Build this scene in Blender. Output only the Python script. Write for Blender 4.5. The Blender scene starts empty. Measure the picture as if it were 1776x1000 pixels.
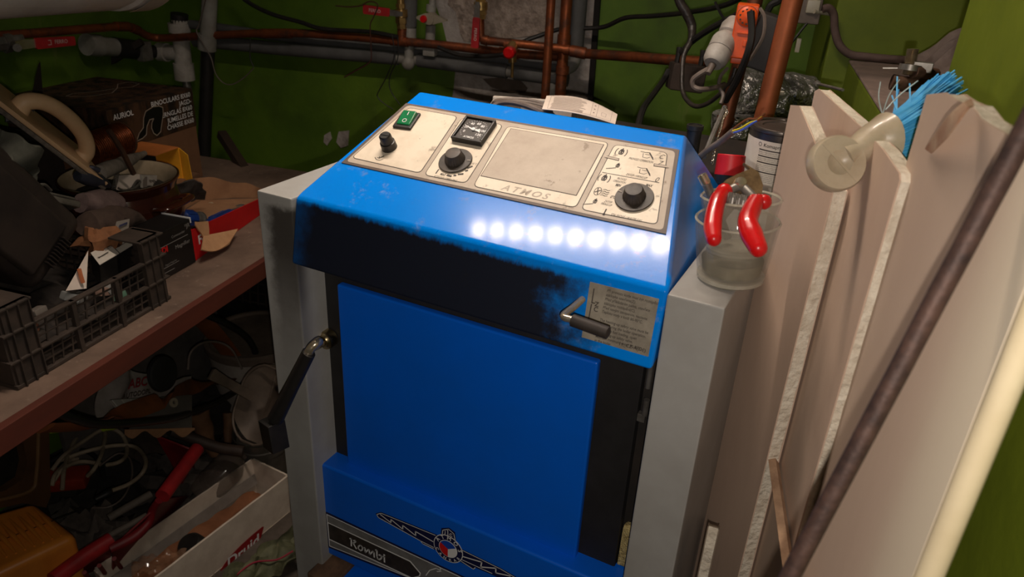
import bpy, bmesh, math, random
from mathutils import Vector, Matrix, Euler, noise
R = math.radians
random.seed(7)
SC = bpy.context.scene
COL = SC.collection

# ------------------------------------------------------------------ camera
CF = 1293.62                                   # focal length in pixels of the 1776 x 1000 frame
CP = Vector((0.37047, -0.62788, 1.45969))
CM = Matrix(((0.88644350, -0.24163752, 0.39475210),
             (0.46025677, 0.37028392, -0.80687888),
             (0.04880186, 0.89693987, 0.43945108)))
cam = bpy.data.cameras.new('camera')
cam.sensor_width = 36.0
cam.lens = CF / 1776 * 36
cam.clip_start = 0.02
cam.dof.use_dof = True
cam.dof.focus_distance = 0.98
cam.dof.aperture_fstop = 10.0
camo = bpy.data.objects.new('camera', cam)
COL.objects.link(camo)
camo.matrix_world = Matrix.Translation(CP) @ CM.to_4x4()
SC.camera = camo

# ------------------------------------------------------------------ world, flash, exposure
w = bpy.data.worlds.new('world'); SC.world = w; w.use_nodes = True
w.node_tree.nodes['Background'].inputs[0].default_value = (0.9, 0.8, 0.7, 1)
w.node_tree.nodes['Background'].inputs[1].default_value = 0.0
SC.view_settings.view_transform = 'Standard'
SC.view_settings.look = 'None'
SC.view_settings.exposure = 0.0
SC.view_settings.gamma = 1.0
SC.view_settings.use_curve_mapping = False
# the telephone's flash, just under its lens; its beam fades towards the edge of the picture
fl0 = bpy.data.lights.new('phone_flash', 'SPOT'); fl0.energy = 10.5; fl0.color = (1.0, 0.90, 0.80); fl0.shadow_soft_size = 0.004
fl0.spot_size = R(150); fl0.spot_blend = 1.0
flash = bpy.data.objects.new('phone_flash', fl0); COL.objects.link(flash)
flash.matrix_world = Matrix.Translation(CP + CM @ Vector((0.006, -0.026, 0.0))) @ CM.to_4x4()
LED_STRENGTH = 250.0                           # the diodes of the ceiling lamp (built below as an object)
LED_COLOR = (1.0, 0.84, 0.70)

# ------------------------------------------------------------------ frames and pixels
YAW = R(10)                                    # the room is turned 10 degrees against the boiler (world axes = boiler axes)
E1 = Vector((math.cos(YAW), math.sin(YAW), 0)); E2 = Vector((-math.sin(YAW), math.cos(YAW), 0))
ROOM = Matrix.Rotation(YAW, 4, 'Z')
def rw(u, v, z=0.0): return E1 * u + E2 * v + Vector((0, 0, z))
def ray(px, py): return (CM @ Vector(((px - 888) / CF, (500 - py) / CF, -1.0))).normalized()
def at(px, py, x=None, y=None, z=None, u=None, v=None, d=None, plane=None):
    """The point of a known plane (or at a known distance) that the photograph shows at this pixel."""
    r = ray(px, py)
    if d is not None: return CP + r * d
    if x is not None: n, o = Vector((1, 0, 0)), Vector((x, 0, 0))
    if y is not None: n, o = Vector((0, 1, 0)), Vector((0, y, 0))
    if z is not None: n, o = Vector((0, 0, 1)), Vector((0, 0, z))
    if u is not None: n, o = E1, E1 * u
    if v is not None: n, o = E2, E2 * v
    if plane is not None: o, n = plane
    return CP + r * (n.dot(o - CP) / n.dot(r))
def frame(o, x, y):
    """4x4 whose x axis is x, y axis near y, z their normal."""
    x = Vector(x).normalized(); z = x.cross(Vector(y)).normalized(); y = z.cross(x)
    return Matrix(((x.x, y.x, z.x, o[0]), (x.y, y.y, z.y, o[1]), (x.z, y.z, z.z, o[2]), (0, 0, 0, 1)))
def TR(x, y, z, rz=0, rx=0, ry=0):
    return Matrix.Translation((x, y, z)) @ Euler((rx, ry, rz)).to_matrix().to_4x4()

# ------------------------------------------------------------------ materials
MATS = {}
def lin(c):
    return tuple((x / 255 / 12.92 if x / 255 <= 0.04045 else ((x / 255 + 0.055) / 1.055) ** 2.4) for x in c)
def mat(name, rgb, rough=0.6, metal=0.0, var=0.25, scale=30, rgb2=None, bump=0.0, bscale=200, spec=0.5, coat=0.0,
        lo=0.35, hi=0.7, trans=0.0, ior=1.45, alpha=1.0, bdist=0.001, rvar=0.0, stretch=None):
    """Principled material; colour drifts between rgb and rgb2 over a noise, with a fine bump."""
    if name in MATS: return MATS[name]
    m = bpy.data.materials.new(name); m.use_nodes = True; MATS[name] = m
    nt = m.node_tree; b = nt.nodes['Principled BSDF']
    tc = nt.nodes.new('ShaderNodeTexCoord'); src = tc.outputs['Object']
    if stretch:
        mp = nt.nodes.new('ShaderNodeMapping'); mp.inputs['Scale'].default_value = stretch
        nt.links.new(src, mp.inputs[0]); src = mp.outputs[0]
    n = nt.nodes.new('ShaderNodeTexNoise'); n.inputs['Scale'].default_value = scale; n.inputs['Detail'].default_value = 6
    n.inputs['Roughness'].default_value = 0.65
    nt.links.new(src, n.inputs['Vector'])
    c1 = lin(rgb); c2 = lin(rgb2) if rgb2 else tuple(x * (1 - var) for x in c1)
    r = nt.nodes.new('ShaderNodeValToRGB'); r.color_ramp.elements[0].position = lo; r.color_ramp.elements[1].position = hi
    r.color_ramp.elements[0].color = (*c1, 1); r.color_ramp.elements[1].color = (*c2, 1)
    nt.links.new(n.outputs['Fac'], r.inputs[0]); nt.links.new(r.outputs[0], b.inputs['Base Color'])
    b.inputs['Roughness'].default_value = rough; b.inputs['Metallic'].default_value = metal
    b.inputs['Specular IOR Level'].default_value = spec; b.inputs['Coat Weight'].default_value = coat
    b.inputs['Transmission Weight'].default_value = trans; b.inputs['IOR'].default_value = ior
    b.inputs['Alpha'].default_value = alpha
    if rvar:
        mr = nt.nodes.new('ShaderNodeMapRange'); mr.inputs[1].default_value = lo; mr.inputs[2].default_value = hi
        mr.inputs[3].default_value = rough; mr.inputs[4].default_value = min(1, rough + rvar)
        nt.links.new(n.outputs['Fac'], mr.inputs[0]); nt.links.new(mr.outputs[0], b.inputs['Roughness'])
    if bump:
        n2 = nt.nodes.new('ShaderNodeTexNoise'); n2.inputs['Scale'].default_value = bscale; n2.inputs['Detail'].default_value = 4
        nt.links.new(src, n2.inputs['Vector'])
        bp = nt.nodes.new('ShaderNodeBump'); bp.inputs['Strength'].default_value = bump; bp.inputs['Distance'].default_value = bdist
        nt.links.new(n2.outputs['Fac'], bp.inputs['Height']); nt.links.new(bp.outputs[0], b.inputs['Normal'])
    return m
def stain(m, rgb, expr, strength=1.0):
    """Lay a stain of its own colour over material m; expr(nt, pos) returns a 0..1 socket."""
    nt = m.node_tree; b = nt.nodes['Principled BSDF']
    old = b.inputs['Base Color'].links[0].from_socket
    tc = nt.nodes.new('ShaderNodeTexCoord')
    fac = expr(nt, tc.outputs['Object'])
    mx = nt.nodes.new('ShaderNodeMix'); mx.data_type = 'RGBA'
    nt.links.new(fac, mx.inputs[0]); nt.links.new(old, mx.inputs[6]); mx.inputs[7].default_value = (*lin(rgb), 1)
    nt.links.new(mx.outputs[2], b.inputs['Base Color'])
    return fac
def mth(nt, op, a, b=None, c=None, clamp=False):
    n = nt.nodes.new('ShaderNodeMath'); n.operation = op; n.use_clamp = clamp
    for i, x in enumerate((a, b, c)):
        if x is None: continue
        if hasattr(x, 'is_output'): nt.links.new(x, n.inputs[i])
        else: n.inputs[i].default_value = x
    return n.outputs[0]
def sep(nt, pos):
    s = nt.nodes.new('ShaderNodeSeparateXYZ'); nt.links.new(pos, s.inputs[0]); return s.outputs
def nz(nt, pos, scale, detail=5, stretch=None):
    if stretch:
        mp = nt.nodes.new('ShaderNodeMapping'); mp.inputs['Scale'].default_value = stretch; nt.links.new(pos, mp.inputs[0]); pos = mp.outputs[0]
    n = nt.nodes.new('ShaderNodeTexNoise'); n.inputs['Scale'].default_value = scale; n.inputs['Detail'].default_value = detail
    n.inputs['Roughness'].default_value = 0.7
    nt.links.new(pos, n.inputs['Vector']); return n.outputs['Fac']
def ss(nt, x, a, b):
    n = nt.nodes.new('ShaderNodeMapRange'); n.interpolation_type = 'SMOOTHSTEP'; nt.links.new(x, n.inputs[0])
    n.inputs[1].default_value = a; n.inputs[2].default_value = b; return n.outputs[0]
def glass(name, rgb, rough=0.03, alpha_t=1.0):
    m = mat(name, rgb, rough=rough, var=0.05, trans=1.0, ior=1.47); return m
def emis(name, rgb, s):
    m = bpy.data.materials.new(name); m.use_nodes = True; b = m.node_tree.nodes['Principled BSDF']
    b.inputs['Base Color'].default_value = (1, 1, 1, 1); b.inputs['Emission Color'].default_value = (*rgb, 1); b.inputs['Emission Strength'].default_value = s
    return m

# ------------------------------------------------------------------ mesh building
def catmull(P, sub=6):
    P = [Vector(p) for p in P]
    if len(P) < 3: return P
    out = []
    Q = [P[0] * 2 - P[1]] + P + [P[-1] * 2 - P[-2]]
    for i in range(1, len(Q) - 2):
        a, b, c, d = Q[i - 1:i + 3]
        for k in range(sub):
            t = k / sub
            out.append(0.5 * ((2 * b) + (c - a) * t + (2 * a - 5 * b + 4 * c - d) * t * t + (3 * b - 3 * c + d - a) * t ** 3))
    out.append(P[-1]); return out
class MB:
    def __init__(s): s.bm = bmesh.new(); s.mi = 0
    def add(s, V, F):
        vs = [s.bm.verts.new(v) for v in V]
        for f in F:
            try:
                q = s.bm.faces.new([vs[i] for i in f]); q.material_index = s.mi
            except ValueError: pass
        return s
    def box(s, x0, x1, y0, y1, z0, z1, M=None, bev=0.0, seg=2):
        V = [Vector((x, y, z)) for z in (z0, z1) for y in (y0, y1) for x in (x0, x1)]
        return s.hexa(V, M, bev, seg)
    def hexa(s, V, M=None, bev=0.0, seg=2):
        """8 corners, index = x + 2y + 4z."""
        t = bmesh.new(); vs = [t.verts.new(Vector(v)) for v in V]
        for f in ((0, 2, 3, 1), (4, 5, 7, 6), (0, 1, 5, 4), (2, 6, 7, 3), (0, 4, 6, 2), (1, 3, 7, 5)): t.faces.new([vs[i] for i in f])
        if bev: bmesh.ops.bevel(t, geom=t.edges[:], offset=bev, segments=seg, profile=0.5, affect='EDGES')
        return s.merge(t, M)
    def merge(s, t, M=None):
        if M is not None: bmesh.ops.transform(t, matrix=M, verts=t.verts[:])
        idx = {}
        for v in t.verts: idx[v] = s.bm.verts.new(v.co)
        for f in t.faces:
            q = s.bm.faces.new([idx[v] for v in f.verts]); q.material_index = s.mi
        t.free(); return s
    def cyl(s, p0, p1, r0, r1=None, n=16, cap=True):
        r1 = r0 if r1 is None else r1
        return s.sweep([Vector(p0), Vector(p1)], [r0, r1], n, cap)
    def tube(s, pts, r, n=8, cap=True, sub=5, flat=None):
        P = catmull(pts, sub) if sub > 1 else [Vector(p) for p in pts]
        rs = r if isinstance(r, (list, tuple)) else [r] * len(P)
        if len(rs) != len(P):
            k = len(rs) - 1
            rs = [rs[min(k - 1, int(i / (len(P) - 1) * k))] * (1 - (i / (len(P) - 1) * k - min(k - 1, int(i / (len(P) - 1) * k)))) +
                  rs[min(k - 1, int(i / (len(P) - 1) * k)) + 1] * (i / (len(P) - 1) * k - min(k - 1, int(i / (len(P) - 1) * k))) for i in range(len(P))]
        return s.sweep(P, rs, n, cap, flat)
    def sweep(s, P, rs, n=8, cap=True, flat=None):
        """flat=(axis vector, ratio): squash the section along the axis."""
        prev = None; rings = []
        for i, p in enumerate(P):
            t = (P[min(i + 1, len(P) - 1)] - P[max(i - 1, 0)])
            if t.length < 1e-9: t = Vector((0, 0, 1))
            t.normalize()
            if flat: x = (flat[0] - t * flat[0].dot(t)).normalized()
            elif prev is None:
                x = t.orthogonal().normalized()
            else:
                x = (prev - t * prev.dot(t)); x = x.normalized() if x.length > 1e-6 else t.orthogonal().normalized()
            prev = x; y = t.cross(x)
            k = flat[1] if flat else 1.0
            rings.append([s.bm.verts.new(p + (x * math.cos(a) * k + y * math.sin(a)) * rs[i]) for a in [2 * math.pi * j / n for j in range(n)]])
        for a, b in zip(rings, rings[1:]):
            for j in range(n):
                f = s.bm.faces.new((a[j], a[(j + 1) % n], b[(j + 1) % n], b[j])); f.material_index = s.mi
        if cap:
            f = s.bm.faces.new(rings[0][::-1]); f.material_index = s.mi
            f = s.bm.faces.new(rings[-1]); f.material_index = s.mi
        return s
    def lathe(s, prof, n=24, M=None, squash=1.0):
        """prof: (r, z) list turned about local z."""
        M = M or Matrix(); rings = []
        for r, z in prof:
            if r < 1e-6: rings.append([s.bm.verts.new(M @ Vector((0, 0, z)))])
            else: rings.append([s.bm.verts.new(M @ Vector((r * math.cos(2 * math.pi * j / n), squash * r * math.sin(2 * math.pi * j / n), z))) for j in range(n)])
        for a, b in zip(rings, rings[1:]):
            for j in range(n):
                k = (j + 1) % n
                if len(a) == 1 and len(b) == 1: continue
                if len(a) == 1: q = (a[0], b[k], b[j])
                elif len(b) == 1: q = (a[j], a[k], b[0])
                else: q = (a[j], a[k], b[k], b[j])
                f = s.bm.faces.new(q); f.material_index = s.mi
        return s
    def prism(s, poly, h, M=None, z0=0.0):
        M = M or Matrix(); a = [s.bm.verts.new(M @ Vector((x, y, z0))) for x, y in poly]; b = [s.bm.verts.new(M @ Vector((x, y, z0 + h))) for x, y in poly]
        n = len(poly)
        for f in [a[::-1], b] + [(a[i], a[(i + 1) % n], b[(i + 1) % n], b[i]) for i in range(n)]:
            q = s.bm.faces.new(f); q.material_index = s.mi
        return s
    def grid(s, fn, nu, nv, thick=0.0, closed=False):
        g = [[Vector(fn(i / nu, j / nv)) for j in range(nv + 1)] for i in range(nu + 1)]
        def nrm(i, j):
            a = g[min(i + 1, nu)][j] - g[max(i - 1, 0)][j]; b = g[i][min(j + 1, nv)] - g[i][max(j - 1, 0)]
            c = a.cross(b); return c.normalized() if c.length > 1e-12 else Vector((0, 0, 1))
        V = [[s.bm.verts.new(p) for p in row] for row in g]
        W = [[s.bm.verts.new(g[i][j] - nrm(i, j) * thick) for j in range(nv + 1)] for i in range(nu + 1)] if thick else None
        def q(*vs):
            f = s.bm.faces.new(vs); f.material_index = s.mi
        for i in range(nu):
            for j in range(nv):
                q(V[i][j], V[i + 1][j], V[i + 1][j + 1], V[i][j + 1])
                if W: q(W[i][j], W[i][j + 1], W[i + 1][j + 1], W[i + 1][j])
        if W:
            for i in range(nu):
                q(V[i][0], W[i][0], W[i + 1][0], V[i + 1][0]); q(V[i][nv], V[i + 1][nv], W[i + 1][nv], W[i][nv])
            for j in range(nv):
                q(V[0][j], V[0][j + 1], W[0][j + 1], W[0][j]); q(V[nu][j], W[nu][j], W[nu][j + 1], V[nu][j + 1])
        return s
    def ball(s, c, r, n=12, scale=(1, 1, 1), amp=0.0, seed=0):
        prof = []; c = Vector(c); rings = []
        m = max(4, n // 2)
        for i in range(m + 1):
            th = math.pi * i / m
            if i in (0, m):
                pts = [Vector((0, 0, math.cos(th)))]
            else: pts = [Vector((math.sin(th) * math.cos(2 * math.pi * j / n), math.sin(th) * math.sin(2 * math.pi * j / n), math.cos(th))) for j in range(n)]
            o = []
            for p in pts:
                k = 1 + amp * noise.noise(p * 2.3 + Vector((seed, seed * 1.7, 0)))
                o.append(s.bm.verts.new(c + Vector((p.x * scale[0], p.y * scale[1], p.z * scale[2])) * r * k))
            rings.append(o)
        for a, b in zip(rings, rings[1:]):
            for j in range(n):
                k = (j + 1) % n
                if len(a) == 1: q = (a[0], b[j], b[k])
                elif len(b) == 1: q = (a[j], b[0], a[k])
                else: q = (a[j], b[j], b[k], a[k])
                f = s.bm.faces.new(q); f.material_index = s.mi
        return s
    def jitter(s, amp, scale, seed=0):
        for v in s.bm.verts:
            p = v.co * scale + Vector((seed, seed * 0.7, -seed))
            v.co += Vector((noise.noise(p), noise.noise(p + Vector((9, 3, 5))), noise.noise(p + Vector((4, 8, 1))))) * amp
        return s

# ------------------------------------------------------------------ objects
MW = {}
def mesh(name, mb, mats, inv=None, sharp=38):
    bmesh.ops.recalc_face_normals(mb.bm, faces=mb.bm.faces[:])
    if inv is not None: bmesh.ops.transform(mb.bm, matrix=inv, verts=mb.bm.verts[:])
    me = bpy.data.meshes.new(name); mb.bm.to_mesh(me); mb.bm.free()
    for m in (mats if isinstance(mats, (list, tuple)) else [mats]): me.materials.append(m)
    for p in me.polygons: p.use_smooth = True
    me.set_sharp_from_angle(angle=R(sharp))
    return me
def wnm(o):
    if len(o.data.polygons) < 30000:
        w_ = o.modifiers.new('normals', 'WEIGHTED_NORMAL'); w_.keep_sharp = True; w_.weight = 90
def tag(o, label=None, cat=None, group=None, kind=None):
    for k, v in (('label', label), ('category', cat), ('group', group), ('kind', kind)):
        if v: o[k] = v
    return o
def root(name, label, cat, M=None, group=None):
    """Empty at the thing's base; its parts are meshes parented to it."""
    M = M if isinstance(M, Matrix) else Matrix.Translation(M or (0, 0, 0))
    o = bpy.data.objects.new(name, None); COL.objects.link(o); o.matrix_world = M; o.empty_display_size = 0.02; MW[o] = M.copy()
    return tag(o, label, cat, group)
def part(name, mb, mats, parent, label=None, kind=None, local=False, sharp=38):
    """A part. Vertices come in world space unless local (then in the space of the thing's Empty)."""
    M = MW[parent]; me = mesh(name, mb, mats, None if local else M.inverted(), sharp)
    o = bpy.data.objects.new(name, me); COL.objects.link(o); o.parent = parent; MW[o] = M; wnm(o)
    return tag(o, label, None, None, kind)
def solo(name, mb, mats, label, cat, group=None, kind=None, sharp=38):
    """A thing that is one mesh; its origin goes to the bottom centre of its bounds."""
    cs = [v.co for v in mb.bm.verts]
    o0 = Vector(((min(c.x for c in cs) + max(c.x for c in cs)) / 2, (min(c.y for c in cs) + max(c.y for c in cs)) / 2, min(c.z for c in cs)))
    M = Matrix.Translation(o0); me = mesh(name, mb, mats, M.inverted(), sharp)
    o = bpy.data.objects.new(name, me); COL.objects.link(o); o.matrix_world = M; MW[o] = M; wnm(o)
    return tag(o, label, cat, group, kind)
def structure(name, mb, mats, parent=None, sharp=38):
    me = mesh(name, mb, mats, None, sharp); o = bpy.data.objects.new(name, me); COL.objects.link(o); MW[o] = Matrix(); wnm(o)
    if parent: o.parent = parent
    else: o['kind'] = 'structure'
    return o
_fc = {}
def txt(mb, s, size, M, align='CENTER', wx=1.0, bold=0.0, shear=0.0, space=1.0):
    """Flat lettering as real faces, in the xy plane of M."""
    key = (s, align, bold, shear, space)
    if key not in _fc:
        c = bpy.data.curves.new('lettering', 'FONT'); c.body = s; c.size = 1.0; c.align_x = align; c.align_y = 'CENTER'
        c.offset = bold; c.shear = shear; c.space_character = space; c.resolution_u = 3
        o = bpy.data.objects.new('lettering', c); me = bpy.data.meshes.new_from_object(o)
        _fc[key] = ([v.co.copy() for v in me.vertices], [tuple(p.vertices) for p in me.polygons])
        bpy.data.objects.remove(o); bpy.data.curves.remove(c); bpy.data.meshes.remove(me)
    V, F = _fc[key]
    mb.add([M @ Vector((v.x * size * wx, v.y * size, 0)) for v in V], F)
    return mb
def ring2(mb, outer, inner, M, z=0.0):
    """Flat band between two outlines with the same number of points."""
    n = len(outer)
    V = [M @ Vector((x, y, z)) for x, y in outer] + [M @ Vector((x, y, z)) for x, y in inner]
    mb.add(V, [(i, (i + 1) % n, n + (i + 1) % n, n + i) for i in range(n)]); return mb
def rrect(P, r, seg=4):
    """Round the corners of polygon P."""
    out = []; n = len(P)
    for i in range(n):
        a, b, c = Vector(P[i - 1]), Vector(P[i]), Vector(P[(i + 1) % n])
        d1 = (a - b).normalized(); d2 = (c - b).normalized()
        for k in range(seg + 1):
            t = k / seg; p1 = b + d1 * r * (1 - t); p2 = b + d2 * r * t
            q = b + d1 * r * (1 - t) ** 2 + d2 * r * t ** 2
            out.append((q.x, q.y))
    return out
def inset(P, d):
    """Move a convex counter-clockwise or clockwise outline inwards by d (towards its own interior)."""
    n = len(P); c = Vector((sum(p[0] for p in P) / n, sum(p[1] for p in P) / n)); out = []
    for i in range(n):
        a, b, e = Vector(P[i - 1]), Vector(P[i]), Vector(P[(i + 1) % n])
        n1 = Vector((-(b - a).y, (b - a).x)); n2 = Vector((-(e - b).y, (e - b).x))
        if n1.length < 1e-9: n1 = n2
        if n2.length < 1e-9: n2 = n1
        n1.normalize(); n2.normalize()
        if n1.dot(c - b) < 0: n1 = -n1
        if n2.dot(c - b) < 0: n2 = -n2
        m = (n1 + n2); m = m / max(0.3, m.length ** 2 / 2); out.append(tuple(b + m * d))
    return out

# ------------------------------------------------------------------ palette
green = mat('green_wall_paint', (92, 122, 26), rough=0.62, rgb2=(66, 94, 19), scale=3.0, bump=0.35, bscale=60, bdist=0.002)
stain(green, (120, 126, 70), lambda nt, p: mth(nt, 'MULTIPLY', ss(nt, nz(nt, p, 9, 8, (1, 1, 0.35)), 0.60, 0.72), 0.55))
stain(green, (52, 60, 22), lambda nt, p: mth(nt, 'MULTIPLY', ss(nt, nz(nt, p, 2.3, 4), 0.50, 0.72), 0.6))
green_near = mat('lime_wall_paint', (116, 130, 28), rough=0.6, rgb2=(92, 108, 20), scale=5.0, bump=0.3, bscale=50, bdist=0.002)
plaster = mat('grey_plaster', (176, 168, 162), rough=0.9, rgb2=(118, 108, 100), scale=14, bump=0.8, bscale=90, bdist=0.004)
rough_plaster = mat('rough_render', (172, 156, 144), rough=0.95, rgb2=(108, 94, 84), scale=40, bump=1.0, bscale=70, bdist=0.008)
concrete = mat('dusty_concrete', (92, 82, 74), rough=0.95, rgb2=(58, 50, 44), scale=12, bump=0.6, bscale=80)
dark_gap = mat('dark_crevice', (22, 18, 15), rough=0.9)
blue = mat('blue_enamel', (0, 102, 208), rough=0.24, rgb2=(22, 112, 206), scale=9, lo=0.45, hi=0.8, bump=0.10, bscale=420, bdist=0.0006, coat=0.2)
blue_flat = mat('blue_door_enamel', (0, 98, 218), rough=0.36, rgb2=(6, 94, 204), scale=6, bump=0.06, bscale=420, bdist=0.0005)
grey_enamel = mat('grey_enamel', (166, 165, 162), rough=0.42, rgb2=(148, 145, 140), scale=7, bump=0.05, bscale=400, bdist=0.0004)
black_paint = mat('black_heatproof_paint', (36, 34, 34), rough=0.62, rgb2=(27, 25, 24), scale=20, bump=0.1, bscale=300)
black_metal = mat('sooty_black_metal', (30, 27, 25), rough=0.7, rgb2=(46, 38, 32), scale=15)
chrome = mat('plated_steel', (206, 196, 178), rough=0.26, metal=0.8, rgb2=(170, 150, 118), scale=60)
steel = mat('dull_steel', (150, 146, 140), rough=0.42, metal=0.7, rgb2=(110, 104, 98), scale=40)
black_plastic = mat('black_plastic', (26, 25, 25), rough=0.42, rgb2=(40, 37, 34), scale=25, bump=0.05)
knob_plastic = mat('dusty_knob_plastic', (52, 46, 42), rough=0.5, rgb2=(92, 80, 70), scale=40, lo=0.4, hi=0.75)
brown_print = mat('brown_print', (98, 84, 76), rough=0.55)
greige = mat('greige_print', (186, 172, 156), rough=0.5, rgb2=(168, 152, 136), scale=25)
cream = mat('cream_print', (226, 212, 192), rough=0.45, rgb2=(206, 190, 168), scale=22, lo=0.42, hi=0.7)
stain(cream, (150, 134, 116), lambda nt, p: mth(nt, 'MULTIPLY', ss(nt, nz(nt, p, 55, 6), 0.60, 0.70), 0.8))
stain(greige, (128, 112, 94), lambda nt, p: mth(nt, 'MULTIPLY', ss(nt, nz(nt, p, 60, 6), 0.62, 0.70), 0.8))
ink = mat('dark_ink', (60, 52, 47), rough=0.6, var=0.05)
worn_ink = mat('worn_grey_ink', (168, 154, 140), rough=0.6, rgb2=(188, 174, 158), scale=120)
white_ink = mat('white_ink', (226, 226, 226), rough=0.5, var=0.05)
navy = mat('navy_print', (20, 24, 66), rough=0.4, var=0.1)
red_ink = mat('red_ink', (206, 28, 30), rough=0.45, var=0.1)
blue_ink = mat('blue_ink', (24, 74, 178), rough=0.45, var=0.1)
copper = mat('copper_pipe', (168, 92, 54), rough=0.38, metal=0.7, rgb2=(112, 62, 42), scale=12, lo=0.35, hi=0.65, rvar=0.25)
stain(copper, (92, 66, 54), lambda nt, p: mth(nt, 'MULTIPLY', ss(nt, nz(nt, p, 26, 6), 0.50, 0.64), 0.75))
brass = mat('brass', (196, 160, 96), rough=0.3, metal=0.75, rgb2=(130, 100, 62), scale=40)
grey_foam = mat('grey_pipe_foam', (92, 92, 92), rough=0.85, rgb2=(70, 68, 66), scale=10, bump=0.2, bscale=200)
grey_pvc = mat('grey_plastic_pipe', (150, 148, 142), rough=0.5, rgb2=(112, 106, 98), scale=14)
rubber = mat('black_cable_rubber', (24, 23, 23), rough=0.5, rgb2=(42, 38, 35), scale=30)
grey_cable = mat('grey_cable', (118, 106, 98), rough=0.55, rgb2=(86, 74, 66), scale=30)
red_grip = mat('red_plastic_grip', (206, 22, 24), rough=0.3, rgb2=(176, 14, 18), scale=20, coat=0.3)
red_dirty = mat('dusty_red_plastic', (172, 34, 38), rough=0.5, rgb2=(120, 26, 30), scale=14)
card = mat('cardboard', (168, 126, 92), rough=0.85, rgb2=(136, 98, 70), scale=12, bump=0.15, bscale=150)
paper = mat('white_paper', (232, 218, 206), rough=0.7, rgb2=(214, 198, 184), scale=10)

# ------------------------------------------------------------------ ceiling lamp (out of the frame, mirrored in the hood)
def build_lamp():
    t = root('ceiling_lamp', 'slim white ceiling lamp with a row of round diodes above the boiler', 'lamp', TR(-0.215, 0.20, 2.10, R(8)))
    part('housing', MB().box(-0.32, 0.32, -0.035, 0.035, 0.004, 0.04, bev=0.004), mat('lamp_housing', (225, 225, 222), rough=0.4), t, local=True)
    led = emis('diode_light', LED_COLOR, LED_STRENGTH)
    mb = MB()
    for i in range(12):
        mb.lathe([(0, -0.004), (0.014, -0.003), (0.0205, 0.002), (0.0205, 0.005)], 14, Matrix.Translation((-0.25 + i * 0.05, 0, 0)))
    part('diode_strip', mb, led, t, local=True)
    mb = MB()                                  # dark unseen cups added round the diodes to narrow their beam
    for i in range(12):
        mb.lathe([(0.0210, 0.005), (0.0235, -0.018), (0.0243, -0.018), (0.0218, 0.005)], 14, Matrix.Translation((-0.25 + i * 0.05, 0, 0)))
    part('added_beam_cups', mb, mat('cup_grey', (40, 40, 40), rough=.6), t, local=True)
build_lamp()

# ------------------------------------------------------------------ room shell
def rbox(name, mats, a, b, c, d, e, f, parent=None, bev=0.0):
    return structure(name, MB().box(a, b, c, d, e, f, ROOM, bev), mats, parent)
floor = rbox('floor', concrete, -1.5, 1.3, -1.7, 1.3, -0.06, 0.0)
rbox('ceiling', plaster, -1.5, 1.3, -1.7, 1.3, 2.145, 2.2)
wall_back = rbox('wall_back', green, -1.5, 0.42, 1.2, 1.3, 0, 2.15)
rbox('wall_left', green, -1.5, -1.42, -1.7, 1.2, 0, 2.15)
rbox('wall_front', green, -1.5, 1.3, -1.78, -1.7, 0, 2.15)
rbox('wall_niche', green_near, 0.385, 1.3, 0.80, 1.195, 0, 2.15, bev=0.006)
rbox('wall_right', green_near, 0.462, 1.3, -1.7, 0.245, 0, 2.15, bev=0.006)
rbox('wall_far_right', green_near, 0.95, 1.3, 0.245, 0.80, 0, 2.15)
ledge = structure('ledge', MB().box(0.425, 0.95, 0.25, 0.798, 0, 1.27, ROOM, 0.006), green_near)
structure('ledge_top', MB().box(0.425, 0.95, 0.25, 0.796, 1.268, 1.273, ROOM, 0.002), mat('dusty_ledge', (142, 122, 112), rough=0.95, rgb2=(112, 96, 88), scale=18), ledge)
def wallpoly(pts, v=1.2): return [(at(x, y, v=v).dot(E1), at(x, y, v=v).z) for x, y in pts]
WB = frame(rw(0, 1.2, 0), E1, (0, 0, 1))       # back wall plane: x = u, y = z, z axis towards the room
structure('plaster_patch', MB().prism(wallpoly([(752, -60), (757, 10), (768, 40), (776, 74), (790, 96), (790, 126), (787, 158), (780, 190), (800, 240), (1010, 240), (1021, 170), (1028, 100), (1040, -60)]), 0.003, WB), plaster, wall_back)
structure('rough_patch', MB().prism(wallpoly([(786, -60), (778, 8), (792, 20), (800, 60), (806, 72), (850, 70), (920, 62), (946, 64), (950, 30), (948, -60)]), 0.0055, WB), rough_plaster, wall_back)
structure('grey_patch', MB().prism(wallpoly([(838, 136), (866, 134), (905, 140), (916, 152), (912, 160), (880, 160), (852, 150)]), 0.0045, WB), mat('cement_stain', (96, 84, 74), rough=0.95, rgb2=(74, 62, 54), scale=20), wall_back)
structure('bare_spot', MB().prism(wallpoly([(588, 228), (606, 226), (604, 252), (592, 256), (584, 246)]), 0.003, WB), plaster, wall_back)
structure('bare_spot', MB().prism(wallpoly([(563, 234), (573, 228), (576, 240), (568, 252), (562, 246)]), 0.003, WB), plaster, wall_back)
structure('wall_channel', MB().prism(wallpoly([(1037, -60), (1047, -60), (1028, 190), (1019, 190)]), 0.012, WB), dark_gap, wall_back)

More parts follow.
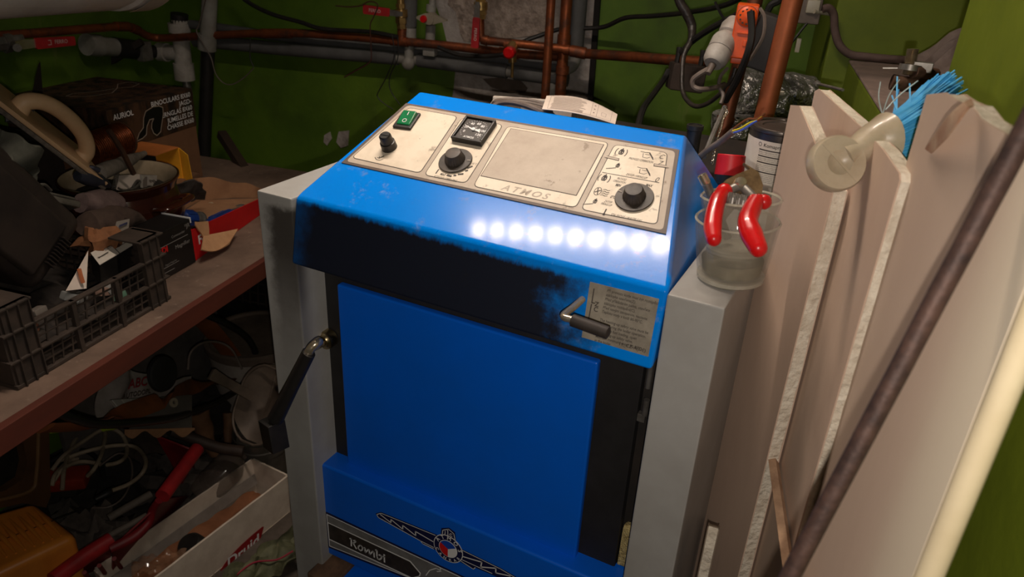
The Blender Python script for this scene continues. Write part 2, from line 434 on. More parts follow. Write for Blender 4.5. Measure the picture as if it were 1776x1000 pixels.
# ------------------------------------------------------------------ boiler
boiler = root('boiler', 'blue and grey wood boiler with cream control panel on its sloping hood', 'boiler', Matrix())
lp = mat('grey_enamel_sooted', (166, 165, 162), rough=0.42, rgb2=(148, 145, 140), scale=7, bump=0.05, bscale=400, bdist=0.0004)
def soot_left(nt, p):
    x, y, z = sep(nt, p)
    a = ss(nt, mth(nt, 'ADD', x, mth(nt, 'MULTIPLY', nz(nt, p, 40), 0.03)), -0.262, -0.240)
    b = ss(nt, mth(nt, 'ADD', z, mth(nt, 'MULTIPLY', nz(nt, p, 60), 0.02)), 1.160, 1.148)
    c = ss(nt, mth(nt, 'ADD', z, mth(nt, 'MULTIPLY', nz(nt, p, 25), 0.05)), 0.93, 1.13)
    return mth(nt, 'MULTIPLY', mth(nt, 'MULTIPLY', a, b), mth(nt, 'MULTIPLY', mth(nt, 'ADD', mth(nt, 'MULTIPLY', c, 0.75), 0.12), ss(nt, y, 0.02, -0.004)))
stain(lp, (38, 32, 27), soot_left)
PX0, PX1, PZ = 0.2262, 0.2805, 1.1588
part('side_panel', MB().box(-PX1, -PX0, -0.0064, 0.60, 0.03, PZ, bev=0.003), lp, boiler, 'grey side panel with soot along its top inner edge')
part('side_panel', MB().box(PX0, PX1, -0.0064, 0.60, 0.03, PZ, bev=0.003), grey_enamel, boiler, 'clean grey side panel')
part('body', MB().box(-0.2258, 0.2258, 0.055, 0.59, 0.03, 1.10, bev=0.003).box(-0.28, 0.28, 0.30, 0.60, PZ + .0005, PZ + 0.0045, bev=0.001), black_metal, boiler)
# hood: fascia, sloping top, rear slope
HB = [(-0.0168, 1.0797), (0.0, 1.16), (0.1862, 1.2598), (0.30, 1.162), (0.30, 1.105)]
HX = [0.2252, 0.2258, 0.1755, 0.212, 0.2122]
t = bmesh.new()
vl = [t.verts.new((-x, y, z)) for x, (y, z) in zip(HX, HB)]; vr = [t.verts.new((x, y, z)) for x, (y, z) in zip(HX, HB)]
for i in range(5): t.faces.new((vl[i], vr[i], vr[(i + 1) % 5], vl[(i + 1) % 5]))
for v in (vl, vr):
    t.faces.new((v[0], v[1], v[3], v[4])); t.faces.new((v[1], v[2], v[3]))
bmesh.ops.recalc_face_normals(t, faces=t.faces[:])
bmesh.ops.bevel(t, geom=[e for e in t.edges if e.calc_face_angle(0) > 0.35], offset=0.004, segments=3, profile=0.5, affect='EDGES')
hoodm = mat('blue_hood_enamel', (0, 126, 228), rough=0.15, rgb2=(30, 130, 220), scale=14, lo=0.5, hi=0.85, bump=0.14, bscale=330, bdist=0.0005, coat=0.14, spec=0.17)
def dust_hood(nt, p):
    return mth(nt, 'MULTIPLY', ss(nt, nz(nt, p, 26, 7), 0.56, 0.74), 0.45)
stain(hoodm, (150, 150, 156), dust_hood)
def soot_hood(nt, p):
    x, y, z = sep(nt, p)
    n1 = nz(nt, p, 24, 6); n2 = nz(nt, p, 70, 6, (1, 1, 0.3))
    front = ss(nt, mth(nt, 'ADD', mth(nt, 'ADD', z, mth(nt, 'MULTIPLY', n2, 0.014)), mth(nt, 'MULTIPLY', ss(nt, x, -0.19, 0.16), 0.006)), 1.1655, 1.1585)
    right = ss(nt, mth(nt, 'ADD', x, mth(nt, 'MULTIPLY', n1, 0.17)), 0.268, 0.178)
    left = ss(nt, mth(nt, 'ADD', x, mth(nt, 'MULTIPLY', n1, 0.06)), -0.215, -0.165)
    left = mth(nt, 'ADD', mth(nt, 'MULTIPLY', left, 0.32), 0.66)
    yy = ss(nt, y, 0.006, 0.001)
    return mth(nt, 'MULTIPLY', mth(nt, 'MULTIPLY', front, right), mth(nt, 'MULTIPLY', left, yy))
def dust_side(nt, p):
    x, y, z = sep(nt, p)
    e = mth(nt, 'ADD', x, mth(nt, 'MULTIPLY', mth(nt, 'SUBTRACT', z, 1.16), .504))
    return mth(nt, 'MULTIPLY', mth(nt, 'MULTIPLY', ss(nt, e, .2215, .2245), ss(nt, y, .012, .022)), mth(nt, 'ADD', .42, mth(nt, 'MULTIPLY', nz(nt, p, 30, 6), .45)))
stain(hoodm, (92, 94, 112), dust_side)
sf = stain(hoodm, (25, 22, 21), soot_hood)
nt = hoodm.node_tree; b_ = nt.nodes['Principled BSDF']; b_.inputs['Coat Roughness'].default_value = 0.085
mr = nt.nodes.new('ShaderNodeMapRange'); nt.links.new(sf, mr.inputs[0]); mr.inputs[3].default_value = 0.24; mr.inputs[4].default_value = 0.65
nt.links.new(mr.outputs[0], b_.inputs['Roughness'])
m2 = nt.nodes.new('ShaderNodeMapRange'); nt.links.new(sf, m2.inputs[0]); m2.inputs[3].default_value = 0.14; m2.inputs[4].default_value = 0.0
nt.links.new(m2.outputs[0], b_.inputs['Coat Weight'])
mb = MB(); mb.merge(t)
part('hood', mb, hoodm, boiler, 'blue hood with a sooty front')

# control panel on the slope: SF has x along the boiler, y up the slope, z off it
SF = frame((0, 0, 1.16), (1, 0, 0), (0, 0.1862, 0.0998))
SN = Vector((SF[0][2], SF[1][2], SF[2][2])); SO = Vector((0, 0, 1.16)); SI = SF.inverted()
def S(px, py, off=0.0018):
    q = SI @ at(px, py, plane=(SO + SN * off, SN)); return (q.x, q.y)
def c3(x, y): return S(580 + x / 5.55, 160 + y / 5.55)
def c4(x, y): return S(820 + x / 4.544, 200 + y / 4.544)
def SZ(x, y, z): return SF @ Matrix.Translation((x, y, z))
panel = part('control_panel', MB().prism([(-0.2014, 0.0648), (0.2014, 0.0648), (0.1762, 0.185), (-0.1795, 0.184)], 0.0012, SF), brown_print, boiler, 'cream printed control panel with a brown edge')
part('panel_band', MB().prism(rrect([(-0.1968, 0.0682), (0.1972, 0.0682), (0.1728, 0.1815), (-0.1752, 0.1808)], 0.006), 0.0002, SF, 0.0012), greige, panel)
secs = {'a': [(-0.1933, 0.0749), (-0.0936, 0.0739), (-0.0981, 0.1764), (-0.1708, 0.1767)],
        'b': [(-0.0879, 0.0725), (-0.0322, 0.0735), (-0.0351, 0.1757), (-0.0927, 0.175)],
        'c': [(-0.0225, 0.0715), (0.1017, 0.0725), (0.0987, 0.1768), (-0.0295, 0.1748)],
        'd': [(0.1071, 0.0718), (0.1897, 0.0733), (0.1660, 0.1774), (0.1049, 0.1755)]}
lines = MB(); fills = MB()
for k, P in secs.items():
    o = rrect(P, 0.007); lines.prism(o, 0.0002, SF, 0.0014); fills.prism(inset(o, 0.0009), 0.0002, SF, 0.0016)
scr = [(-0.0216, 0.0886), (0.0954, 0.0890), (0.0943, 0.1719), (-0.0231, 0.1713)]
lines.prism(scr, 0.0002, SF, 0.0018)
part('section_field', fills, cream, panel, 'cream section fields')
part('screen_field', MB().prism(inset(scr, 0.0008), 0.0002, SF, 0.002), greige, panel, 'dusty greige blank field')
# notches and rules of the right-hand section
nb = MB()
lines.prism([(0.1040, 0.1558), (0.1188, 0.1548), (0.1194, 0.1508), (0.1042, 0.1520)], 0.0002, SF, 0.0018)
nb.prism([(0.1020, 0.1550), (0.1182, 0.1540), (0.1187, 0.1516), (0.1020, 0.1528)], 0.0002, SF, 0.002)
lines.prism([(0.1572, 0.1568), (0.1712, 0.1575), (0.1722, 0.1536), (0.1582, 0.1526)], 0.0002, SF, 0.0018)
nb.prism([(0.1580, 0.1561), (0.1732, 0.1568), (0.1740, 0.1543), (0.1588, 0.1534)], 0.0002, SF, 0.002)
lines.prism([(0.1086, 0.1293), (0.1722, 0.1301), (0.1721, 0.1308), (0.1085, 0.1300)], 0.0002, SF, 0.0018)
part('border_line', lines, ink, panel); part('notch', nb, greige, panel)
def ribbon(mb, pts, wd, M, z=0.0):
    P = [Vector(p) for p in pts]
    for a, b in zip(P, P[1:]):
        d = (b - a); 
        if d.length < 1e-9: continue
        nn = Vector((-d.y, d.x)).normalized() * wd / 2; e = d.normalized() * wd * 0.2
        mb.add([M @ Vector((q.x, q.y, z)) for q in (a - e - nn, b + e - nn, b + e + nn, a - e + nn)], [(0, 1, 2, 3)])
def arc(cx, cy, r, a0, a1, n=8, sq=1.0): return [(cx + r * math.cos(R(a0 + (a1 - a0) * i / n)), cy + r * sq * math.sin(R(a0 + (a1 - a0) * i / n))) for i in range(n + 1)]
L = MB(); ZT = 0.0020
def ptxt(s, xy, size, al='CENTER', wx=.58, mb=None, **k): txt(mb or L, s, size, SZ(xy[0], xy[1], ZT), al, wx, **k)
ptxt('PROVOZ / OPERATION', c4(1325, 355), 0.0046, shear=0.25); ptxt('ZÁTOP / FIRING-UP', c4(1290, 480), 0.0046, shear=0.25)
ptxt('PROVOZ', c4(1172, 503), 0.0044, shear=0.25); ptxt('OPERATION', c4(1155, 524), 0.0044, shear=0.25)
ptxt('MIN', c4(1145, 551), 0.0056, bold=0.02, shear=0.25); ptxt('MAX', c4(1388, 553), 0.0056, bold=0.02, shear=0.25)
ptxt('0°C', c4(1103, 645), 0.0056, bold=0.02, shear=0.25)
ptxt('ZÁTOP', c4(1066, 682), 0.0044, shear=0.25); ptxt('FIRING-UP', c4(1052, 703), 0.0044, shear=0.25)
ptxt('SPALINOVÝ / WASTE GAS', c4(1207, 806), 0.0050, shear=0.25)
ptxt('C', c4(1487, 328), 0.0100, wx=.8, shear=0.2); ptxt('Z', c4(1475, 378), 0.0100, wx=.8, shear=0.2); ptxt('0', c4(1450, 508), 0.0100, wx=.8, shear=0.2)
ptxt('KOTLOVÝ / OPERATING', c3(1070, 832), 0.0048); ptxt('MAX', c3(1045, 792), 0.0056, bold=0.02); ptxt('60 °C', c3(1350, 690), 0.0044)
for i, (cx_, cy_) in enumerate(((1105, 803), (1160, 800), (1215, 788), (1272, 755), (1305, 722))):
    x, y = c3(cx_, cy_); M = SZ(x, y, ZT) @ Matrix.Rotation(R(i * 14 - 6), 4, 'Z'); wdt = 0.0034 if i % 2 == 0 else 0.0018
    L.add([M @ Vector(q) for q in ((-wdt, -.0013, 0), (wdt, -.0013, 0), (wdt, .0013, 0), (-wdt, .0013, 0))], [(0, 1, 2, 3)])
def sq(pts, x0, k=.64): return [(x0 + (px - x0) * k, py) for px, py in pts]
def flame(x, y, s):
    ribbon(L, sq([(x + s * a, y + s * b) for a, b in ((-.3, -.35), (-.45, .05), (-.2, .55), (-.1, .2), (.05, .75), (.15, .15), (.35, .45), (.45, -.05), (.28, -.35), (-.3, -.35))], x), s * .15, SF, ZT)
    ribbon(L, sq([(x + s * a, y + s * b) for a, b in ((-.1, -.2), (-.05, .2), (.12, -.05), (.1, -.22))], x), s * .13, SF, ZT)
for cx_, cy_, s in ((1170, 292, .0085), (1035, 497, .0085)):
    x, y = c4(cx_, cy_); flame(x, y, s)
    ribbon(L, sq(arc(x, y, s * 1.0, 140, 215), x, .75), s * .11, SF, ZT); ribbon(L, sq(arc(x, y, s * 1.0, -35, 40), x, .75), s * .11, SF, ZT)
for cx_, cy_ in ((1105, 410), (925, 692)):
    x, y = c4(cx_, cy_); ribbon(L, [(x - .0065, y - .0035), (x + .003, y)], .0010, SF, ZT); flame(x + .0040, y + .0035, .0062)
for cx_, cy_ in ((1375, 315), (1350, 440)):
    x, y = c4(cx_, cy_)
    ribbon(L, sq([(x - .014, y + .0042), (x - .006, y + .0037), (x + .002, y + .0047), (x + .012, y - .003)], x), .0007, SF, ZT)
    ribbon(L, sq([(x - .008, y + .002), (x - .006, y - .004), (x + .002, y - .0045), (x + .006, y - .002)], x), .0006, SF, ZT)
    ribbon(L, sq([(x + .002, y + .004), (x + .013, y - .005)], x), .0012, SF, ZT); ribbon(L, sq([(x - .004, y + .001), (x + .004, y + .001)], x), .0006, SF, ZT)
x, y = c4(985, 598); ribbon(L, sq(arc(x, y, .0058, 0, 360, 18), x), .0007, SF, ZT); ribbon(L, sq([(x - .004, y - .002), (x + .004, y + .002)], x), .0013, SF, ZT); ribbon(L, sq([(x - .002, y + .0045), (x + .002, y - .0045)], x), .0011, SF, ZT)
for k in range(4): ribbon(L, sq([(x + .007, y + .004 - k * .0028), (x + .011, y + .0048 - k * .0028), (x + .015, y + .0036 - k * .0028), (x + .019, y + .0044 - k * .0028)], x), .0008, SF, ZT)
x, y = c4(1042, 760); ribbon(L, [(x, y - .003), (x, y + .004)], .0014, SF, ZT); ribbon(L, arc(x, y - .0035, .0009, 0, 360, 8), .0012, SF, ZT)
x, y = c3(988, 765); ribbon(L, [(x, y - .003), (x, y + .004)], .0014, SF, ZT)
x, y = c3(430, 635); ribbon(L, [(x - .006, y), (x - .002, y - .003), (x + .003, y - .003), (x + .006, y)], .0008, SF, ZT); ribbon(L, [(x, y), (x + .004, y + .005)], .0014, SF, ZT); ribbon(L, [(x - .003, y + .0005), (x, y), (x - .001, y + .003)], .0008, SF, ZT)
part('lettering', L, ink, panel, 'dark printed symbols and words')
W = MB(); txt(W, 'ATMOS', 0.0120, SZ(0.0385, 0.0790, 0.0020), wx=1.15, bold=0.02, shear=0.28, space=1.35)
part('lettering', W, worn_ink, panel, 'worn grey maker lettering')
# green rocker switch
SWC = c3(700, 280)
sw = part('power_switch', MB().box(-.0128, .0128, -.0148, .0148, 0.0012, 0.0052, SZ(SWC[0], SWC[1], 0) @ Matrix.Rotation(R(4), 4, 'Z'), bev=.0012), black_plastic, boiler)
M = SZ(SWC[0] + .0006, SWC[1] + .0006, 0) @ Matrix.Rotation(R(4), 4, 'Z')
gp = mat('green_switch_plastic', (20, 122, 72), rough=0.25, rgb2=(8, 100, 56), scale=60, coat=0.4)
part('rocker', MB().hexa([M @ Vector(q) for q in ((-.0095, -.0115, .004), (.0095, -.0115, .004), (-.0095, .0115, .004), (.0095, .0115, .004), (-.0090, -.0110, .0068), (.0090, -.0110, .0068), (-.0090, .0110, .0096), (.0090, .0110, .0096))], bev=.0008), gp, sw, 'green rocker')
q = MB(); Mr = M @ Matrix.Translation((0, 0, .0085)) @ Matrix.Rotation(R(7.3), 4, 'X')
ribbon(q, [(0, .0035), (0, .0085)], .0010, Mr); ribbon(q, arc(0, -.0055, .0026, 0, 360, 16), .0008, Mr)
part('lettering', q, white_ink, sw)
# fuse cap
FC = S(672, 258, .002)
fz = part('fuse_cap', MB().lathe([(0, .0215), (.0060, .0215), (.0072, .0200), (.0078, .0110), (.0092, .0105), (.0098, .0012), (0, .0012)], 20, SZ(FC[0] + .001, FC[1] + .003, 0)).box(-.0052, .0052, -.0011, .0011, .0210, .0222, SZ(FC[0] + .001, FC[1] + .003, 0)), black_plastic, boiler)
# thermometer
G = [c3(1262, 262), c3(1555, 310), c3(1420, 540), c3(1145, 480)]; GC = (sum(p[0] for p in G) / 4, sum(p[1] for p in G) / 4 + .001)
GM = SZ(GC[0], GC[1], 0)
gb = MB(); hw = .0205
gb.box(-hw, hw, -hw, hw, .0012, .0062, GM, bev=.0012)
for a, b_2, c_, d_ in ((-hw, hw, hw - .003, hw), (-hw, hw, -hw, -hw + .003), (-hw, -hw + .003, -hw + .003, hw - .003), (hw - .003, hw, -hw + .003, hw - .003)): gb.box(a, b_2, c_, d_, .006, .0092, GM, bev=.0008)
gauge = part('temperature_gauge', gb, black_plastic, boiler, 'square black thermometer')
part('dial', MB().box(-hw + .003, hw - .003, -hw + .003, hw - .003, .006, .0066, GM), mat('dial_black', (60, 54, 50), rough=0.35, rgb2=(44, 40, 38), scale=60), gauge)
q = MB(); MZ = GM @ Matrix.Translation((0, 0, .0068))
for s_, ang in (('0', 205), ('20', 165), ('40', 122), ('60', 82), ('80', 45), ('100', 2), ('120', -38)):
    txt(q, s_, .0052, MZ @ Matrix.Translation((.0118 * math.cos(R(ang)), .0112 * math.sin(R(ang)), 0)), bold=.02)
for k in range(25):
    ang = R(225 - k * 11.2); ribbon(q, [(.0152 * math.cos(ang), .0152 * math.sin(ang)), (.0166 * math.cos(ang), .0166 * math.sin(ang))], .0004, MZ)
txt(q, 'ATMOS', .0042, MZ @ Matrix.Translation((0, -.0135, 0)), bold=.02); txt(q, '°C', .0035, MZ @ Matrix.Translation((0.001, .0045, 0)))
part('lettering', q, white_ink, gauge)
q = MB(); q.add([MZ @ Vector(v) for v in ((-.0145, .0052, .0006), (-.002, -.0012, .0006), (-.001, .0012, .0006), (.006, -.002, .0006), (.0055, .0012, .0006), (.010, -.004, .0006), (.0075, .003, .0006))], [(0, 1, 2), (1, 3, 4, 2), (3, 5, 6, 4)])
q.lathe([(0, .002), (.0024, .0018), (.0026, .0004)], 12, MZ)
part('needle', q, white_ink, gauge)
# two round knobs
def knob(name, cx, cy, r, mk):
    M = SZ(cx, cy, 0)
    k = part(name, MB().lathe([(0, .0050), (r, .0042), (r + .0006, .0030), (r - .0006, .0014), (0, .0012)], 40, M), knob_plastic, boiler)
    c = MB(); n = 48; rings = []
    prof = [(.0124, .0048), (.0098, .0142), (.0088, .0154), (.006, .0158), (0, .0156)]
    for i, (rr, zz) in enumerate(prof):
        rings.append((rr, zz))
    bmv = []
    for i, (rr, zz) in enumerate(rings):
        if rr == 0: bmv.append([c.bm.verts.new(M @ Vector((0, 0, zz)))])
        else: bmv.append([c.bm.verts.new(M @ Vector(((rr * (1 - (.06 if j % 2 and i < 2 else 0))) * math.cos(2 * math.pi * j / n), (rr * (1 - (.06 if j % 2 and i < 2 else 0))) * math.sin(2 * math.pi * j / n), zz))) for j in range(n)])
    for a, b in zip(bmv, bmv[1:]):
        for j in range(n):
            kk = (j + 1) % n
            c.bm.faces.new((a[j], a[kk], b[0]) if len(b) == 1 else (a[j], a[kk], b[kk], b[j]))
    part('grip', c, knob_plastic, k)
    q = MB(); a = R(mk); ribbon(q, [(.0150 * math.cos(a), .0150 * math.sin(a)), (.0190 * math.cos(a), .0190 * math.sin(a))], .0007, M, .0053)
    part('pointer_line', q, worn_ink, k)
K1 = S(789.5, 277.5, .004); K2 = S(1100, 341, .004)
knob('thermostat_knob', K1[0], K1[1], .0195, 10); knob('flue_knob', K2[0], K2[1], .0198, 170)

# black door with the blue plate, lower panel
door = part('loading_door', MB().box(-0.240, 0.203, 0.042, 0.057, 0.742, 1.078, bev=.002), black_paint, boiler, 'flat black door')
part('door_plate', MB().box(-0.1985, 0.1555, 0.031, 0.0425, 0.7335, 1.0405, bev=.003, seg=3), blue_flat, door, 'blue plate on the black door')
part('insulation', MB().box(0.2035, 0.2225, 0.046, 0.06, 0.757, 0.822, bev=.003).box(0.2035, 0.2165, 0.040, 0.05, 0.735, 0.752, bev=.002).jitter(.004, 90).box(0.157, 0.186, 0.0418, 0.05, 0.7355, 0.7445, bev=.002).jitter(.003, 160), mat('mineral_wool', (206, 186, 128), rough=0.95, rgb2=(128, 106, 60), scale=180, bump=1.0, bscale=400, bdist=.003), boiler, 'shreds of yellow insulation')
part('hinge', MB().cyl((0.2105, .045, .985), (0.2105, .045, 1.005), .0035).cyl((0.2095, .045, 1.02), (0.2095, .045, 1.07), .003).box(.203, .212, .042, .05, .976, .986, bev=.001), steel, boiler)
YL = 0.010
lower = part('lower_panel', MB().box(-0.2300, 0.2252, YL, 0.054, 0.585, 0.7575, bev=.004, seg=3), blue_flat, boiler, 'blue lower panel with the maker badge')
LFm = frame((0, YL, 0), (1, 0, 0), (0, 0, 1))
def c5(x, y):
    q = at(530 + x / 4.44, 780 + y / 4.44, y=YL); return (q.x, q.z)
def c5s(*P): return [c5(*p) for p in P]
kl = part('name_label', MB().prism(c5s((142, 472), (168, 478), (1300, 1010), (1400, 1060), (1500, 1200), (1300, 1200), (180, 750), (165, 735)), .0004, LFm), navy, boiler, 'silver and black name label')
part('label_band', MB().prism(c5s((162, 490), (1230, 990), (1330, 1050), (1300, 1180), (185, 738)), .0002, LFm, .0004), white_ink, kl)
part('label_field', MB().prism(c5s((168, 497), (1225, 993), (1320, 1050), (1296, 1170), (190, 733)), .0002, LFm, .0006), mat('silver_print', (128, 128, 128), rough=0.4, rgb2=(104, 102, 100), scale=40), kl)
part('label_stripe', MB().prism(c5s((172, 552), (810, 850), (890, 945), (885, 968), (820, 985), (182, 685)), .0002, LFm, .0008), white_ink, kl)
part('label_stripe', MB().prism(c5s((178, 560), (806, 856), (882, 945), (876, 963), (822, 976), (188, 679)), .0002, LFm, .0010), mat('label_black', (38, 34, 32), rough=0.45, rgb2=(66, 58, 52), scale=60), kl)
q = MB()
def ck(*P): return [((lambda w_: (w_.x, w_.z))(at(590 + x / 14.29, 920 + y / 14.29, y=YL))) for x, y in P]
for wd_, P_ in ((.0026, ((255, 182), (290, 185), (290, 362))), (.0024, ((345, 230), (385, 228), (398, 250), (375, 272), (335, 288))), (.0026, ((335, 285), (415, 430))),
                (.0024, ((510, 342), (465, 375), (462, 425), (515, 475), (562, 455), (568, 405), (540, 360), (505, 342))), (.0024, ((605, 405), (630, 412), (635, 520), (715, 450), (735, 465), (742, 572), (822, 495), (850, 520), (858, 640))),
                (.0026, ((890, 462), (922, 470), (925, 620), (945, 680), (985, 695), (1035, 665), (1035, 620), (1005, 580), (975, 590))), (.0026, ((1075, 620), (1105, 628), (1112, 762))), (.0028, ((1092, 580), (1118, 590)))):
    ribbon(q, ck(*P_), wd_, LFm, .0013)
ribbon(q, c5s((930, 960), (960, 920), (1010, 905), (1050, 925)), .0014, LFm, .0013); ribbon(q, c5s((1040, 905), (1050, 928), (1015, 930)), .0014, LFm, .0013)
part('lettering', q, white_ink, kl)
em = part('emblem', MB().prism(c5s((540, 487), (582, 476), (1005, 648), (1210, 765), (1500, 905), (1640, 985), (1700, 1030), (1600, 1030), (1440, 960), (1310, 905), (1300, 918), (1195, 862), (985, 760), (905, 722), (885, 700), (560, 520)), .0004, LFm).prism(c5s((1047, 600), (1105, 597), (1152, 632), (1160, 700), (1040, 660)), .0004, LFm, .00005), navy, boiler, 'winged badge of blue, white and red')
BCx, BCz = c5(1100, 757); br_ = (c5(1212, 765)[0] - c5(990, 760)[0]) / 2
EM = LFm @ Matrix.Translation((BCx, BCz, 0))
def disc(r, n=36, a0=0, a1=360): return [(r * math.cos(R(a0 + (a1 - a0) * i / n)), r * math.sin(R(a0 + (a1 - a0) * i / n))) for i in range(n if a1 - a0 >= 360 else n + 1)]
q = MB(); q.prism(disc(br_ * 1.02), .0003, EM, .0004); q.prism(disc(br_ * .64), .0002, EM, .0009)
for pts in (((552, 492), (585, 482), (1003, 652)), ((552, 492), (565, 515), (890, 695), (990, 745)), ((890, 697), (905, 716), (990, 757)), ((1212, 768), (1500, 908), (1640, 990)), ((1200, 850), (1295, 912), (1310, 900)), ((1205, 838), (1440, 945)), ((1057, 640), (1060, 612), (1105, 605), (1145, 640), (1155, 688)), ((1098, 604), (1100, 655))):
    ribbon(q, c5s(*pts), .0011, LFm, .0012)
ribbon(q, c5s((580, 492), (660, 555), (662, 530), (752, 605), (752, 575), (852, 655), (850, 622), (985, 700)), .0016, LFm, .0012)
ribbon(q, c5s((1215, 815), (1360, 858), (1352, 895), (1468, 905), (1468, 940), (1580, 965)), .0018, LFm, .0012)
q.prism(disc(br_ * .60, 14, -90, 30) + [(0, 0)], .0002, EM, .0013)
for s_, ang in (('A', 150), ('T', 118), ('M', 86), ('O', 52), ('S', 16)):
    txt(q, s_, .0085, EM @ Matrix.Rotation(R(ang - 90), 4, 'Z') @ Matrix.Translation((0, br_ * .83, .0010)), bold=.02)
for s_, ang in zip('CANKAR', (205, 231, 255, 281, 306, 330)):
    txt(q, s_, .0064, EM @ Matrix.Rotation(R(ang + 90), 4, 'Z') @ Matrix.Translation((0, -br_ * .84, .0010)), bold=.02)
for s_, p_ in (('J', (1078, 630)), ('C', (1122, 650))):
    xx = c5(*p_); txt(q, s_, .0068, LFm @ Matrix.Translation((xx[0], xx[1], .0011)), bold=.02)
part('lettering', q, white_ink, em)
part('badge_ring', MB().prism(disc(br_ * .97), .0002, EM, .0007), navy, em)
part('badge_field', MB().prism(disc(br_ * .60, 14, 30, 150) + [(0, 0)], .0002, EM, .0012), blue_ink, em)
part('badge_field', MB().prism(disc(br_ * .60, 14, 150, 270) + [(0, 0)], .0002, EM, .0012), red_ink, em)
part('bottom_door', MB().box(-0.190, 0.225, -0.012, 0.05, 0.1, 0.572, bev=.003), blue_flat, boiler, 'blue ash door below the badge')
wb = MB().box(-0.236, -0.188, -0.03, 0.05, 0.54, 0.578, bev=.003)
part('rusty_bracket', wb, mat('rusty_brown', (112, 84, 62), rough=0.9, rgb2=(58, 44, 36), scale=30), boiler)

# door handle: flange, bent rod, grip, block
dh = at(573, 584, y=.041)
hd = part('door_handle', MB().tube([dh + Vector((0, -.002, 0)), dh + Vector((0, -.030, 0)), at(553, 592, y=-.022), at(541, 602, y=-.034), at(533, 615, y=-.038)], .0056, 12), chrome, boiler, 'bright bent door lever')
part('flange', MB().lathe([(0, .016), (.008, .016), (.0105, .013), (.0125, .0125), (.0130, .010), (.0130, .0005), (0, 0)], 28, frame(dh, (1, 0, 0), (0, 0, 1))), mat('brassy_steel', (190, 172, 132), rough=.3, metal=1.0, rgb2=(120, 104, 76), scale=60), hd)
g0, g1 = at(536, 612, y=-.038), at(478, 726, y=-.058)
part('grip', MB().tube([g0, g0.lerp(g1, .5), g1], [.0080, .0088, .0105], 16, sub=3), black_plastic, hd, 'black tubular grip')
gx = (g1 - g0).normalized()
gm = Matrix.Translation(at(474, 745, y=-.060)) @ Euler((0, R(-8), R(-18))).to_matrix().to_4x4()
part('grip_block', MB().box(-.0135, .0135, -.012, .012, -.026, .014, gm, bev=.001), black_plastic, hd, 'square black box at the grip end')
# vent lever on the fascia
a0_ = at(1010, 519, y=-.008); b0_ = at(977, 548, y=-.052); c0_ = at(992, 554, y=-.054); d0_ = at(1057, 578, y=-.056)
vl_ = part('vent_lever', MB().tube([a0_, a0_.lerp(b0_, .5), b0_, c0_], .0036, 10), chrome, boiler, 'bent rod lever on the sooty front')
e0_ = at(993, 555, y=-.054)
part('sleeve', MB().tube([e0_, e0_.lerp(d0_, .5), d0_ - (d0_ - e0_) * .04, d0_], [.0062, .0062, .0062, .003], 14, sub=1), mat('dusty_black_rubber', (52, 44, 40), rough=.6, rgb2=(34, 30, 28), scale=40), vl_, 'black rubber sleeve')
# paper label on the fascia
FN = Vector((0, -0.0803, 0.0168)).normalized(); FO = Vector((0, 0, 1.16))
FF = frame(FO, (1, 0, 0), (0, 0.0168, 0.0803))
def F5(x, y, off=.0006):
    q = FF.inverted() @ at(930 + x / 4.763, 450 + y / 4.763, plane=(FO + FN * off, FN)); return (q.x, q.y)
wl = part('warning_label', MB().prism([F5(445, 183), F5(1015, 325), F5(925, 802), F5(375, 640)], .0005, FF, .0001), mat('silver_label', (150, 142, 128), rough=.55, rgb2=(112, 104, 92), scale=40), boiler, 'silver instruction label, worn at its left edge')
q = MB(); FZ = FF @ Matrix.Translation((0, 0, .0008))
tl = ['Při provozu kotle musí být roztápěcí', 'záklopka uzavřena(Z).', 'Před přikládáním paliva, otevřete', 'záklopku roztápění(C).', 'Před novým zatopením, nastavte', 'Teplotu vody v kotli 80-90°C.', None, 'The heating-up safety valve must be', 'closed during the boiler operation.', 'Before the fuel loading, open', 'the heating-up safety valve.', 'Maintain minimum water 80-90°C', 'in the boiler.', None]
ytop = F5(590, 255)[1]; x0 = F5(578, 300)[0]
for i, s_ in enumerate(tl):
    if s_: txt(q, s_, .0040, FZ @ Matrix.Translation((x0 - .0003 * i, ytop - i * .00435, 0)), 'LEFT', wx=.86, bold=.012, shear=.1)
pp = F5(905, 755); txt(q, '11_CZ-A(DE)', .0048, FZ @ Matrix.Translation((pp[0], pp[1], 0)), 'RIGHT', bold=.015, shear=.1)
for p_, s_ in ((F5(500, 370), 'Z'), (F5(493, 412), 'C')): txt(q, s_, .0066, FZ @ Matrix.Translation((p_[0], p_[1], 0)), bold=.02)
ribbon(q, [F5(478, 240), F5(460, 355), F5(485, 360)], .0011, FF, .0008); ribbon(q, [F5(457, 368), F5(430, 510)], .0011, FF, .0008)
part('lettering', q, ink, wl)

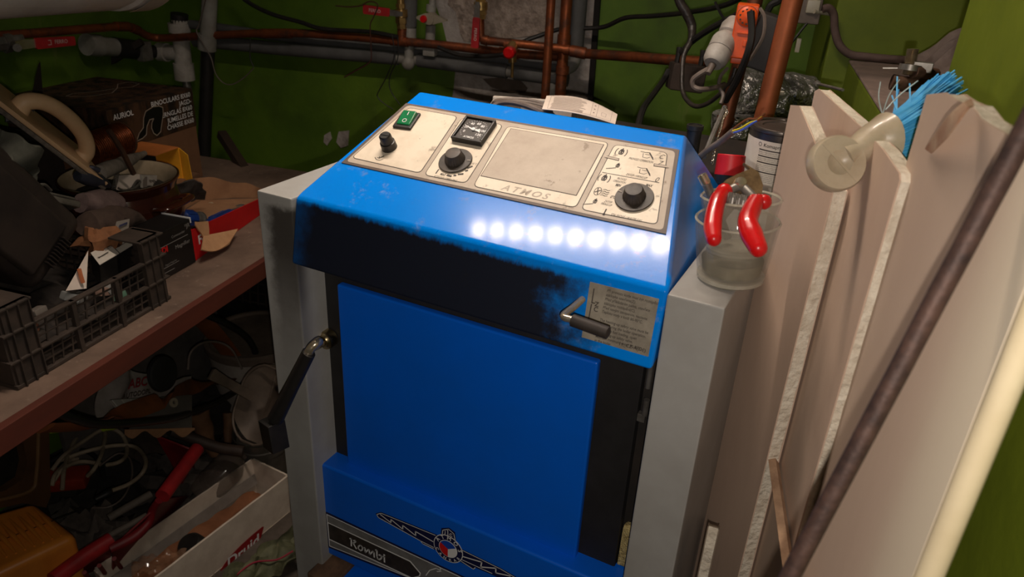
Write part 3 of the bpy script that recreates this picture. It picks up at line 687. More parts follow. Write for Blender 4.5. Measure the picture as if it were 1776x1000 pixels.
# ------------------------------------------------------------------ pipes along the back wall
def pv(pts, v): return [at(x, y, v=v) for x, y in pts]
def xt(a, b, k): return b + (b - a) * k                    # carry a line on past b
def sleeve(mb, P, r, n=16): mb.sweep([Vector(P[0]), Vector(P[1])], [r, r], n)
VA = 1.135
cp = root('copper_pipe', 'long copper pipe running level along the back wall above grey insulated pipes', 'pipe', at(500, 58, v=VA))
part('pipe_run', MB().tube([at(x, y, u=-1.36) for x, y in ((-60, 66), (0, 62), (190, 47), (212, 45), (230, 48), (258, 63))] + pv([(285, 66), (340, 63), (470, 57), (560, 60), (690, 71), (800, 82), (880, 92), (975, 99)], VA), 0.0105, 12, sub=4), copper, cp)
for k_, (a, b) in enumerate((((200, 46), (222, 46)), ((228, 48), (240, 53)), ((455, 58), (505, 58)), ((678, 70), (708, 73)), ((866, 90), (900, 94)))):
    mb = MB(); sleeve(mb, [at(*q_, u=-1.36) for q_ in (a, b)] if k_ < 2 else pv((a, b), VA), 0.0125)
    if k_ == 3: mb.cyl(at(697, 72, v=VA), at(698, 48, v=VA), .0125)
    part('fitting', mb, copper, cp)
VB = 1.10
cb = root('copper_pipe', 'copper pipe with tee and red-capped vent crossing in front of the upright pipes', 'pipe', at(1000, 90, v=VB))
PB = pv([(833, 30), (834, 60), (838, 68), (848, 71), (870, 73), (985, 86), (1000, 89)], VB)
part('pipe_run', MB().tube(PB, 0.0098, 12, sub=4).tube([at(998, 90, v=VB), at(1015, 93, v=VB), at(1090, 98, v=1.04), at(1165, 104, v=0.98), at(1230, 108, v=.94)], .0112, 12), copper, cb)
for a, b, r_ in (((836, 68), (846, 71), .012), ((990, 88), (1016, 93), .0135), ((978, 86), (988, 87), .012), ((876, 76), (893, 78), .012)):
    mb = MB(); sleeve(mb, pv((a, b), VB), r_); part('fitting', mb, copper, cb)
mb = MB().cyl(at(890, 79, v=VB), at(884, 93, v=VB - .05), .0135, .0125).cyl(at(888, 92, v=VB - .02), at(889, 108, v=VB - .02), .010).cyl(at(889, 108, v=VB - .02), at(888, 134, v=VB - .02), .0035)
part('vent_body', mb, brass, cb, 'brass vent')
part('vent_cap', MB().lathe([(0, .012), (.010, .012), (.0135, .009), (.0140, -.006), (.011, -.010), (0, -.010)], 18, frame(at(884, 91, v=VB - .06), E1, (0, 0, 1))), red_grip, cb, 'red round cap')
def upright(px0, px1, v, r, m, name, label, extra=None, group=None):
    a, b = at(*px0, v=v), at(*px1, v=v); a2 = Vector((b.x, b.y, 2.14)); 
    d = (a - b).normalized(); top = a + d * ((2.14 - a.z) / d.z); bot = b - d * 0.45
    t = root(name, label, 'pipe', bot, group); part('pipe_run', MB().cyl(bot, top, r, n=18), m, t)
    return t
upright((956, 0), (946, 160), 1.085, .0102, copper, 'copper_pipe', 'thinner of two upright copper pipes on grey plaster')
tk = upright((983, 0), (972, 160), 1.125, .0135, copper, 'copper_pipe', 'thicker upright copper pipe beside a grey insulated pipe')
for a, b in (((979, 60), (977, 82)), ((976, 115), (975, 128))):
    mb = MB(); sleeve(mb, pv((a, b), 1.125), .0160); part('fitting', mb, copper, tk)
gi = root('insulated_pipe', 'grey foam insulated upright pipe right of the copper uprights', 'pipe', at(996, 110, v=1.165))
gt = at(1004, 0, v=1.165); gb_ = at(997, 88, v=1.165); gd = (gt - gb_).normalized()
part('foam_sleeve', MB().cyl(gb_, gt + gd * ((2.14 - gt.z) / gd.z), .0205, n=18), grey_foam, gi)
part('elbow', MB().tube([at(996, 88, v=1.165), at(996, 104, v=1.165), at(988, 116, v=1.165), at(968, 117, v=1.165)], .0165, 14).cyl(at(960, 124, v=1.165), at(958, 170, v=1.165), .014), grey_pvc, gi)
gl = root('insulated_pipe', 'thick grey foam insulated pipe lying lowest along the back wall', 'pipe', at(650, 100, v=1.165))
part('foam_sleeve', MB().tube(pv([(338, 70), (400, 76), (480, 84), (690, 101)], 1.165), .0178, 16, sub=1).tube(pv([(726, 104), (880, 124)], 1.165), .0180, 16, sub=1).tube(pv([(893, 126), (950, 134), (985, 138)], 1.165), .0178, 16, sub=1), grey_foam, gl)
part('coupling', MB().tube(pv([(672, 99), (735, 105)], 1.165), .0135, 14, sub=1).tube(pv([(875, 123), (900, 127)], 1.165), .0135, 14, sub=1), grey_pvc, gl)
gu = root('insulated_pipe', 'thinner grey insulated pipe just behind the long copper pipe', 'pipe', at(650, 84, v=1.18))
part('foam_sleeve', MB().tube(pv([(330, 42), (380, 48), (470, 62), (690, 86)], 1.18), .0125, 14, sub=1).tube(pv([(690, 88), (840, 99), (972, 117)], 1.18), .0130, 14, sub=1), grey_foam, gu)
# grey upright with white elbow, and plastic valve
g2 = root('insulated_pipe', 'grey foam upright pipe with a pale elbow left of the plastic valve', 'pipe', at(712, 115, v=1.15))
a_, b_3 = at(712, 0, v=1.15), at(711, 46, v=1.15); gd = (a_ - b_3).normalized()
part('foam_sleeve', MB().cyl(b_3, a_ + gd * ((2.14 - a_.z) / gd.z), .0175, n=16), grey_foam, g2)
part('elbow', MB().cyl(at(711, 46, v=1.15), at(709, 110, v=1.15), .0125).cyl(at(711, 48, v=1.15), at(711, 66, v=1.15), .0165).ball(at(708, 110, v=1.145), .0175, 14), grey_pvc, g2)
g3 = root('plastic_valve', 'grey plastic pipe valve with pointed handle and red button', 'valve', at(747, 92, v=1.14))
a_, b_3 = at(750, 0, v=1.15), at(746, 92, v=1.15); gd = (a_ - b_3).normalized()
part('pipe_run', MB().cyl(b_3, a_ + gd * ((2.14 - a_.z) / gd.z), .0085, n=14).cyl(at(748, 8, v=1.15), at(747.5, 20, v=1.15), .0125).cyl(at(747, 44, v=1.15), at(746, 70, v=1.15), .0125).box(-.016, .016, -.012, .012, -.012, .012, Matrix.Translation(at(746, 88, v=1.15)) @ ROOM, bev=.002), grey_pvc, g3)
HV = frame(at(746, 33, v=1.125), E1, (0, 0, 1))
part('handle', MB().lathe([(0, .012), (.013, .010), (.016, 0), (.015, -.02), (0, -.02)], 18, HV).prism([(-.034, .004), (-.012, .013), (.01, .013), (.045, .002), (.046, -.001), (.012, -.011), (-.012, -.011), (-.034, -.001)], .012, HV, -.004), mat('beige_plastic', (150, 140, 122), rough=.5), g3)
part('button', MB().lathe([(0, .018), (.0075, .018), (.0090, .015), (.0090, .008)], 16, HV @ Matrix.Translation((-.012, 0, 0))), red_grip, g3, 'red round button')
def valve(v, top, mid, lever, lw, label, s_, flip=False):
    t = root('ball_valve', label, 'valve', at(*mid, v=v))
    a, b = at(*top, v=v), at(*mid, v=v); d = (a - b).normalized()
    mb = MB().cyl(b, a + d * .05, .0095, n=12)
    for k, r, h in ((.10, .0125, .012), (.30, .0150, .014), (.55, .0165, .018), (.80, .0125, .010)):
        c = b + (a - b) * k; mb.cyl(c - d * h / 2, c + d * h / 2, r, n=6 if k != .55 else 14)
    part('valve_body', mb, brass, t)
    c = b + (a - b) * .55 - E2 * .022
    part('stem', MB().cyl(c + E2 * .02, c - E2 * .004, .0055).cyl(c, c - E2 * .006, .008, n=6), steel, t)
    l0, l1 = at(*lever[0], v=v - .035), at(*lever[1], v=v - .035); x = (l1 - l0).normalized(); Lm = frame(l0, x, (0, 0, 1) if abs(x.z) < .7 else E1); ln = (l1 - l0).length
    part('lever_neck', MB().prism([(-.034, .005), (-.008, .007), (.006, .007), (.006, -.007), (-.008, -.007), (-.034, -.005)], .002, Lm), steel, t)
    lv = part('lever', MB().prism(rrect([(0, -lw), (ln, -lw * 1.15), (ln, lw * 1.15), (0, lw)], .005), .006, Lm, -.002), red_dirty, t, 'red lever sleeve')
    q = MB(); Ml = Lm @ Matrix.Translation((ln * .55, 0, .0046)) @ Matrix.Rotation(R(180 if flip else 0), 4, 'Z')
    if (CP - l0).dot(Vector((Lm[0][2], Lm[1][2], Lm[2][2]))) < 0: Ml = Lm @ Matrix.Translation((ln * .55, 0, -.0026)) @ Matrix.Rotation(R(180), 4, 'X') @ Matrix.Rotation(R(180 if flip else 0), 4, 'Z')
    txt(q, s_, lw * 1.15, Ml, bold=.01); part('lettering', q, mat('pale_print', (200, 176, 170), rough=.6), lv)
    return t
valve(1.13, (695, 0), (697, 50), ((676, 22), (630, 16)), .0095, 'brass ball valve with a red lever pointing left over the copper pipe', 'FERRO', True)
valve(1.09, (834, -8), (834, 32), ((827, 30), (824, 83)), .0085, 'brass ball valve with a red lever hanging down on the plaster', 'FERRO')
# left-hand valve on the copper pipe
lv = root('ball_valve', 'steel ball valve with a red lever at the left end of the copper pipe', 'valve', at(20, 74, u=-1.36))
part('valve_body', MB().cyl(at(-14, 76, u=-1.36), at(34, 70, u=-1.36), .0190, n=8).cyl(at(2, 74, u=-1.36), at(14, 72, u=-1.36), .024, n=6).cyl(at(22, 75, u=-1.35), at(30, 83, u=-1.31), .009), steel, lv)
l0, l1 = at(60, 75, u=-1.315), at(128, 70, u=-1.315); Lm = frame(l0, (l1 - l0), (0, 0, 1)); ln = (l1 - l0).length
part('lever_neck', MB().prism([(-.05, -.010), (-.03, -.011), (.004, -.009), (.004, .009), (-.03, .010), (-.05, .008)], .002, Lm), chrome, lv)
le = part('lever', MB().prism(rrect([(0, -.013), (ln, -.011), (ln, .010), (0, .012)], .004), .007, Lm, -.002), red_dirty, lv, 'red lever sleeve')
q = MB(); txt(q, 'FERRO', .0125, Lm @ Matrix.Translation((ln * .62, 0, .0056)), bold=.01)
ribbon(q, [(ln * .28, -.005), (ln * .36, -.005), (ln * .36, .005), (ln * .30, .005)], .0018, Lm, .0056); part('lettering', q, mat('pale_print', (200, 176, 170)), le)
# cables and wires on the wall
def cable(name, pts, r, m, label, n=8, cat='cable', sub=5, extra=None):
    return solo(name, MB().tube(pts, r, n, sub=sub), m, label, cat)
cable('black_cable', pv([(400, -30), (425, 0), (470, 24), (520, 38), (560, 50), (640, 55), (690, 64)], 1.12), .0055, rubber, 'black cable sagging from the ceiling onto the long copper pipe')
cable('black_cable', [at(760, 82, v=1.10), at(800, 96, v=1.09), at(850, 97, v=1.08), at(880, 92, v=1.07), at(905, 74, v=1.13), at(935, 62, v=1.15), at(975, 50, v=1.16), at(1020, 49, v=1.16), at(1050, 46, v=1.15), at(1085, 31, v=1.12), at(1130, 28, v=1.08), at(1190, 22, v=1.02), at(1260, 8, v=.9), at(1310, -20, v=.85)], .0052, rubber, 'black cable passing behind the upright copper pipes to the orange thermostat')
cable('thin_wire', pv([(358, -8), (352, 18), (344, 45), (341, 55)], 1.10) + pv([(352, 76), (366, 100), (374, 128), (388, 144), (404, 146), (424, 134), (440, 118)], 1.10), .0016, grey_cable, 'thin pale wire looping below the copper pipe beside the black upright', 6)
cable('thin_wire', pv([(434, 66), (434, 100), (440, 116)], 1.09), .0014, rubber, 'short dark wire hanging down from the copper pipe', 6)
cable('thin_wire', pv([(582, 10), (604, 12), (625, 10), (640, 3), (655, 8), (648, 30), (642, 45), (644, 92), (641, 108), (618, 122), (597, 134)], 1.09), .0016, mat('dark_red_wire', (70, 36, 28), rough=.7), 'dark reddish wire draped over the left red lever', 6)
cable('thin_wire', pv([(680, 60), (684, 96), (672, 130), (656, 160), (655, 168), (664, 178), (682, 190)], 1.10), .0013, rubber, 'thin dark wire reaching down to the hood corner, left of its twin', 6)
cable('thin_wire', pv([(690, 62), (690, 100), (678, 128), (675, 146), (680, 162), (694, 182)], 1.10), .0013, rubber, 'thin dark wire reaching down to the hood corner, right of its twin', 6)
# black drain upright in the corner
blk = root('drain_pipe', 'matt black upright pipe in the dark left corner', 'pipe', at(352, 330, v=1.13))
a_, b_3 = at(366, 0, v=1.13), at(353, 330, v=1.13); gd = (a_ - b_3).normalized()
part('pipe_run', MB().cyl(b_3 - gd * (b_3.z - .0) / gd.z, at(361, 78, v=1.13), .0185, n=16), rubber, blk)
part('grey_section', MB().cyl(at(360, 84, v=1.13), a_ + gd * ((2.14 - a_.z) / gd.z), .021, n=16).cyl(at(360, 60, v=1.13), at(359, 86, v=1.13), .025, n=16), grey_pvc, blk, 'grey upper section')
# white drain tee under the tank
wd = root('drain_tee', 'white plastic waste pipe tee hanging below the white tank', 'pipe', at(320, 140, v=1.165))
VW = 1.165
part('pipe_run', MB().cyl(at(311, 34, v=VW), at(319, 118, v=VW), .0235, n=18).cyl(at(310, 40, v=VW), at(312, 56, v=VW), .030, n=18).cyl(at(318, 110, v=VW), at(321, 138, v=VW), .0285, n=18).cyl(at(314, 92, v=VW), at(276, 90, v=VW), .0215, n=16).cyl(at(290, 91, v=VW), at(276, 90, v=VW), .026, n=16), mat('white_drain_plastic', (190, 184, 176), rough=.5, rgb2=(150, 142, 132), scale=20), wd)
part('coupling', MB().cyl(at(311, 24, v=VW), at(311, 40, v=VW), .0235, n=16), rubber, wd, 'dark coupling')
part('tail_pipe', MB().cyl(at(322, 136, v=VW), at(328, 168, v=VW), .012, n=12), steel, wd, 'thin metal tail')
gt_ = root('drain_branch', 'dusty grey waste pipe with black clamp left of the white tee', 'pipe', at(200, 82, u=-1.385))
UW = -1.385
part('pipe_run', MB().cyl(at(150, 77, u=UW), at(200, 82, u=UW), .024, n=16).cyl(at(150, 77, u=UW), at(172, 79, u=UW), .028, n=16), grey_pvc, gt_)
part('clamp', MB().cyl(at(198, 82, u=UW), at(240, 87, u=UW), .026, n=14).cyl(at(238, 87, u=UW), at(272, 90, u=UW), .018, n=12), rubber, gt_)
part('clamp_bolt', MB().box(-.012, .012, -.02, .02, -.026, .026, Matrix.Translation(at(250, 89, u=UW + .02)) @ ROOM, bev=.003), steel, gt_)
bar = solo('iron_bar', MB().tube([at(136, 142, v=1.0), at(185, 112, v=1.02), at(246, 72, v=1.06)], .012, 4, sub=1), mat('dark_iron', (52, 44, 38), rough=.7, metal=.3), 'dark flat iron bar slanting behind the binocular box', 'bar')
# tank
tk_ = root('water_tank', 'white enamelled water tank hanging under the ceiling in the top left corner', 'tank', at(190, 8, d=1.42))
ta = at(186, 17, d=1.42); tb = at(-140, 42, d=1.30); ax = (ta - tb).normalized(); TRr = .19
tc_ = Vector((0, 0, 1)) - ax * ax.z; tc_.normalize()
o1 = ta + tc_ * TRr
TM = frame(o1, tc_, ax.cross(tc_)); TM = Matrix(((tc_.x, ax.cross(tc_).x, ax.x, o1.x), (tc_.y, ax.cross(tc_).y, ax.y, o1.y), (tc_.z, ax.cross(tc_).z, ax.z, o1.z), (0, 0, 0, 1)))
tkm = mat('white_tank_enamel', (214, 206, 198), rough=.35, rgb2=(180, 168, 156), scale=8)
part('shell', MB().lathe([(0, -.5), (TRr * .9, -.5), (TRr, -.48), (TRr, -.01), (TRr - .003, 0)], 48, TM), tkm, tk_)
part('end_cap', MB().lathe([(TRr - .006, -.004), (TRr + .002, .004), (TRr + .003, .045), (TRr - .012, .085), (TRr - .06, .125), (TRr - .11, .14), (0, .145)], 48, TM), tkm, tk_)
part('mount', MB().box(-.02, .02, -.02, .02, .0, max(.02, 2.14 - (o1.z + TRr) + .02), Matrix.Translation((o1.x, o1.y, o1.z + TRr - .01)) @ Matrix.Translation(-ax * .15)).box(-.02, .02, -.02, .02, .0, max(.02, 2.14 - (o1.z + TRr) + .02), Matrix.Translation((o1.x, o1.y, o1.z + TRr - .01)) @ Matrix.Translation(-ax * .40)), steel, tk_)
def tcyl(th, z, r): return TM @ Vector((r * math.cos(th), r * math.sin(th), z))
part('rating_plate', MB().grid(lambda a, b: tcyl(math.pi - .20 + (-.42) * a, .012 + .034 * b, TRr + .0042), 6, 2, .0006), mat('plate_cream', (178, 160, 142), rough=.5), tk_)

# ------------------------------------------------------------------ right-hand pipes and electrics
VP = .56
up = root('copper_pipe', 'stout bright copper upright beside the orange thermostat', 'pipe', Vector(at(1326, 197, v=VP)))
a_, b_3 = at(1375, 0, v=VP), at(1323, 210, v=VP); gd = (a_ - b_3).normalized()
part('pipe_run', MB().cyl(b_3 - gd * .25, a_ + gd * ((2.14 - a_.z) / gd.z), .0148, n=20), mat('copper_bright', (182, 104, 66), rough=.5, metal=.55, rgb2=(150, 82, 50), scale=10, rvar=.15), up)
up2 = root('copper_pipe', 'brown tarnished pipe slanting down below the orange thermostat', 'pipe', Vector(at(1243, 270, v=.62)))
a_, b_3 = at(1310, 0, v=.66), at(1240, 285, v=.60); gd = (a_ - b_3).normalized()
part('pipe_run', MB().cyl(b_3 - gd * .2, a_ + gd * ((2.14 - a_.z) / gd.z), .0122, n=18), mat('copper_dark', (132, 76, 50), rough=.5, metal=.7, rgb2=(84, 54, 40), scale=14), up2)
mb = MB(); c_ = at(1258, 208, v=.62); mb.cyl(c_ - gd * .006, c_ + gd * .006, .0145, n=18)
part('fitting', mb, copper, up2)
# orange strap-on thermostat
th = root('pipe_thermostat', 'orange thermostat strapped to the tarnished pipe', 'thermostat', at(1290, 100, v=.58))
t0, t1 = at(1299, 8, v=.58), at(1279, 112, v=.58); TZ = frame(t0.lerp(t1, .5), (t0 - t1).cross(CP - t0).normalized() * -1, (t0 - t1)); hl = (t0 - t1).length / 2
if Vector((TZ[0][2], TZ[1][2], TZ[2][2])).dot(CP - t0) < 0: TZ = TZ @ Matrix.Rotation(math.pi, 4, 'Y')
orange = mat('orange_plastic', (238, 92, 28), rough=.4, rgb2=(206, 74, 18), scale=20)
part('case', MB().box(-.0165, .0165, -hl * .80, hl, -.034, .002, TZ, bev=.003).box(-.012, .012, -hl, -hl * .78, -.030, -.004, TZ, bev=.002), orange, th)
DM = TZ @ Matrix.Translation((.001, hl * .62, .002))
dd = part('dial', MB().lathe([(0, .005), (.009, .0042), (.0130, .002), (.0150, 0), (.0150, -.002)], 26, DM), orange, th)
q = MB()
for k in range(9):
    a = R(35 + k * 34); q.add([DM @ Vector((math.cos(a) * r_ + dx * .0014, math.sin(a) * r_ + dy * .0014, .0052 - (r_ - .006) * .28)) for r_ in (.0105,) for dx, dy in ((-1, -1), (1, -1), (1.2, 1), (-1, .7))], [(0, 1, 2, 3)])
ribbon(q, arc(0, 0, .0156, 0, 360, 26), .0006, DM, .0006); part('lettering', q, ink, dd)
part('ridge', MB().box(-.010, .014, .002, .005, .002, .0045, TZ, bev=.0008).box(.0015, .0070, -hl * .36, -hl * .16, .0015, .0035, TZ, bev=.0008), orange, th)
# grey-white plug coupling
pg = root('plug_coupling', 'grey-white round plug and socket coupling left of the orange thermostat', 'plug', at(1243, 100, v=.55))
p0, p1 = at(1236, 112, v=.56), at(1262, 62, v=.60); ax2 = (p1 - p0).normalized(); PM = frame(p0, ax2.orthogonal(), ax2.cross(ax2.orthogonal()))
whp = mat('grey_white_plastic', (176, 170, 162), rough=.5, rgb2=(136, 128, 120), scale=30)
part('socket', MB().lathe([(0, 0), (.014, .001), (.0185, .007), (.0200, .020), (.0200, .024), (.0190, .024), (.0190, .027), (.0200, .027), (.0205, .046), (.0185, .052), (.012, .060), (0, .060)], 24, PM), whp, pg)
part('plug', MB().lathe([(.012, .058), (.0165, .061), (.0175, .075), (.013, .088), (0, .09)], 22, PM), whp, pg)
part('cable_grip', MB().cyl(p0 + ax2 * .004, p0 - ax2 * .018, .0065, .0045, n=10), grey_cable, pg)
# black adapter and junction block
ab = solo('power_adapter', MB().box(-.028, .026, -.02, .03, -.050, .034, Matrix.Translation(at(1334, 66, v=.64)) @ ROOM @ Euler((0, R(14), 0)).to_matrix().to_4x4(), bev=.004), mat('dark_grey_plastic', (58, 54, 52), rough=.55, rgb2=(44, 40, 38)), 'dark grey plastic adapter block behind the orange thermostat', 'adapter')
jb = root('junction_block', 'dark dusty block with two prongs at the end of the copper pipe', 'block', at(1190, 150, v=.9))
JM = frame(at(1190, 132, v=.9), E1, (0, 0, 1)) @ Euler((R(-6), R(14), R(-4))).to_matrix().to_4x4()
part('case', MB().box(-.034, .034, -.028, .024, -.03, .03, JM, bev=.004), mat('dusty_dark_brown', (66, 52, 44), rough=.8, rgb2=(44, 36, 31), scale=30), jb)
for s_ in (-1, 1): part('prong', MB().tube([JM @ Vector((s_ * .024, .020, 0)), JM @ Vector((s_ * .024, .045, 0)), JM @ Vector((s_ * .024, .052, -.003))], .0052, 8, sub=1), rubber, jb)
cable('black_cable', [at(1160, 122, v=.9), at(1150, 140, v=.88), at(1132, 165, v=.8), at(1116, 188, v=.72), at(1107, 218, v=.66), at(1104, 240, v=.60)], .0062, rubber, 'black cable dropping from the dark block behind the hood')
cable('taped_wires', [at(1172, -20, v=.8), at(1180, 6, v=.8), at(1190, 22, v=.8), at(1200, 46, v=.8), at(1198, 70, v=.78), at(1186, 96, v=.76), at(1183, 130, v=.74), at(1184, 158, v=.72), at(1192, 174, v=.7), at(1206, 184, v=.68), at(1226, 180, v=.66), at(1250, 162, v=.64), at(1268, 140, v=.62), at(1276, 118, v=.62)], [.0085, .0085, .009, .0085, .006, .0048, .0042, .0042, .0042, .0042, .004, .004, .004, .004], mat('black_tape', (34, 30, 29), rough=.4, rgb2=(62, 54, 48), scale=60, bump=.6, bscale=120, bdist=.002), 'bundle of tape-wrapped wires looping below the grey-white plug', 10)
cable('grey_cable', [at(1228, 120, v=.555), at(1214, 128, v=.55), at(1202, 138, v=.55), at(1203, 150, v=.55), at(1216, 155, v=.55), at(1240, 152, v=.57), at(1256, 146, v=.6)], .0042, grey_cable, 'grey-brown cable curling out of the grey-white plug')
cable('grey_cable', [at(1262, 118, v=.6), at(1250, 132, v=.59), at(1247, 150, v=.58), at(1254, 164, v=.57), at(1250, 180, v=.56)], .0032, grey_cable, 'short grey wire hanging beside the tarnished pipe', 6)
cable('black_cable', [at(1302, 20, v=.54), at(1304, 60, v=.53), at(1296, 95, v=.53), at(1280, 135, v=.55), at(1258, 175, v=.58)], .0055, rubber, 'black cable hanging down in front of the orange thermostat')
cable('black_cable', [at(1318, 14, v=.56), at(1326, 30, v=.555), at(1324, 60, v=.55), at(1312, 85, v=.55), at(1300, 104, v=.56)], .0028, grey_cable, 'thin dark cable bowed along the right side of the orange thermostat', 6)
cable('black_cable', [at(1182, 92, v=.80), at(1200, 72, v=.78), at(1232, 50, v=.75), at(1262, 34, v=.72), at(1290, 20, v=.70)], .0058, rubber, 'black cable rising from the taped wires to the orange thermostat')
cable('barbed_wire_end', [at(1240, 3, v=.72), at(1250, 24, v=.72), at(1262, 41, v=.72)], .0024, rubber, 'short frayed black wire end against the green wall', 5, 'wire', 2)
cable('black_cable', [at(1330, 22, v=.72), at(1338, 8, v=.72), at(1352, 0, v=.72), at(1360, -20, v=.72)], .006, rubber, 'black cable entering the dark adapter from above')
# foil-wrapped flue
foil = mat('foil_wrap', (190, 186, 180), rough=.27, metal=.7, rgb2=(150, 146, 142), scale=30, bump=1.0, bscale=45, bdist=.02)
fl = root('foil_flue', 'flue pipe wrapped in crumpled silver foil behind the paint tin', 'flue', at(1270, 260, v=.72))
part('upright_wrap', MB().tube([at(1280, 196, v=.70), at(1268, 300, v=.70)], .042, 30, sub=1).jitter(.004, 40), foil, fl)
part('level_wrap', MB().tube([at(1272, 160, v=.72), at(1330, 166, v=.74), at(1400, 176, v=.76)], .044, 24, sub=6).jitter(.004, 38, 3), foil, fl)
part('clip', MB().box(-.008, .008, -.006, .006, -.004, .004, Matrix.Translation(at(1352, 160, v=.69)) @ ROOM, bev=.001), chrome, fl)
# grey conduit, terminal box
tbx = root('terminal_box', 'small dusty terminal box with clips beside the stout copper pipe', 'box', at(1402, 25, v=.79))
part('case', MB().box(-.018, .020, -.03, 0, -.022, .022, Matrix.Translation(at(1402, 16, v=.80)) @ ROOM, bev=.003), grey_cable, tbx)
part('clip', MB().box(-.006, .016, -.034, -.028, -.004, .018, Matrix.Translation(at(1402, 16, v=.80)) @ ROOM, bev=.002), mat('dusty_clear_plastic', (178, 170, 150), rough=.3), tbx)
part('clip', MB().cyl(at(1412, 20, v=.765), at(1440, 24, v=.79), .0035), mat('dusty_clear_plastic', (178, 170, 150)), tbx)
part('clip', MB().box(-.004, .004, -.008, 0, -.012, .012, Matrix.Translation(at(1384, 78, v=.80)) @ ROOM, bev=.001), mat('dusty_clear_plastic', (178, 170, 150), rough=.3), tbx)
cable('grey_conduit', [at(1425, 16, v=.775), at(1437, 14, v=.78), at(1446, 26, v=.785), at(1448, 52, v=.785), at(1456, 78, v=.785), at(1474, 94, v=.785), at(1500, 98, v=.785), at(1540, 102, v=.785), at(1600, 106, v=.785), at(1700, 112, v=.785)], .0068, mat('dusty_conduit', (108, 88, 82), rough=.8, rgb2=(84, 68, 62)), 'dusty conduit bending down the green wall and along the ledge', 10)
cable('thin_wire', [at(1412, 26, v=.775), at(1392, 50, v=.77), at(1366, 84, v=.76), at(1350, 108, v=.75)], .0022, rubber, 'thin dark wire slanting from the terminal box', 6)
solo('nail', MB().cyl(at(1418, 145, v=.40), at(1462, 156, v=.30), .0018, n=8).cyl(at(1417, 144.5, v=.402), at(1418.5, 145.4, v=.398), .0040, n=10), steel, 'rusty nail sticking out above the plasterboard', 'nail')
# ledge things
fit = root('wing_clamp', 'rusty clamp with bright threaded bolt and wing nut on the ledge', 'clamp', at(1580, 150, d=.98))
fo = at(1578, 128, d=.98)
rusty = mat('rusty_iron', (104, 76, 58), rough=.8, metal=.4, rgb2=(62, 46, 38), scale=60, bump=.5, bscale=200)
part('jaw', MB().tube([at(1546, 142, d=.98), at(1575, 146, d=.985), at(1612, 140, d=1.0)], .0085, 10).tube([at(1585, 124, d=.98), at(1622, 130, d=1.0)], .0075, 10, sub=1), rusty, fit)
b0, b1 = at(1575, 130, d=.985), at(1584, 84, d=.985); mb = MB(); nT = 22
prof = []
L_ = (b1 - b0).length
for k in range(nT): prof += [(.0052, L_ * k / nT), (.0068, L_ * (k + .5) / nT)]
prof = [(0, 0)] + prof + [(0, L_)]
bx = (b1 - b0).normalized(); BM = frame(b0, bx.orthogonal(), bx.cross(bx.orthogonal()))
part('bolt', MB().lathe(prof, 14, BM), chrome, fit, 'bright threaded bolt')
part('wing_nut', MB().cyl(at(1577, 122, d=.985), at(1580, 112, d=.985), .012, n=10).hexa([at(1531 + 26 * i, 119 - 2 * j, d=.975 + .012 * k) for k in (0, 1) for j in (0, 1) for i in (0, 1)]).box(-.004, .016, -.004, .004, -.005, .006, Matrix.Translation(at(1590, 116, d=.985)), bev=.001), steel, fit)
rag = MB()
rc = at(1612, 118, z=1.275)
def ragf(a, b):
    th = -math.pi * .1 + a * math.pi * 1.35; r_ = (1 - b) * (.115 + .035 * math.sin(5 * th + 1) + .02 * math.sin(11 * th)); 
    h = 0.125 * b ** .75
    p = rw(.60, .64) + Vector((0, 0, 1.274)) + E1 * (r_ * math.cos(th) * .9) + E2 * (r_ * math.sin(th) * .8 - .06) + Vector((0, 0, h))
    return p + Vector((noise.noise(p * 26), noise.noise(p * 26 + Vector((5, 1, 2))), noise.noise(p * 22 + Vector((1, 7, 3))))) * .014 * (1 - b * .5)
rag.grid(lambda a, b: ragf(a * 1.48, b), 40, 18)
for v_ in rag.bm.verts: v_.co.z = max(v_.co.z, 1.2735)
solo('grey_rag', rag, mat('grey_brown_cloth', (122, 108, 100), rough=.95, rgb2=(92, 80, 74), scale=30, bump=.4, bscale=300), 'grey-brown crumpled cloth heaped at the back of the ledge', 'rag')

# ------------------------------------------------------------------ on top of the boiler, behind the hood
TOPZ = PZ + 0.005
tray = root('cable_tray', 'pale grey plastic tray standing behind the hood with a cable coil in it', 'tray', at(925, 190, y=.45))
q0, q1 = at(856, 165, y=.45), at(1003, 176, y=.50)
tw = (q1 - q0); tw.z = 0; twl = tw.length; TM_ = frame((q0.x, q0.y, TOPZ), tw, Vector((0, 0, 1)).cross(tw))
hz = q0.z - TOPZ
pale = mat('pale_grey_plastic', (198, 190, 180), rough=.5, rgb2=(176, 166, 156), scale=20)
part('shell', MB().box(0, twl, -.012, 0, 0, hz, TM_, bev=.002).box(0, .008, -.13, -.01, 0, hz * .9, TM_, bev=.002).box(twl - .008, twl, -.13, -.01, 0, hz * .9, TM_, bev=.002).box(0, twl, -.13, 0, 0, .006, TM_), pale, tray)
part('recess_shade', MB().box(.014, .046, -.020, -.011, .016, hz - .008, TM_, bev=.001), mat('shaded_grey_plastic', (134, 122, 110), rough=.6), tray)  # raised plate whose darker grey stands in for the shade of a recess
coil = MB()
for k in range(4):
    c0 = at(902 + k * 3, 191 + k * 2, y=.415 - .012 * k)
    coil.tube([c0 + Vector((.046 * math.cos(a) * (1 + .05 * k), .010 * math.sin(a * 2 + k) - .004 * k, .016 * math.sin(a))) for a in [2 * math.pi * j / 14 for j in range(15)]], .0042, 8, sub=3)
solo('cable_coil', coil, grey_cable, 'coil of grey-brown cable lying in the pale tray', 'cable')
pc = [at(940, 189, y=.34), at(1067, 215, y=.33), at(948, 166, y=.445), at(1071, 198, y=.45)]
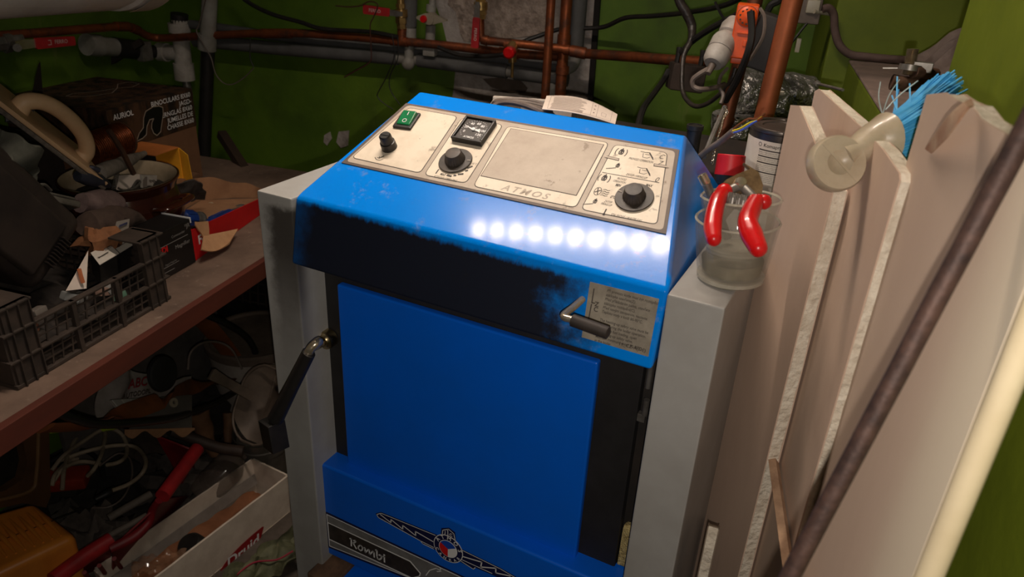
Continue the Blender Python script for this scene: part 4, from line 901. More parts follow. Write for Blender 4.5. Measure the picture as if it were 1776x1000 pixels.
def paperf(a, b, lift=0.0):
    p = (pc[0] * (1 - a) + pc[1] * a) * (1 - b) + (pc[2] * (1 - a) + pc[3] * a) * b
    return p + Vector((0, 0, .010 * math.sin(math.pi * a) * (.4 + .6 * b) + lift))
sh = root('instruction_sheet', 'white printed instruction sheet lying curved behind the hood', 'paper', at(1005, 200, y=.36))
part('sheet', MB().grid(paperf, 14, 8, .0006), paper, sh)
q = MB()
def pq(a0, a1, b0, b1, n=4):
    V = []; F = []
    for i in range(n + 1):
        a = a0 + (a1 - a0) * i / n; V += [paperf(a, b0, .0004), paperf(a, b1, .0004)]
        if i: F.append((2 * i - 2, 2 * i, 2 * i + 1, 2 * i - 1))
    q.add(V, F)
random.seed(3)
for k in range(11):
    b = .10 + k * .075; pq(.10 + .03 * random.random(), .50 + .1 * random.random(), b, b + .018, 6)
for a in (.07, .66, .74, .93): pq(a, a + .003, .06, .94, 2)
for b in (.06, .94): pq(.07, .93, b, b + .01, 8)
for b in (.25, .5, .75): pq(.69, .71, b, b + .05, 1)
for a0, a1, b0, b1 in ((.80, .80 + .003, .25, .5), (.86, .863, .25, .5), (.80, .863, .25, .26), (.80, .863, .49, .5)): pq(a0, a1, b0, b1, 1)
part('lettering', q, mat('pale_ink', (120, 92, 88), rough=.7), sh)
blk2 = root('pipe_stub', 'short black pipe stub standing behind the right end of the hood', 'pipe', Vector((0, 0, 0)) + at(1206, 260, y=.37))
s1 = at(1206, 218, y=.37)
part('pipe_run', MB().cyl((s1.x, s1.y, TOPZ), s1, .0098, n=20), black_plastic, blk2)
part('rim', MB().lathe([(.0098, -.006), (.0112, -.005), (.0112, .001), (.009, .001), (.009, -.004), (0, -.004)], 20, Matrix.Translation(s1)), rubber, blk2)
# mains cable with bared wires
mc = root('bared_cable', 'grey mains cable with bared coloured wires pointing at the paint tin', 'cable', at(1240, 250, d=1.0))
part('sheath', MB().tube([at(1196, 292, d=1.04), at(1220, 266, d=1.02), at(1250, 245, d=1.0), at(1272, 227, d=.98)], .0042, 10), grey_cable, mc)
for nm, rgb, dy, pts in (('wire', (210, 190, 40), 0, [(1271, 227), (1285, 222), (1300, 213), (1312, 209), (1322, 203)]), ('wire', (70, 96, 190), 1.2, [(1271, 229), (1282, 226), (1294, 220), (1306, 212), (1318, 206)]), ('wire', (112, 66, 40), -2, [(1272, 225), (1284, 216), (1298, 208), (1312, 208), (1327, 198)])):
    part(nm, MB().tube([at(x, y + dy, d=.98 - .004 * i) for i, (x, y) in enumerate(pts)], .0013, 6), mat('wire_%d_%d' % rgb[:2], rgb, rough=.4, var=.1), mc)
part('core', MB().tube([at(1314, 209, d=.965), at(1322, 204, d=.962)], .0016, 6, sub=1), copper, mc)
# chain and rod of the draught regulator
ch = root('regulator_chain', 'thin chain and dull rod hanging beside the tarnished pipe', 'chain', at(1240, 260, d=1.06))
part('rod', MB().tube([at(1257, 186, d=1.10), at(1240, 225, d=1.06), at(1221, 272, d=1.02)], .0036, 8, sub=1), steel, ch)
mb = MB()
cpts = catmull([at(1256, 186, d=1.09), at(1261, 195, d=1.09), at(1254, 205, d=1.08), at(1250, 222, d=1.07), at(1244, 240, d=1.06), at(1239, 262, d=1.05), at(1235, 285, d=1.05)], 6)
for i, p in enumerate(cpts[:-1]):
    d_ = (cpts[i + 1] - p).normalized(); o = d_.orthogonal().normalized(); o = o if i % 2 else d_.cross(o)
    mb.tube([p + d_ * (.0028 * math.cos(a)) + o * (.0016 * math.sin(a)) for a in [2 * math.pi * j / 8 for j in range(9)]], .0005, 4, sub=1)
part('chain', mb, chrome, ch)
# red thermostatic valve head
tv = root('thermostat_valve', 'red numbered thermostatic valve head behind the tumblers', 'valve', at(1266, 318, d=.98))
v0, v1 = at(1264, 305, d=.975), at(1269, 268, d=.975); vz = (v1 - v0).normalized(); vx = (CP - v0).cross(vz).normalized(); VM = Matrix(((vx.x, vz.cross(vx).x, vz.x, v0.x), (vx.y, vz.cross(vx).y, vz.y, v0.y), (vx.z, vz.cross(vx).z, vz.z, v0.z), (0, 0, 0, 1)))
hv = (v1 - v0).length
vb = MB().lathe([(0, -.060), (.012, -.060), (.012, -.012), (.0170, -.010), (.0174, .001), (0, .001)], 24, VM)
part('valve_body', vb, black_plastic, tv, 'black lower body')
nn = 40; rr = lambda j: .0178 - (.0007 if j % 2 else 0)
c = MB(); vs = []
for z_, k in ((.001, 1), (hv * .96, .96), (hv, .90), (hv, .55), (hv - .0012, .52), (hv - .0012, 0)):
    vs.append([c.bm.verts.new(VM @ Vector((0, 0, z_)))] if k == 0 else [c.bm.verts.new(VM @ Vector((rr(j) * k * math.cos(2 * math.pi * j / nn), rr(j) * k * math.sin(2 * math.pi * j / nn), z_))) for j in range(nn)])
for a, b in zip(vs, vs[1:]):
    for j in range(nn):
        c.bm.faces.new((a[j], a[(j + 1) % nn], b[0]) if len(b) == 1 else (a[j], a[(j + 1) % nn], b[(j + 1) % nn], b[j]))
part('cap', c, mat('red_cap', (196, 24, 34), rough=.45, rgb2=(160, 16, 26)), tv, 'red ribbed cap')
q = MB()
for s_, th, dz in (('60', -118, .34), ('50', -52, .10), ('°C', -140, .34), ('0', -122, .10)):
    a = R(th); P_ = VM @ Vector((.0181 * math.cos(a), .0181 * math.sin(a), hv * dz)); nrm = (VM.to_3x3() @ Vector((math.cos(a), math.sin(a), 0)))
    txt(q, s_, .0062, frame(P_, vz.cross(nrm), vz), bold=.03)
part('lettering', q, white_ink, tv)
# paint tin
tin = root('paint_tin', 'paint tin with white printed label and dark lid beside the plasterboard', 'tin', (0.255, .365, TOPZ))
TZ0 = .082
tinM = mat('tin_metal', (112, 104, 98), rough=.35, metal=.8, rgb2=(78, 70, 64), scale=30)
part('can', MB().lathe([(0, 0), (.0415, 0), (.0425, .001), (.0425, .003), (.0415, .004), (.0415, TZ0 - .004), (.0430, TZ0 - .003), (.0435, TZ0), (.0425, TZ0 + .002), (.0395, TZ0 + .001), (.0385, TZ0 - .003), (0, TZ0 - .003)], 48), tinM, tin, local=True)
part('lid', MB().lathe([(0, TZ0 - .001), (.026, TZ0 - .001), (.0275, TZ0 + .0005), (.0345, TZ0 + .0005), (.036, TZ0 - .001), (.0385, TZ0 - .001), (.0385, TZ0 - .0035), (0, TZ0 - .0035)], 48), mat('dark_lid', (84, 74, 68), rough=.5, metal=.5, rgb2=(58, 50, 46)), tin, local=True)
lw_ = part('label', MB().lathe([(.0418, .006), (.0418, TZ0 - .012)], 60), mat('tin_label', (222, 214, 200), rough=.5, rgb2=(208, 198, 184)), tin, local=True)
vw = Vector((CP.x - .255, CP.y - .365, 0)).normalized(); tha = math.atan2(vw.y, vw.x)
q = MB(); 
def wrap(mb, c0, r):
    for v_ in mb.bm.verts:
        a = tha + v_.co.x / r; v_.co = Vector((r * math.cos(a), r * math.sin(a), v_.co.y))
txt(q, 'Komaprim 3v1', .0062, Matrix.Translation((-.021, TZ0 - .0175, 0)), 'LEFT', bold=.01)
zz = TZ0 - .024
for sz, n_ in ((0.0, 2), (.0, 2), (0, 4), (0, 5)):
    q.add([(-.026, zz, 0), (.030, zz, 0), (.030, zz + .0014, 0), (-.026, zz + .0014, 0)], [(0, 1, 2, 3)]); zz -= .0022
    for k in range(n_):
        t_ = ['Základní barva na kov antikorozní 3v1', 'Použití na železo a ocel vnitřní venkovní', 'Ředidlo S 6006 vydatnost dvě vrstvy', 'Nanášejte štětcem na suchý podklad', 'Skladujte v originálních obalech'][(k + n_) % 5]
        txt(q, t_, .0019, Matrix.Translation((-.026, zz, 0)), 'LEFT', wx=1.05); zz -= .0022
    zz -= .0012
ring_ = arc(-.026, TZ0 - .0172, .0022, 0, 360, 14)
for a, b in zip(ring_, ring_[1:]):
    a, b = Vector(a), Vector(b); n_ = (b - a).orthogonal().normalized() * .0003; q.add([(*(a - n_), 0), (*(b - n_), 0), (*(b + n_), 0), (*(a + n_), 0)], [(0, 1, 2, 3)])
bmesh.ops.subdivide_edges(q.bm, edges=[e for e in q.bm.edges if e.calc_length() > .008], cuts=12)
wrap(q, None, .04195)
part('lettering', q, ink, lw_, local=True)

# tumblers and secateurs
GC_ = Vector((.2695, .0593, PZ + .0003))
def tumbler(name, label, M, h, r0, r1):
    t = root(name, label, 'glass', M)
    gm_ = mat('dusty_glass', (150, 144, 130), rough=.08, alpha=.24, rgb2=(180, 172, 154), scale=40, spec=.9)
    th_ = .0022
    gr2 = mat('dusty_rim_gleam', (196, 190, 174), rough=.08, alpha=.62, rgb2=(170, 164, 146), scale=60, spec=1.0)  # rim and base paler and denser: the glass edges' gleam put into colour
    part('rim', MB().lathe([(r1 - th_ * 1.1, h - .0012), (r1 - th_ * .5, h + .0004), (r1 + .0003, h - .0012), (r1 - th_ * .5, h - .0022), (r1 - th_ * 1.1, h - .0012)], 56), gr2, t, local=True)
    part('base', MB().lathe([(0, .0002), (r0 * .9, .0002), (r0 + .0004, .003), (r0 + .0006, .0065), (r0 * .93, .0075), (r0 * .6, .0066), (0, .0062)], 48), gr2, t, local=True)
    part('bowl', MB().lathe([(0, .0), (r0 * .86, .0), (r0, .003), (r0 + (r1 - r0) * .3, h * .3), (r1, h - .001), (r1 - th_ * .5, h), (r1 - th_, h - .001), (r0 - th_ + (r1 - r0) * .3, h * .3), (r0 - th_ - .001, .009), (r0 * .6, .0065), (0, .006)], 56), gm_, t, local=True)
    return t
tumbler('glass_tumbler', 'dirty glass tumbler standing on the right grey panel edge', TR(GC_.x, GC_.y, GC_.z, 0, 0, R(-3)), .062, .0315, .0392)
tumbler('glass_tumbler', 'second glass tumbler nested inside the lower one, behind the red handles', TR(GC_.x - .0003, GC_.y + .002, GC_.z + .0262, 0, R(-4), R(-5)), .056, .0265, .0372)
gr_ = MB()
gr_.lathe([(0, .0086), (.026, .0086), (.0275, .010), (.0293, .022), (.0290, .022), (.0268, .011), (0, .0094)], 30, TR(GC_.x, GC_.y, GC_.z + .0003, 0, 0, R(-3)))
solo('grime_deposit', gr_, mat('brown_grime', (96, 84, 58), rough=.9, rgb2=(150, 140, 110), scale=70, alpha=.55), 'brownish grime dried in the bottom of the lower tumbler', 'grime')
sec = root('secateurs', 'red-handled secateurs laid across the tumblers', 'secateurs', at(1283, 330, d=.71))
def hpts(L): return [at(x, y, d=d) for x, y, d in L]
lhp = hpts([(1256, 332, .712), (1246, 345, .702), (1239, 370, .690), (1236, 395, .679), (1238, 414, .670)])
rhp = hpts([(1312, 347, .706), (1303, 365, .697), (1297, 385, .686), (1304, 407, .677), (1315, 430, .668)])
part('handle', MB().tube(lhp, [.0063, .0074, .0078, .0080, .0067], 16, sub=6).ball(lhp[0], .0078, 14).ball(lhp[-1], .0067, 14), red_grip, sec, 'left red handle')
part('handle', MB().tube(rhp, [.0076, .0084, .0087, .0097, .0080], 16, sub=6).ball(rhp[-1], .0080, 14).tube(hpts([(1312, 347, .706), (1324, 350, .708)]), .0063, 12, sub=1).ball(hpts([(1325, 350, .708)])[0], .0071, 12), red_grip, sec, 'right red handle')
pv0 = at(1284, 318, d=.718); pn = (CP - pv0).normalized()
HM = frame(pv0, (CM @ Vector((1, -.15, 0))), (CM @ Vector((.15, 1, -.5))))
part('blade', MB().prism([(-.018, -.004), (-.012, .004), (-.002, .012), (.010, .020), (.004, .026), (.018, .018), (.022, .004), (.020, -.012), (.012, -.016), (.004, -.010), (-.010, -.010)], .0035, HM, -.006), mat('grimy_brass_steel', (160, 132, 98), rough=.45, metal=.8, rgb2=(104, 84, 62), scale=80), sec, 'grimy hooked blade')
part('tang', MB().tube(hpts([(1258, 334, .712), (1270, 328, .715), (1282, 322, .718)]), .0045, 10, sub=2).tube(hpts([(1310, 348, .709), (1302, 338, .712), (1290, 326, .717)]), .0045, 10, sub=2), steel, sec)
part('bolt', MB().lathe([(0, .005), (.0045, .0042), (.006, .0015), (.006, -.004), (0, -.004)], 16, HM), chrome, sec, 'bright pivot bolt')
sp = MB(); s0, s1_ = at(1262, 346, d=.708), at(1292, 352, d=.708); sx = (s1_ - s0).normalized(); so = sx.orthogonal().normalized(); sy = sx.cross(so)
sp.tube([s0 + sx * ((s1_ - s0).length * k / 70) + (so * math.cos(k * .75) + sy * math.sin(k * .75)) * .0062 for k in range(71)], .0014, 6, sub=1)
part('spring', sp, steel, sec, 'coiled spring')
stk = root('metal_tube', 'thin metal tube leaning in the tumblers left of the secateurs', 'tube', at(1236, 352, d=.70))
part('tube', MB().tube([at(1218, 305, d=.725), at(1228, 325, d=.728), at(1262, 412, d=.752)], .0042, 12, sub=1), steel, stk)
part('tip', MB().lathe([(.0024, 0), (.0044, .0005), (.0046, -.008), (.0040, -.009)], 14, frame(at(1217.6, 304, d=.724), (at(1218, 305, d=.725) - at(1228, 325, d=.728)).orthogonal(), (at(1218, 305, d=.725) - at(1228, 325, d=.728)).cross((at(1218, 305, d=.725) - at(1228, 325, d=.728)).orthogonal()))), chrome, stk)

# ------------------------------------------------------------------ plasterboard sheets
gyp = mat('white_gypsum', (226, 216, 198), rough=.9, rgb2=(196, 182, 162), scale=60, bump=1.0, bscale=140, bdist=.004)
facing = mat('pinkish_board_paper', (206, 180, 160), rough=.75, rgb2=(190, 162, 142), scale=6, bump=.08, bscale=200, stretch=(1, 1, .3))
stain(facing, (126, 94, 72), lambda nt, p: mth(nt, 'MULTIPLY', ss(nt, nz(nt, p, 7, 5, (1, 1, .2)), .56, .75), .5))
def board(name, label, P, yaw, outline, thick=.0125, rim=.0012, rough_edge=.0012, bound=None, fm=None):
    """Upright board in the vertical plane through P turned to yaw; outline in pixels or (h, z) pairs."""
    D = Vector((math.cos(R(yaw)), math.sin(R(yaw)), 0)); N = Vector((-D.y, D.x, 0))       # N points left, towards the boiler
    if N.x > 0: N = -N
    Fm = Matrix(((D.x, 0, N.x, P.x), (D.y, 0, N.y, P.y), (0, 1, 0, 0), (0, 0, 0, 1)))
    o = []
    for q in outline:
        if len(q) == 3: o.append((q[0], q[1]))
        else:
            w_ = at(*q, plane=(P, N)); o.append(((w_ - P).dot(D), w_.z))
    pts = []
    n = len(o)
    for i in range(n):
        a, b = Vector(o[i]), Vector(o[(i + 1) % n]); k = max(1, int((b - a).length / .016))
        for j in range(k): pts.append(tuple(a.lerp(b, j / k)))
    t = root(name, label, 'plasterboard', Matrix.Translation((P.x, P.y, 0)))
    rnd = random.Random(len(label))
    jag = [(x + rnd.uniform(-rough_edge, rough_edge), z + rnd.uniform(-rough_edge, rough_edge) if z > .01 else z) for x, z in pts]
    part('gypsum_core', MB().prism(jag, thick - 2 * rim, Fm, -(thick - rim)), gyp, t, 'white broken gypsum edge')
    part('paper_facing', MB().prism([(x, z) for x, z in pts], rim, Fm, -rim), fm or facing, t, 'paper facing')
    part('paper_facing', MB().prism([(x, z) for x, z in pts], rim, Fm, -thick), fm or facing, t)
    return t, Fm, o
P1 = at(1444, 332, d=.70) + Vector((.0028, 0, 0)); P1.z = 0
b1_, F1, o1_ = board('plasterboard_sheet', 'hindmost plasterboard sheet, lowest beside the boiler, with a broad white broken edge', P1, 115.6, [(0, 0, 0), (0.142, 0, 0), (1371, 182), (1386, 183), (1410, 240), (1428, 292), (1444, 332)], .0135)
P2 = at(1559, 306, d=.60); P2.z = 0
b2_, F2, o2_ = board('plasterboard_sheet', 'middle plasterboard sheet whose tall back corner rises behind the brush', P2, 106, [(0, 0, 0), (0.25, 0, 0), (1413, 158), (1420, 154), (1494, 221), (1530, 258), (1559, 300), (1560, 312)], .0125)
P3 = at(1776, 530, d=.40); P3.z = 0
face3 = mat('pale_board_paper', (204, 180, 160), rough=.7, rgb2=(192, 166, 146), scale=5, bump=.06, bscale=200, stretch=(1, 1, .3))
stain(face3, (226, 214, 190), lambda nt, p: mth(nt, 'MULTIPLY', ss(nt, mth(nt, 'ADD', sep(nt, p)[1], mth(nt, 'MULTIPLY', nz(nt, p, 9, 4, (1, 1, .15)), .03)), .105, .02), .8))  # cream edge paper, with the glare along it painted into the same gradient
b3_, F3, o3_ = board('plasterboard_sheet', 'nearest and largest plasterboard sheet with a torn top edge and cream bound edge', P3, 103, [(0, 0, 0), (.25, 0, 0), (1607, 164), (1640, 160), (1656, 172), (1684, 184), (1700, 206), (1752, 236), (1800, 268), (1850, 310)], .0125, fm=face3)
zt3 = o3_[-1][1]
part('bound_edge', MB().tube([F3 @ Vector((.001, 0.0, -.006)), F3 @ Vector((.001, zt3, -.006))], .0068, 12, sub=1), mat('cream_bound_paper', (222, 206, 172), rough=.6, rgb2=(206, 188, 152), scale=10), b3_, 'cream factory-bound edge')
def on3(px, py, off=.0015):
    N = Vector((F3[0][2], F3[1][2], F3[2][2])); return at(px, py, plane=(Vector((F3[0][3], F3[1][3], 0)) + N * off, N))
fl_ = [(1685, 170), (1672, 176), (1655, 190), (1640, 206), (1624, 228), (1604, 258)]; fr_ = [(1690, 182), (1680, 186), (1666, 204), (1654, 222), (1640, 240), (1614, 266)]
part('torn_flap', MB().grid(lambda a, b: on3(*[fl_[int(round(a * 5))][k] * (1 - b) + fr_[int(round(a * 5))][k] * b for k in (0, 1)], .003 + .012 * math.sin(math.pi * a) + .004 * b), 5, 2, .0008), mat('brown_torn_paper', (150, 96, 68), rough=.8, rgb2=(196, 168, 140), scale=30), b3_, 'brown torn strip of facing')
# offcuts between the sheets
def lath(name, label, a, b, w_, d_, m, cat='offcut'):
    return solo(name, MB().tube([a, a.lerp(b, .5), b], [w_, w_ * 1.0, w_ * .9], 4, sub=1, flat=(CM @ Vector((0, 0, 1)), d_)), m, label, cat)
oc = MB(); pa = at(1237, 905, y=.04)
b4, F4, o4 = board('plasterboard_offcut', 'small pointed plasterboard offcut standing between boiler and sheets', Vector((pa.x, pa.y - .045, 0)), 96, [(0, 0, 0), (.075, 0, 0), (.062, pa.z - .03, 0), (.047, pa.z - .004, 0), (.036, pa.z, 0), (.028, pa.z - .02, 0)], .0125, fm=mat('grey_dusty_paper', (150, 134, 116), rough=.9, rgb2=(112, 98, 84), scale=20))
N2 = Vector((F2[0][2], F2[1][2], F2[2][2])); O2 = Vector((F2[0][3], F2[1][3], 0)) + N2 * .008
l0, l1 = at(1341, 795, plane=(O2, N2)), at(1366, 972, plane=(O2, N2)); ld = (l1 - l0).normalized(); l2 = l0 + ld * min(.9, (0 - l0.z) / ld.z)
lath('wooden_lath', 'thin rough wooden lath slanting between the first two sheets', l0, l2, .0060, .7, mat('raw_lath_wood', (186, 152, 122), rough=.85, rgb2=(140, 108, 84), scale=40, stretch=(1, 1, .1)), 'lath')
# paste brush on top of the sheets
br = root('paste_brush', 'pale plastic brush with bright blue bristles lying on the sheet edges', 'brush', at(1500, 260, d=.66))
h0, h1, h2, h3 = at(1450, 284, d=.665), at(1482, 264, d=.675), at(1505, 251, d=.69), at(1532, 246, d=.70)
horn = mat('horn_plastic', (196, 182, 158), rough=.35, rgb2=(168, 152, 128), scale=20, coat=.2)
try:
    hb = horn.node_tree.nodes['Principled BSDF']; hb.inputs['Subsurface Weight'].default_value = .25; hb.inputs['Subsurface Radius'].default_value = (.01, .007, .004)
except KeyError: pass
dn = (CP - h0).normalized(); DM_ = frame(h0, CM @ Vector((1, .25, 0)), CM @ Vector((-.25, 1, 0)))
part('handle_disc', MB().lathe([(0, .004), (.006, .0042), (.010, .0075), (.0210, .0072), (.0226, .004), (.0226, -.005), (.021, -.008), (0, -.008)], 36, DM_).box(-.001, .001, -.0200, .0200, .0072, .0080, DM_ @ Matrix.Rotation(R(28), 4, 'Z')), horn, br, 'round flat handle end')
part('neck', MB().tube([h0 + (h1 - h0) * .45, h1, h2, h3], [.0125, .0105, .0175, .0262], 22, sub=6, flat=((CM @ Vector((-.45, -.75, .5))).normalized(), .85)), horn, br, 'flared pale ferrule')
bd = (at(1622, 200, d=.745) - h3).normalized(); side = (CM @ Vector((.45, .85, 0))).normalized(); dep = bd.cross(side)
rb = random.Random(5); mb = MB()
for k in range(1500):
    a = rb.uniform(0, 2 * math.pi); r_ = math.sqrt(rb.random()); o = h3 - bd * .006 + side * (0.0255 * r_ * math.cos(a)) + dep * (.0165 * r_ * math.sin(a))
    fan = side * (r_ * math.cos(a) * .38) + dep * (r_ * math.sin(a) * .22); L__ = rb.uniform(.056, .074)
    stray = .35 if rb.random() < .02 else .06
    j = Vector((rb.gauss(0, 1), rb.gauss(0, 1), rb.gauss(0, 1))) * stray
    d1 = (bd + fan + j * .3).normalized(); d2 = (bd + fan * 1.2 + j).normalized()
    mb.tube([o, o + d1 * L__ * .5, o + d1 * L__ * .5 + d2 * L__ * .5], [.0013, .0012, .0008], 4, sub=1)
part('bristles', mb, mat('blue_bristle', (52, 158, 222), rough=.4, rgb2=(100, 186, 230), scale=60), br, 'bright blue bristles', 'stuff')
mb = MB()
for a, b_, c_ in (((1532, 205), (1524, 170), (1527, 142)), ((1530, 200), (1542, 165), (1560, 138)), ((1536, 190), (1560, 165), (1592, 140))):
    mb.tube([at(*a, d=.70), at(*b_, d=.71), at(*c_, d=.72)], .0005, 4)
part('stray_bristle', mb, mat('clear_bristle', (170, 190, 190), rough=.3), br)
# rusty rod in front of the sheets
r0_, r1_ = at(1790, 205, d=.42), at(1368, 1003, d=.46); rd = (r1_ - r0_).normalized()
solo('iron_rod', MB().tube([r0_ - rd * .10, r0_, r0_.lerp(r1_, .33), r0_.lerp(r1_, .66), r1_, r1_ + rd * ((-r1_.z) / rd.z)], .0052, 14, sub=4).jitter(.0003, 60), mat('rusty_rod', (84, 62, 54), rough=.6, metal=.35, rgb2=(48, 36, 34), scale=90, bump=.6, bscale=160), 'rusty iron rod slanting in front of the nearest sheet', 'rod')

# ------------------------------------------------------------------ the shelf on the left and what lies on it
SZT = 0.80                                     # top of the shelf board
dustwood = mat('dusty_shelf_wood', (122, 100, 86), rough=.9, rgb2=(84, 68, 58), scale=7, bump=.4, bscale=60, stretch=(1, 1, 1))
stain(dustwood, (160, 140, 124), lambda nt, p: mth(nt, 'MULTIPLY', ss(nt, nz(nt, p, 30, 7), .58, .72), .6))
redwood = mat('red_brown_wood', (92, 40, 25), rough=.75, rgb2=(64, 28, 18), scale=10, stretch=(1, .15, 1))
shelf = root('shelf', 'long dusty wooden shelf with a red-brown front rail along the left wall', 'shelf', rw(-1.0, .2, 0))
part('shelf_board', MB().box(-1.418, -.648, -1.2, 1.10, .774, SZT, ROOM, .002), dustwood, shelf)
part('front_rail', MB().box(-.6475, -.632, -1.2, 1.10, .764, SZT + .003, ROOM, .002), redwood, shelf, 'red-brown front rail')
for v_ in (-.9, 1.06): part('leg', MB().box(-.70, -.655, v_ - .022, v_ + .022, 0, .771, ROOM, .002), redwood, shelf)
part('leg', MB().box(-1.40, -1.355, 1.04, 1.09, 0, .771, ROOM, .002), redwood, shelf)
def RM(u, v, z, rz=0, rx=0, ry=0): return ROOM @ TR(u, v, z, rz, rx, ry)
# binocular carton: front face turned to the aisle
bxf = mat('camouflage_print', (74, 50, 34), rough=.6, rgb2=(30, 22, 16), scale=38, stretch=(1, 1, .35), lo=.42, hi=.6)
cardd = mat('brown_carton', (120, 84, 58), rough=.85, rgb2=(96, 66, 46), scale=10)
bx = root('binocular_carton', 'brown carton with a camouflage binoculars print at the back of the shelf', 'carton', RM(-1.25, .8, SZT))
part('carton', MB().box(-1.40, -1.101, .655, .940, SZT + .001, 1.032, ROOM, .002), cardd, bx)
part('lid', MB().box(-1.402, -1.0995, .653, .942, .940, 1.036, ROOM, .002), bxf, bx, 'camouflage printed lid')
BF = frame(rw(-1.0992, .653, .940), E2, (0, 0, 1))
q = MB()
for i, s_ in enumerate(('BINOCULARS 8X60', 'JAGD-', 'FERNGLAS 8X60', 'JUMELLES DE', 'CHASSE 8X60')): txt(q, s_, .0165, BF @ Matrix.Translation((.278, .083 - i * .0165, .0006)), 'RIGHT', bold=.008)
txt(q, 'AURIOL', .0175, BF @ Matrix.Translation((.016, .077, .0006)), 'LEFT', bold=.008)
part('lettering', q, white_ink, bx)
sil = [(.060, .004), (.072, .020), (.088, .030), (.094, .052), (.104, .066), (.130, .072), (.150, .070), (.162, .064), (.160, .048), (.150, .026), (.142, .008), (.128, .002), (.118, .010), (.114, .024), (.118, .036), (.126, .044), (.112, .044), (.100, .030), (.094, .012), (.080, .006)]
q = MB(); q.prism([(x * 1.0, y) for x, y in sil], .0003, BF @ Matrix.Translation((.012, .006, 0)), .0006); part('picture_print', q, mat('print_black', (16, 13, 12), rough=.5), bx, 'dark binoculars picture')
q = MB(); ribbon(q, [(x + .012, y + .006) for x, y in sil + sil[:1]], .0022, BF, .0012); part('picture_outline', q, mat('pale_glow_print', (168, 152, 136), rough=.6), bx)
q = MB(); TF = frame(rw(-1.25, .80, 1.0364), E2, -E1)
ribbon(q, [(.05, 0), (.09, .035), (.125, .03), (.12, -.005), (.08, -.02), (.05, 0)], .002, TF, .0004); ribbon(q, [(.05, 0), (.0, .01), (-.05, .04), (-.08, .03), (-.06, -.01), (.0, -.03), (.05, 0)], .002, TF, .0004)
part('picture_outline', q, mat('pale_glow_print', (168, 152, 136)), bx)
# dark cartons stacked in the far left
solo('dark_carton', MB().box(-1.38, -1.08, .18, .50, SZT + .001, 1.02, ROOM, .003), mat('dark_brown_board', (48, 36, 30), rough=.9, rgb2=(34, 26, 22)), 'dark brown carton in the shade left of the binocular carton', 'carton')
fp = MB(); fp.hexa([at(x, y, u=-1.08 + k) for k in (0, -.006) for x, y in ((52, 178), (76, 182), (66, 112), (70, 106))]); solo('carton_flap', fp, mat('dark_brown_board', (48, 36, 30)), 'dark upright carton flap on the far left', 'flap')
# hidden stack the pot, spool and yellow carton rest on
solo('flat_carton', MB().box(-1.095, -.992, .632, .80, SZT + .001, .866, ROOM, .002), cardd, 'flat brown carton under the yellow carton behind the pot', 'carton')
# yellow open carton
ye = root('yellow_carton', 'open orange-yellow carton behind the enamel pot', 'carton', RM(-1.03, .68, .896))
YM = RM(-1.04, .698, .867)
yl = mat('yellow_board', (240, 176, 44), rough=.7, rgb2=(220, 152, 34), scale=12); yo = mat('orange_board', (206, 122, 58), rough=.75, rgb2=(176, 100, 46), scale=10)
part('top_panel', MB().box(-.055, .050, -.039, .039, .078, .080, YM), yo, ye, 'dusty orange top')
part('side_panel', MB().box(-.055, .050, -.039, -.037, 0, .078, YM), mat('black_print_card', (24, 22, 22), rough=.45, rgb2=(38, 34, 32), scale=20), ye, 'black printed side')
part('side_panel', MB().box(-.055, .050, .037, .039, 0, .078, YM), yl, ye, 'yellow inner side')
part('back_panel', MB().box(-.055, -.053, -.037, .037, 0, .078, YM), yl, ye)
part('base', MB().box(-.053, .050, -.037, .037, 0, .002, YM), yl, ye)
part('flap', MB().hexa([YM @ Vector(q_) for q_ in ((.050, .039, .0), (.084, .030, -.004), (.050, .041, .0), (.084, .032, -.004), (.050, .039, .078), (.078, .032, .066), (.050, .041, .078), (.078, .034, .066))]), yl, ye, 'yellow end flap')
q = MB(); txt(q, 'DE', .026, frame(YM @ Vector((.030, -.0394, .040)), YM.to_3x3() @ Vector((0, 0, -1)), YM.to_3x3() @ Vector((1, 0, 0))), bold=.02)
part('lettering', q, mat('yellow_ink', (220, 190, 60)), ye, 'yellow lettering')
part('pale_label', MB().box(-.050, -.012, -.0396, -.039, .01, .07, YM), mat('grey_card', (150, 142, 132), rough=.6), ye)
# copper wire spool
spm = mat('copper_winding', (142, 72, 34), rough=.35, metal=.7, rgb2=(84, 40, 20), scale=160, stretch=(.1, 1, 1), bump=.6, bscale=300)
so_ = root('wire_spool', 'spool of shiny copper wire lying behind the plastering float', 'spool', at(185, 262, u=-.95))
w0, w1 = at(150, 262, u=-.97), at(212, 240, u=-.97)
wx_ = (w1 - w0).normalized(); SMx = frame(w0, wx_.orthogonal(), wx_.cross(wx_.orthogonal())); wl__ = (w1 - w0).length
part('winding', MB().lathe([(0, 0)] + [(.033 + (.0012 if k % 2 else 0), wl__ * k / 40) for k in range(41)] + [(0, wl__)], 28, SMx), spm, so_)
part('flange', MB().lathe([(0, wl__), (.036, wl__), (.036, wl__ + .003), (.012, wl__ + .003), (.012, wl__ - .01), (0, wl__ - .01)], 28, SMx), mat('brown_flange', (92, 60, 40), rough=.7), so_)
solo('rusty_strip', MB().tube([at(188, 225, u=-.90), at(212, 262, u=-.90), at(232, 302, u=-.90)], .0055, 4, sub=1), mat('rusty_strip', (86, 56, 40), rough=.7, rgb2=(60, 40, 30), scale=40), 'narrow rusty strip sticking up out of the pot', 'strip')
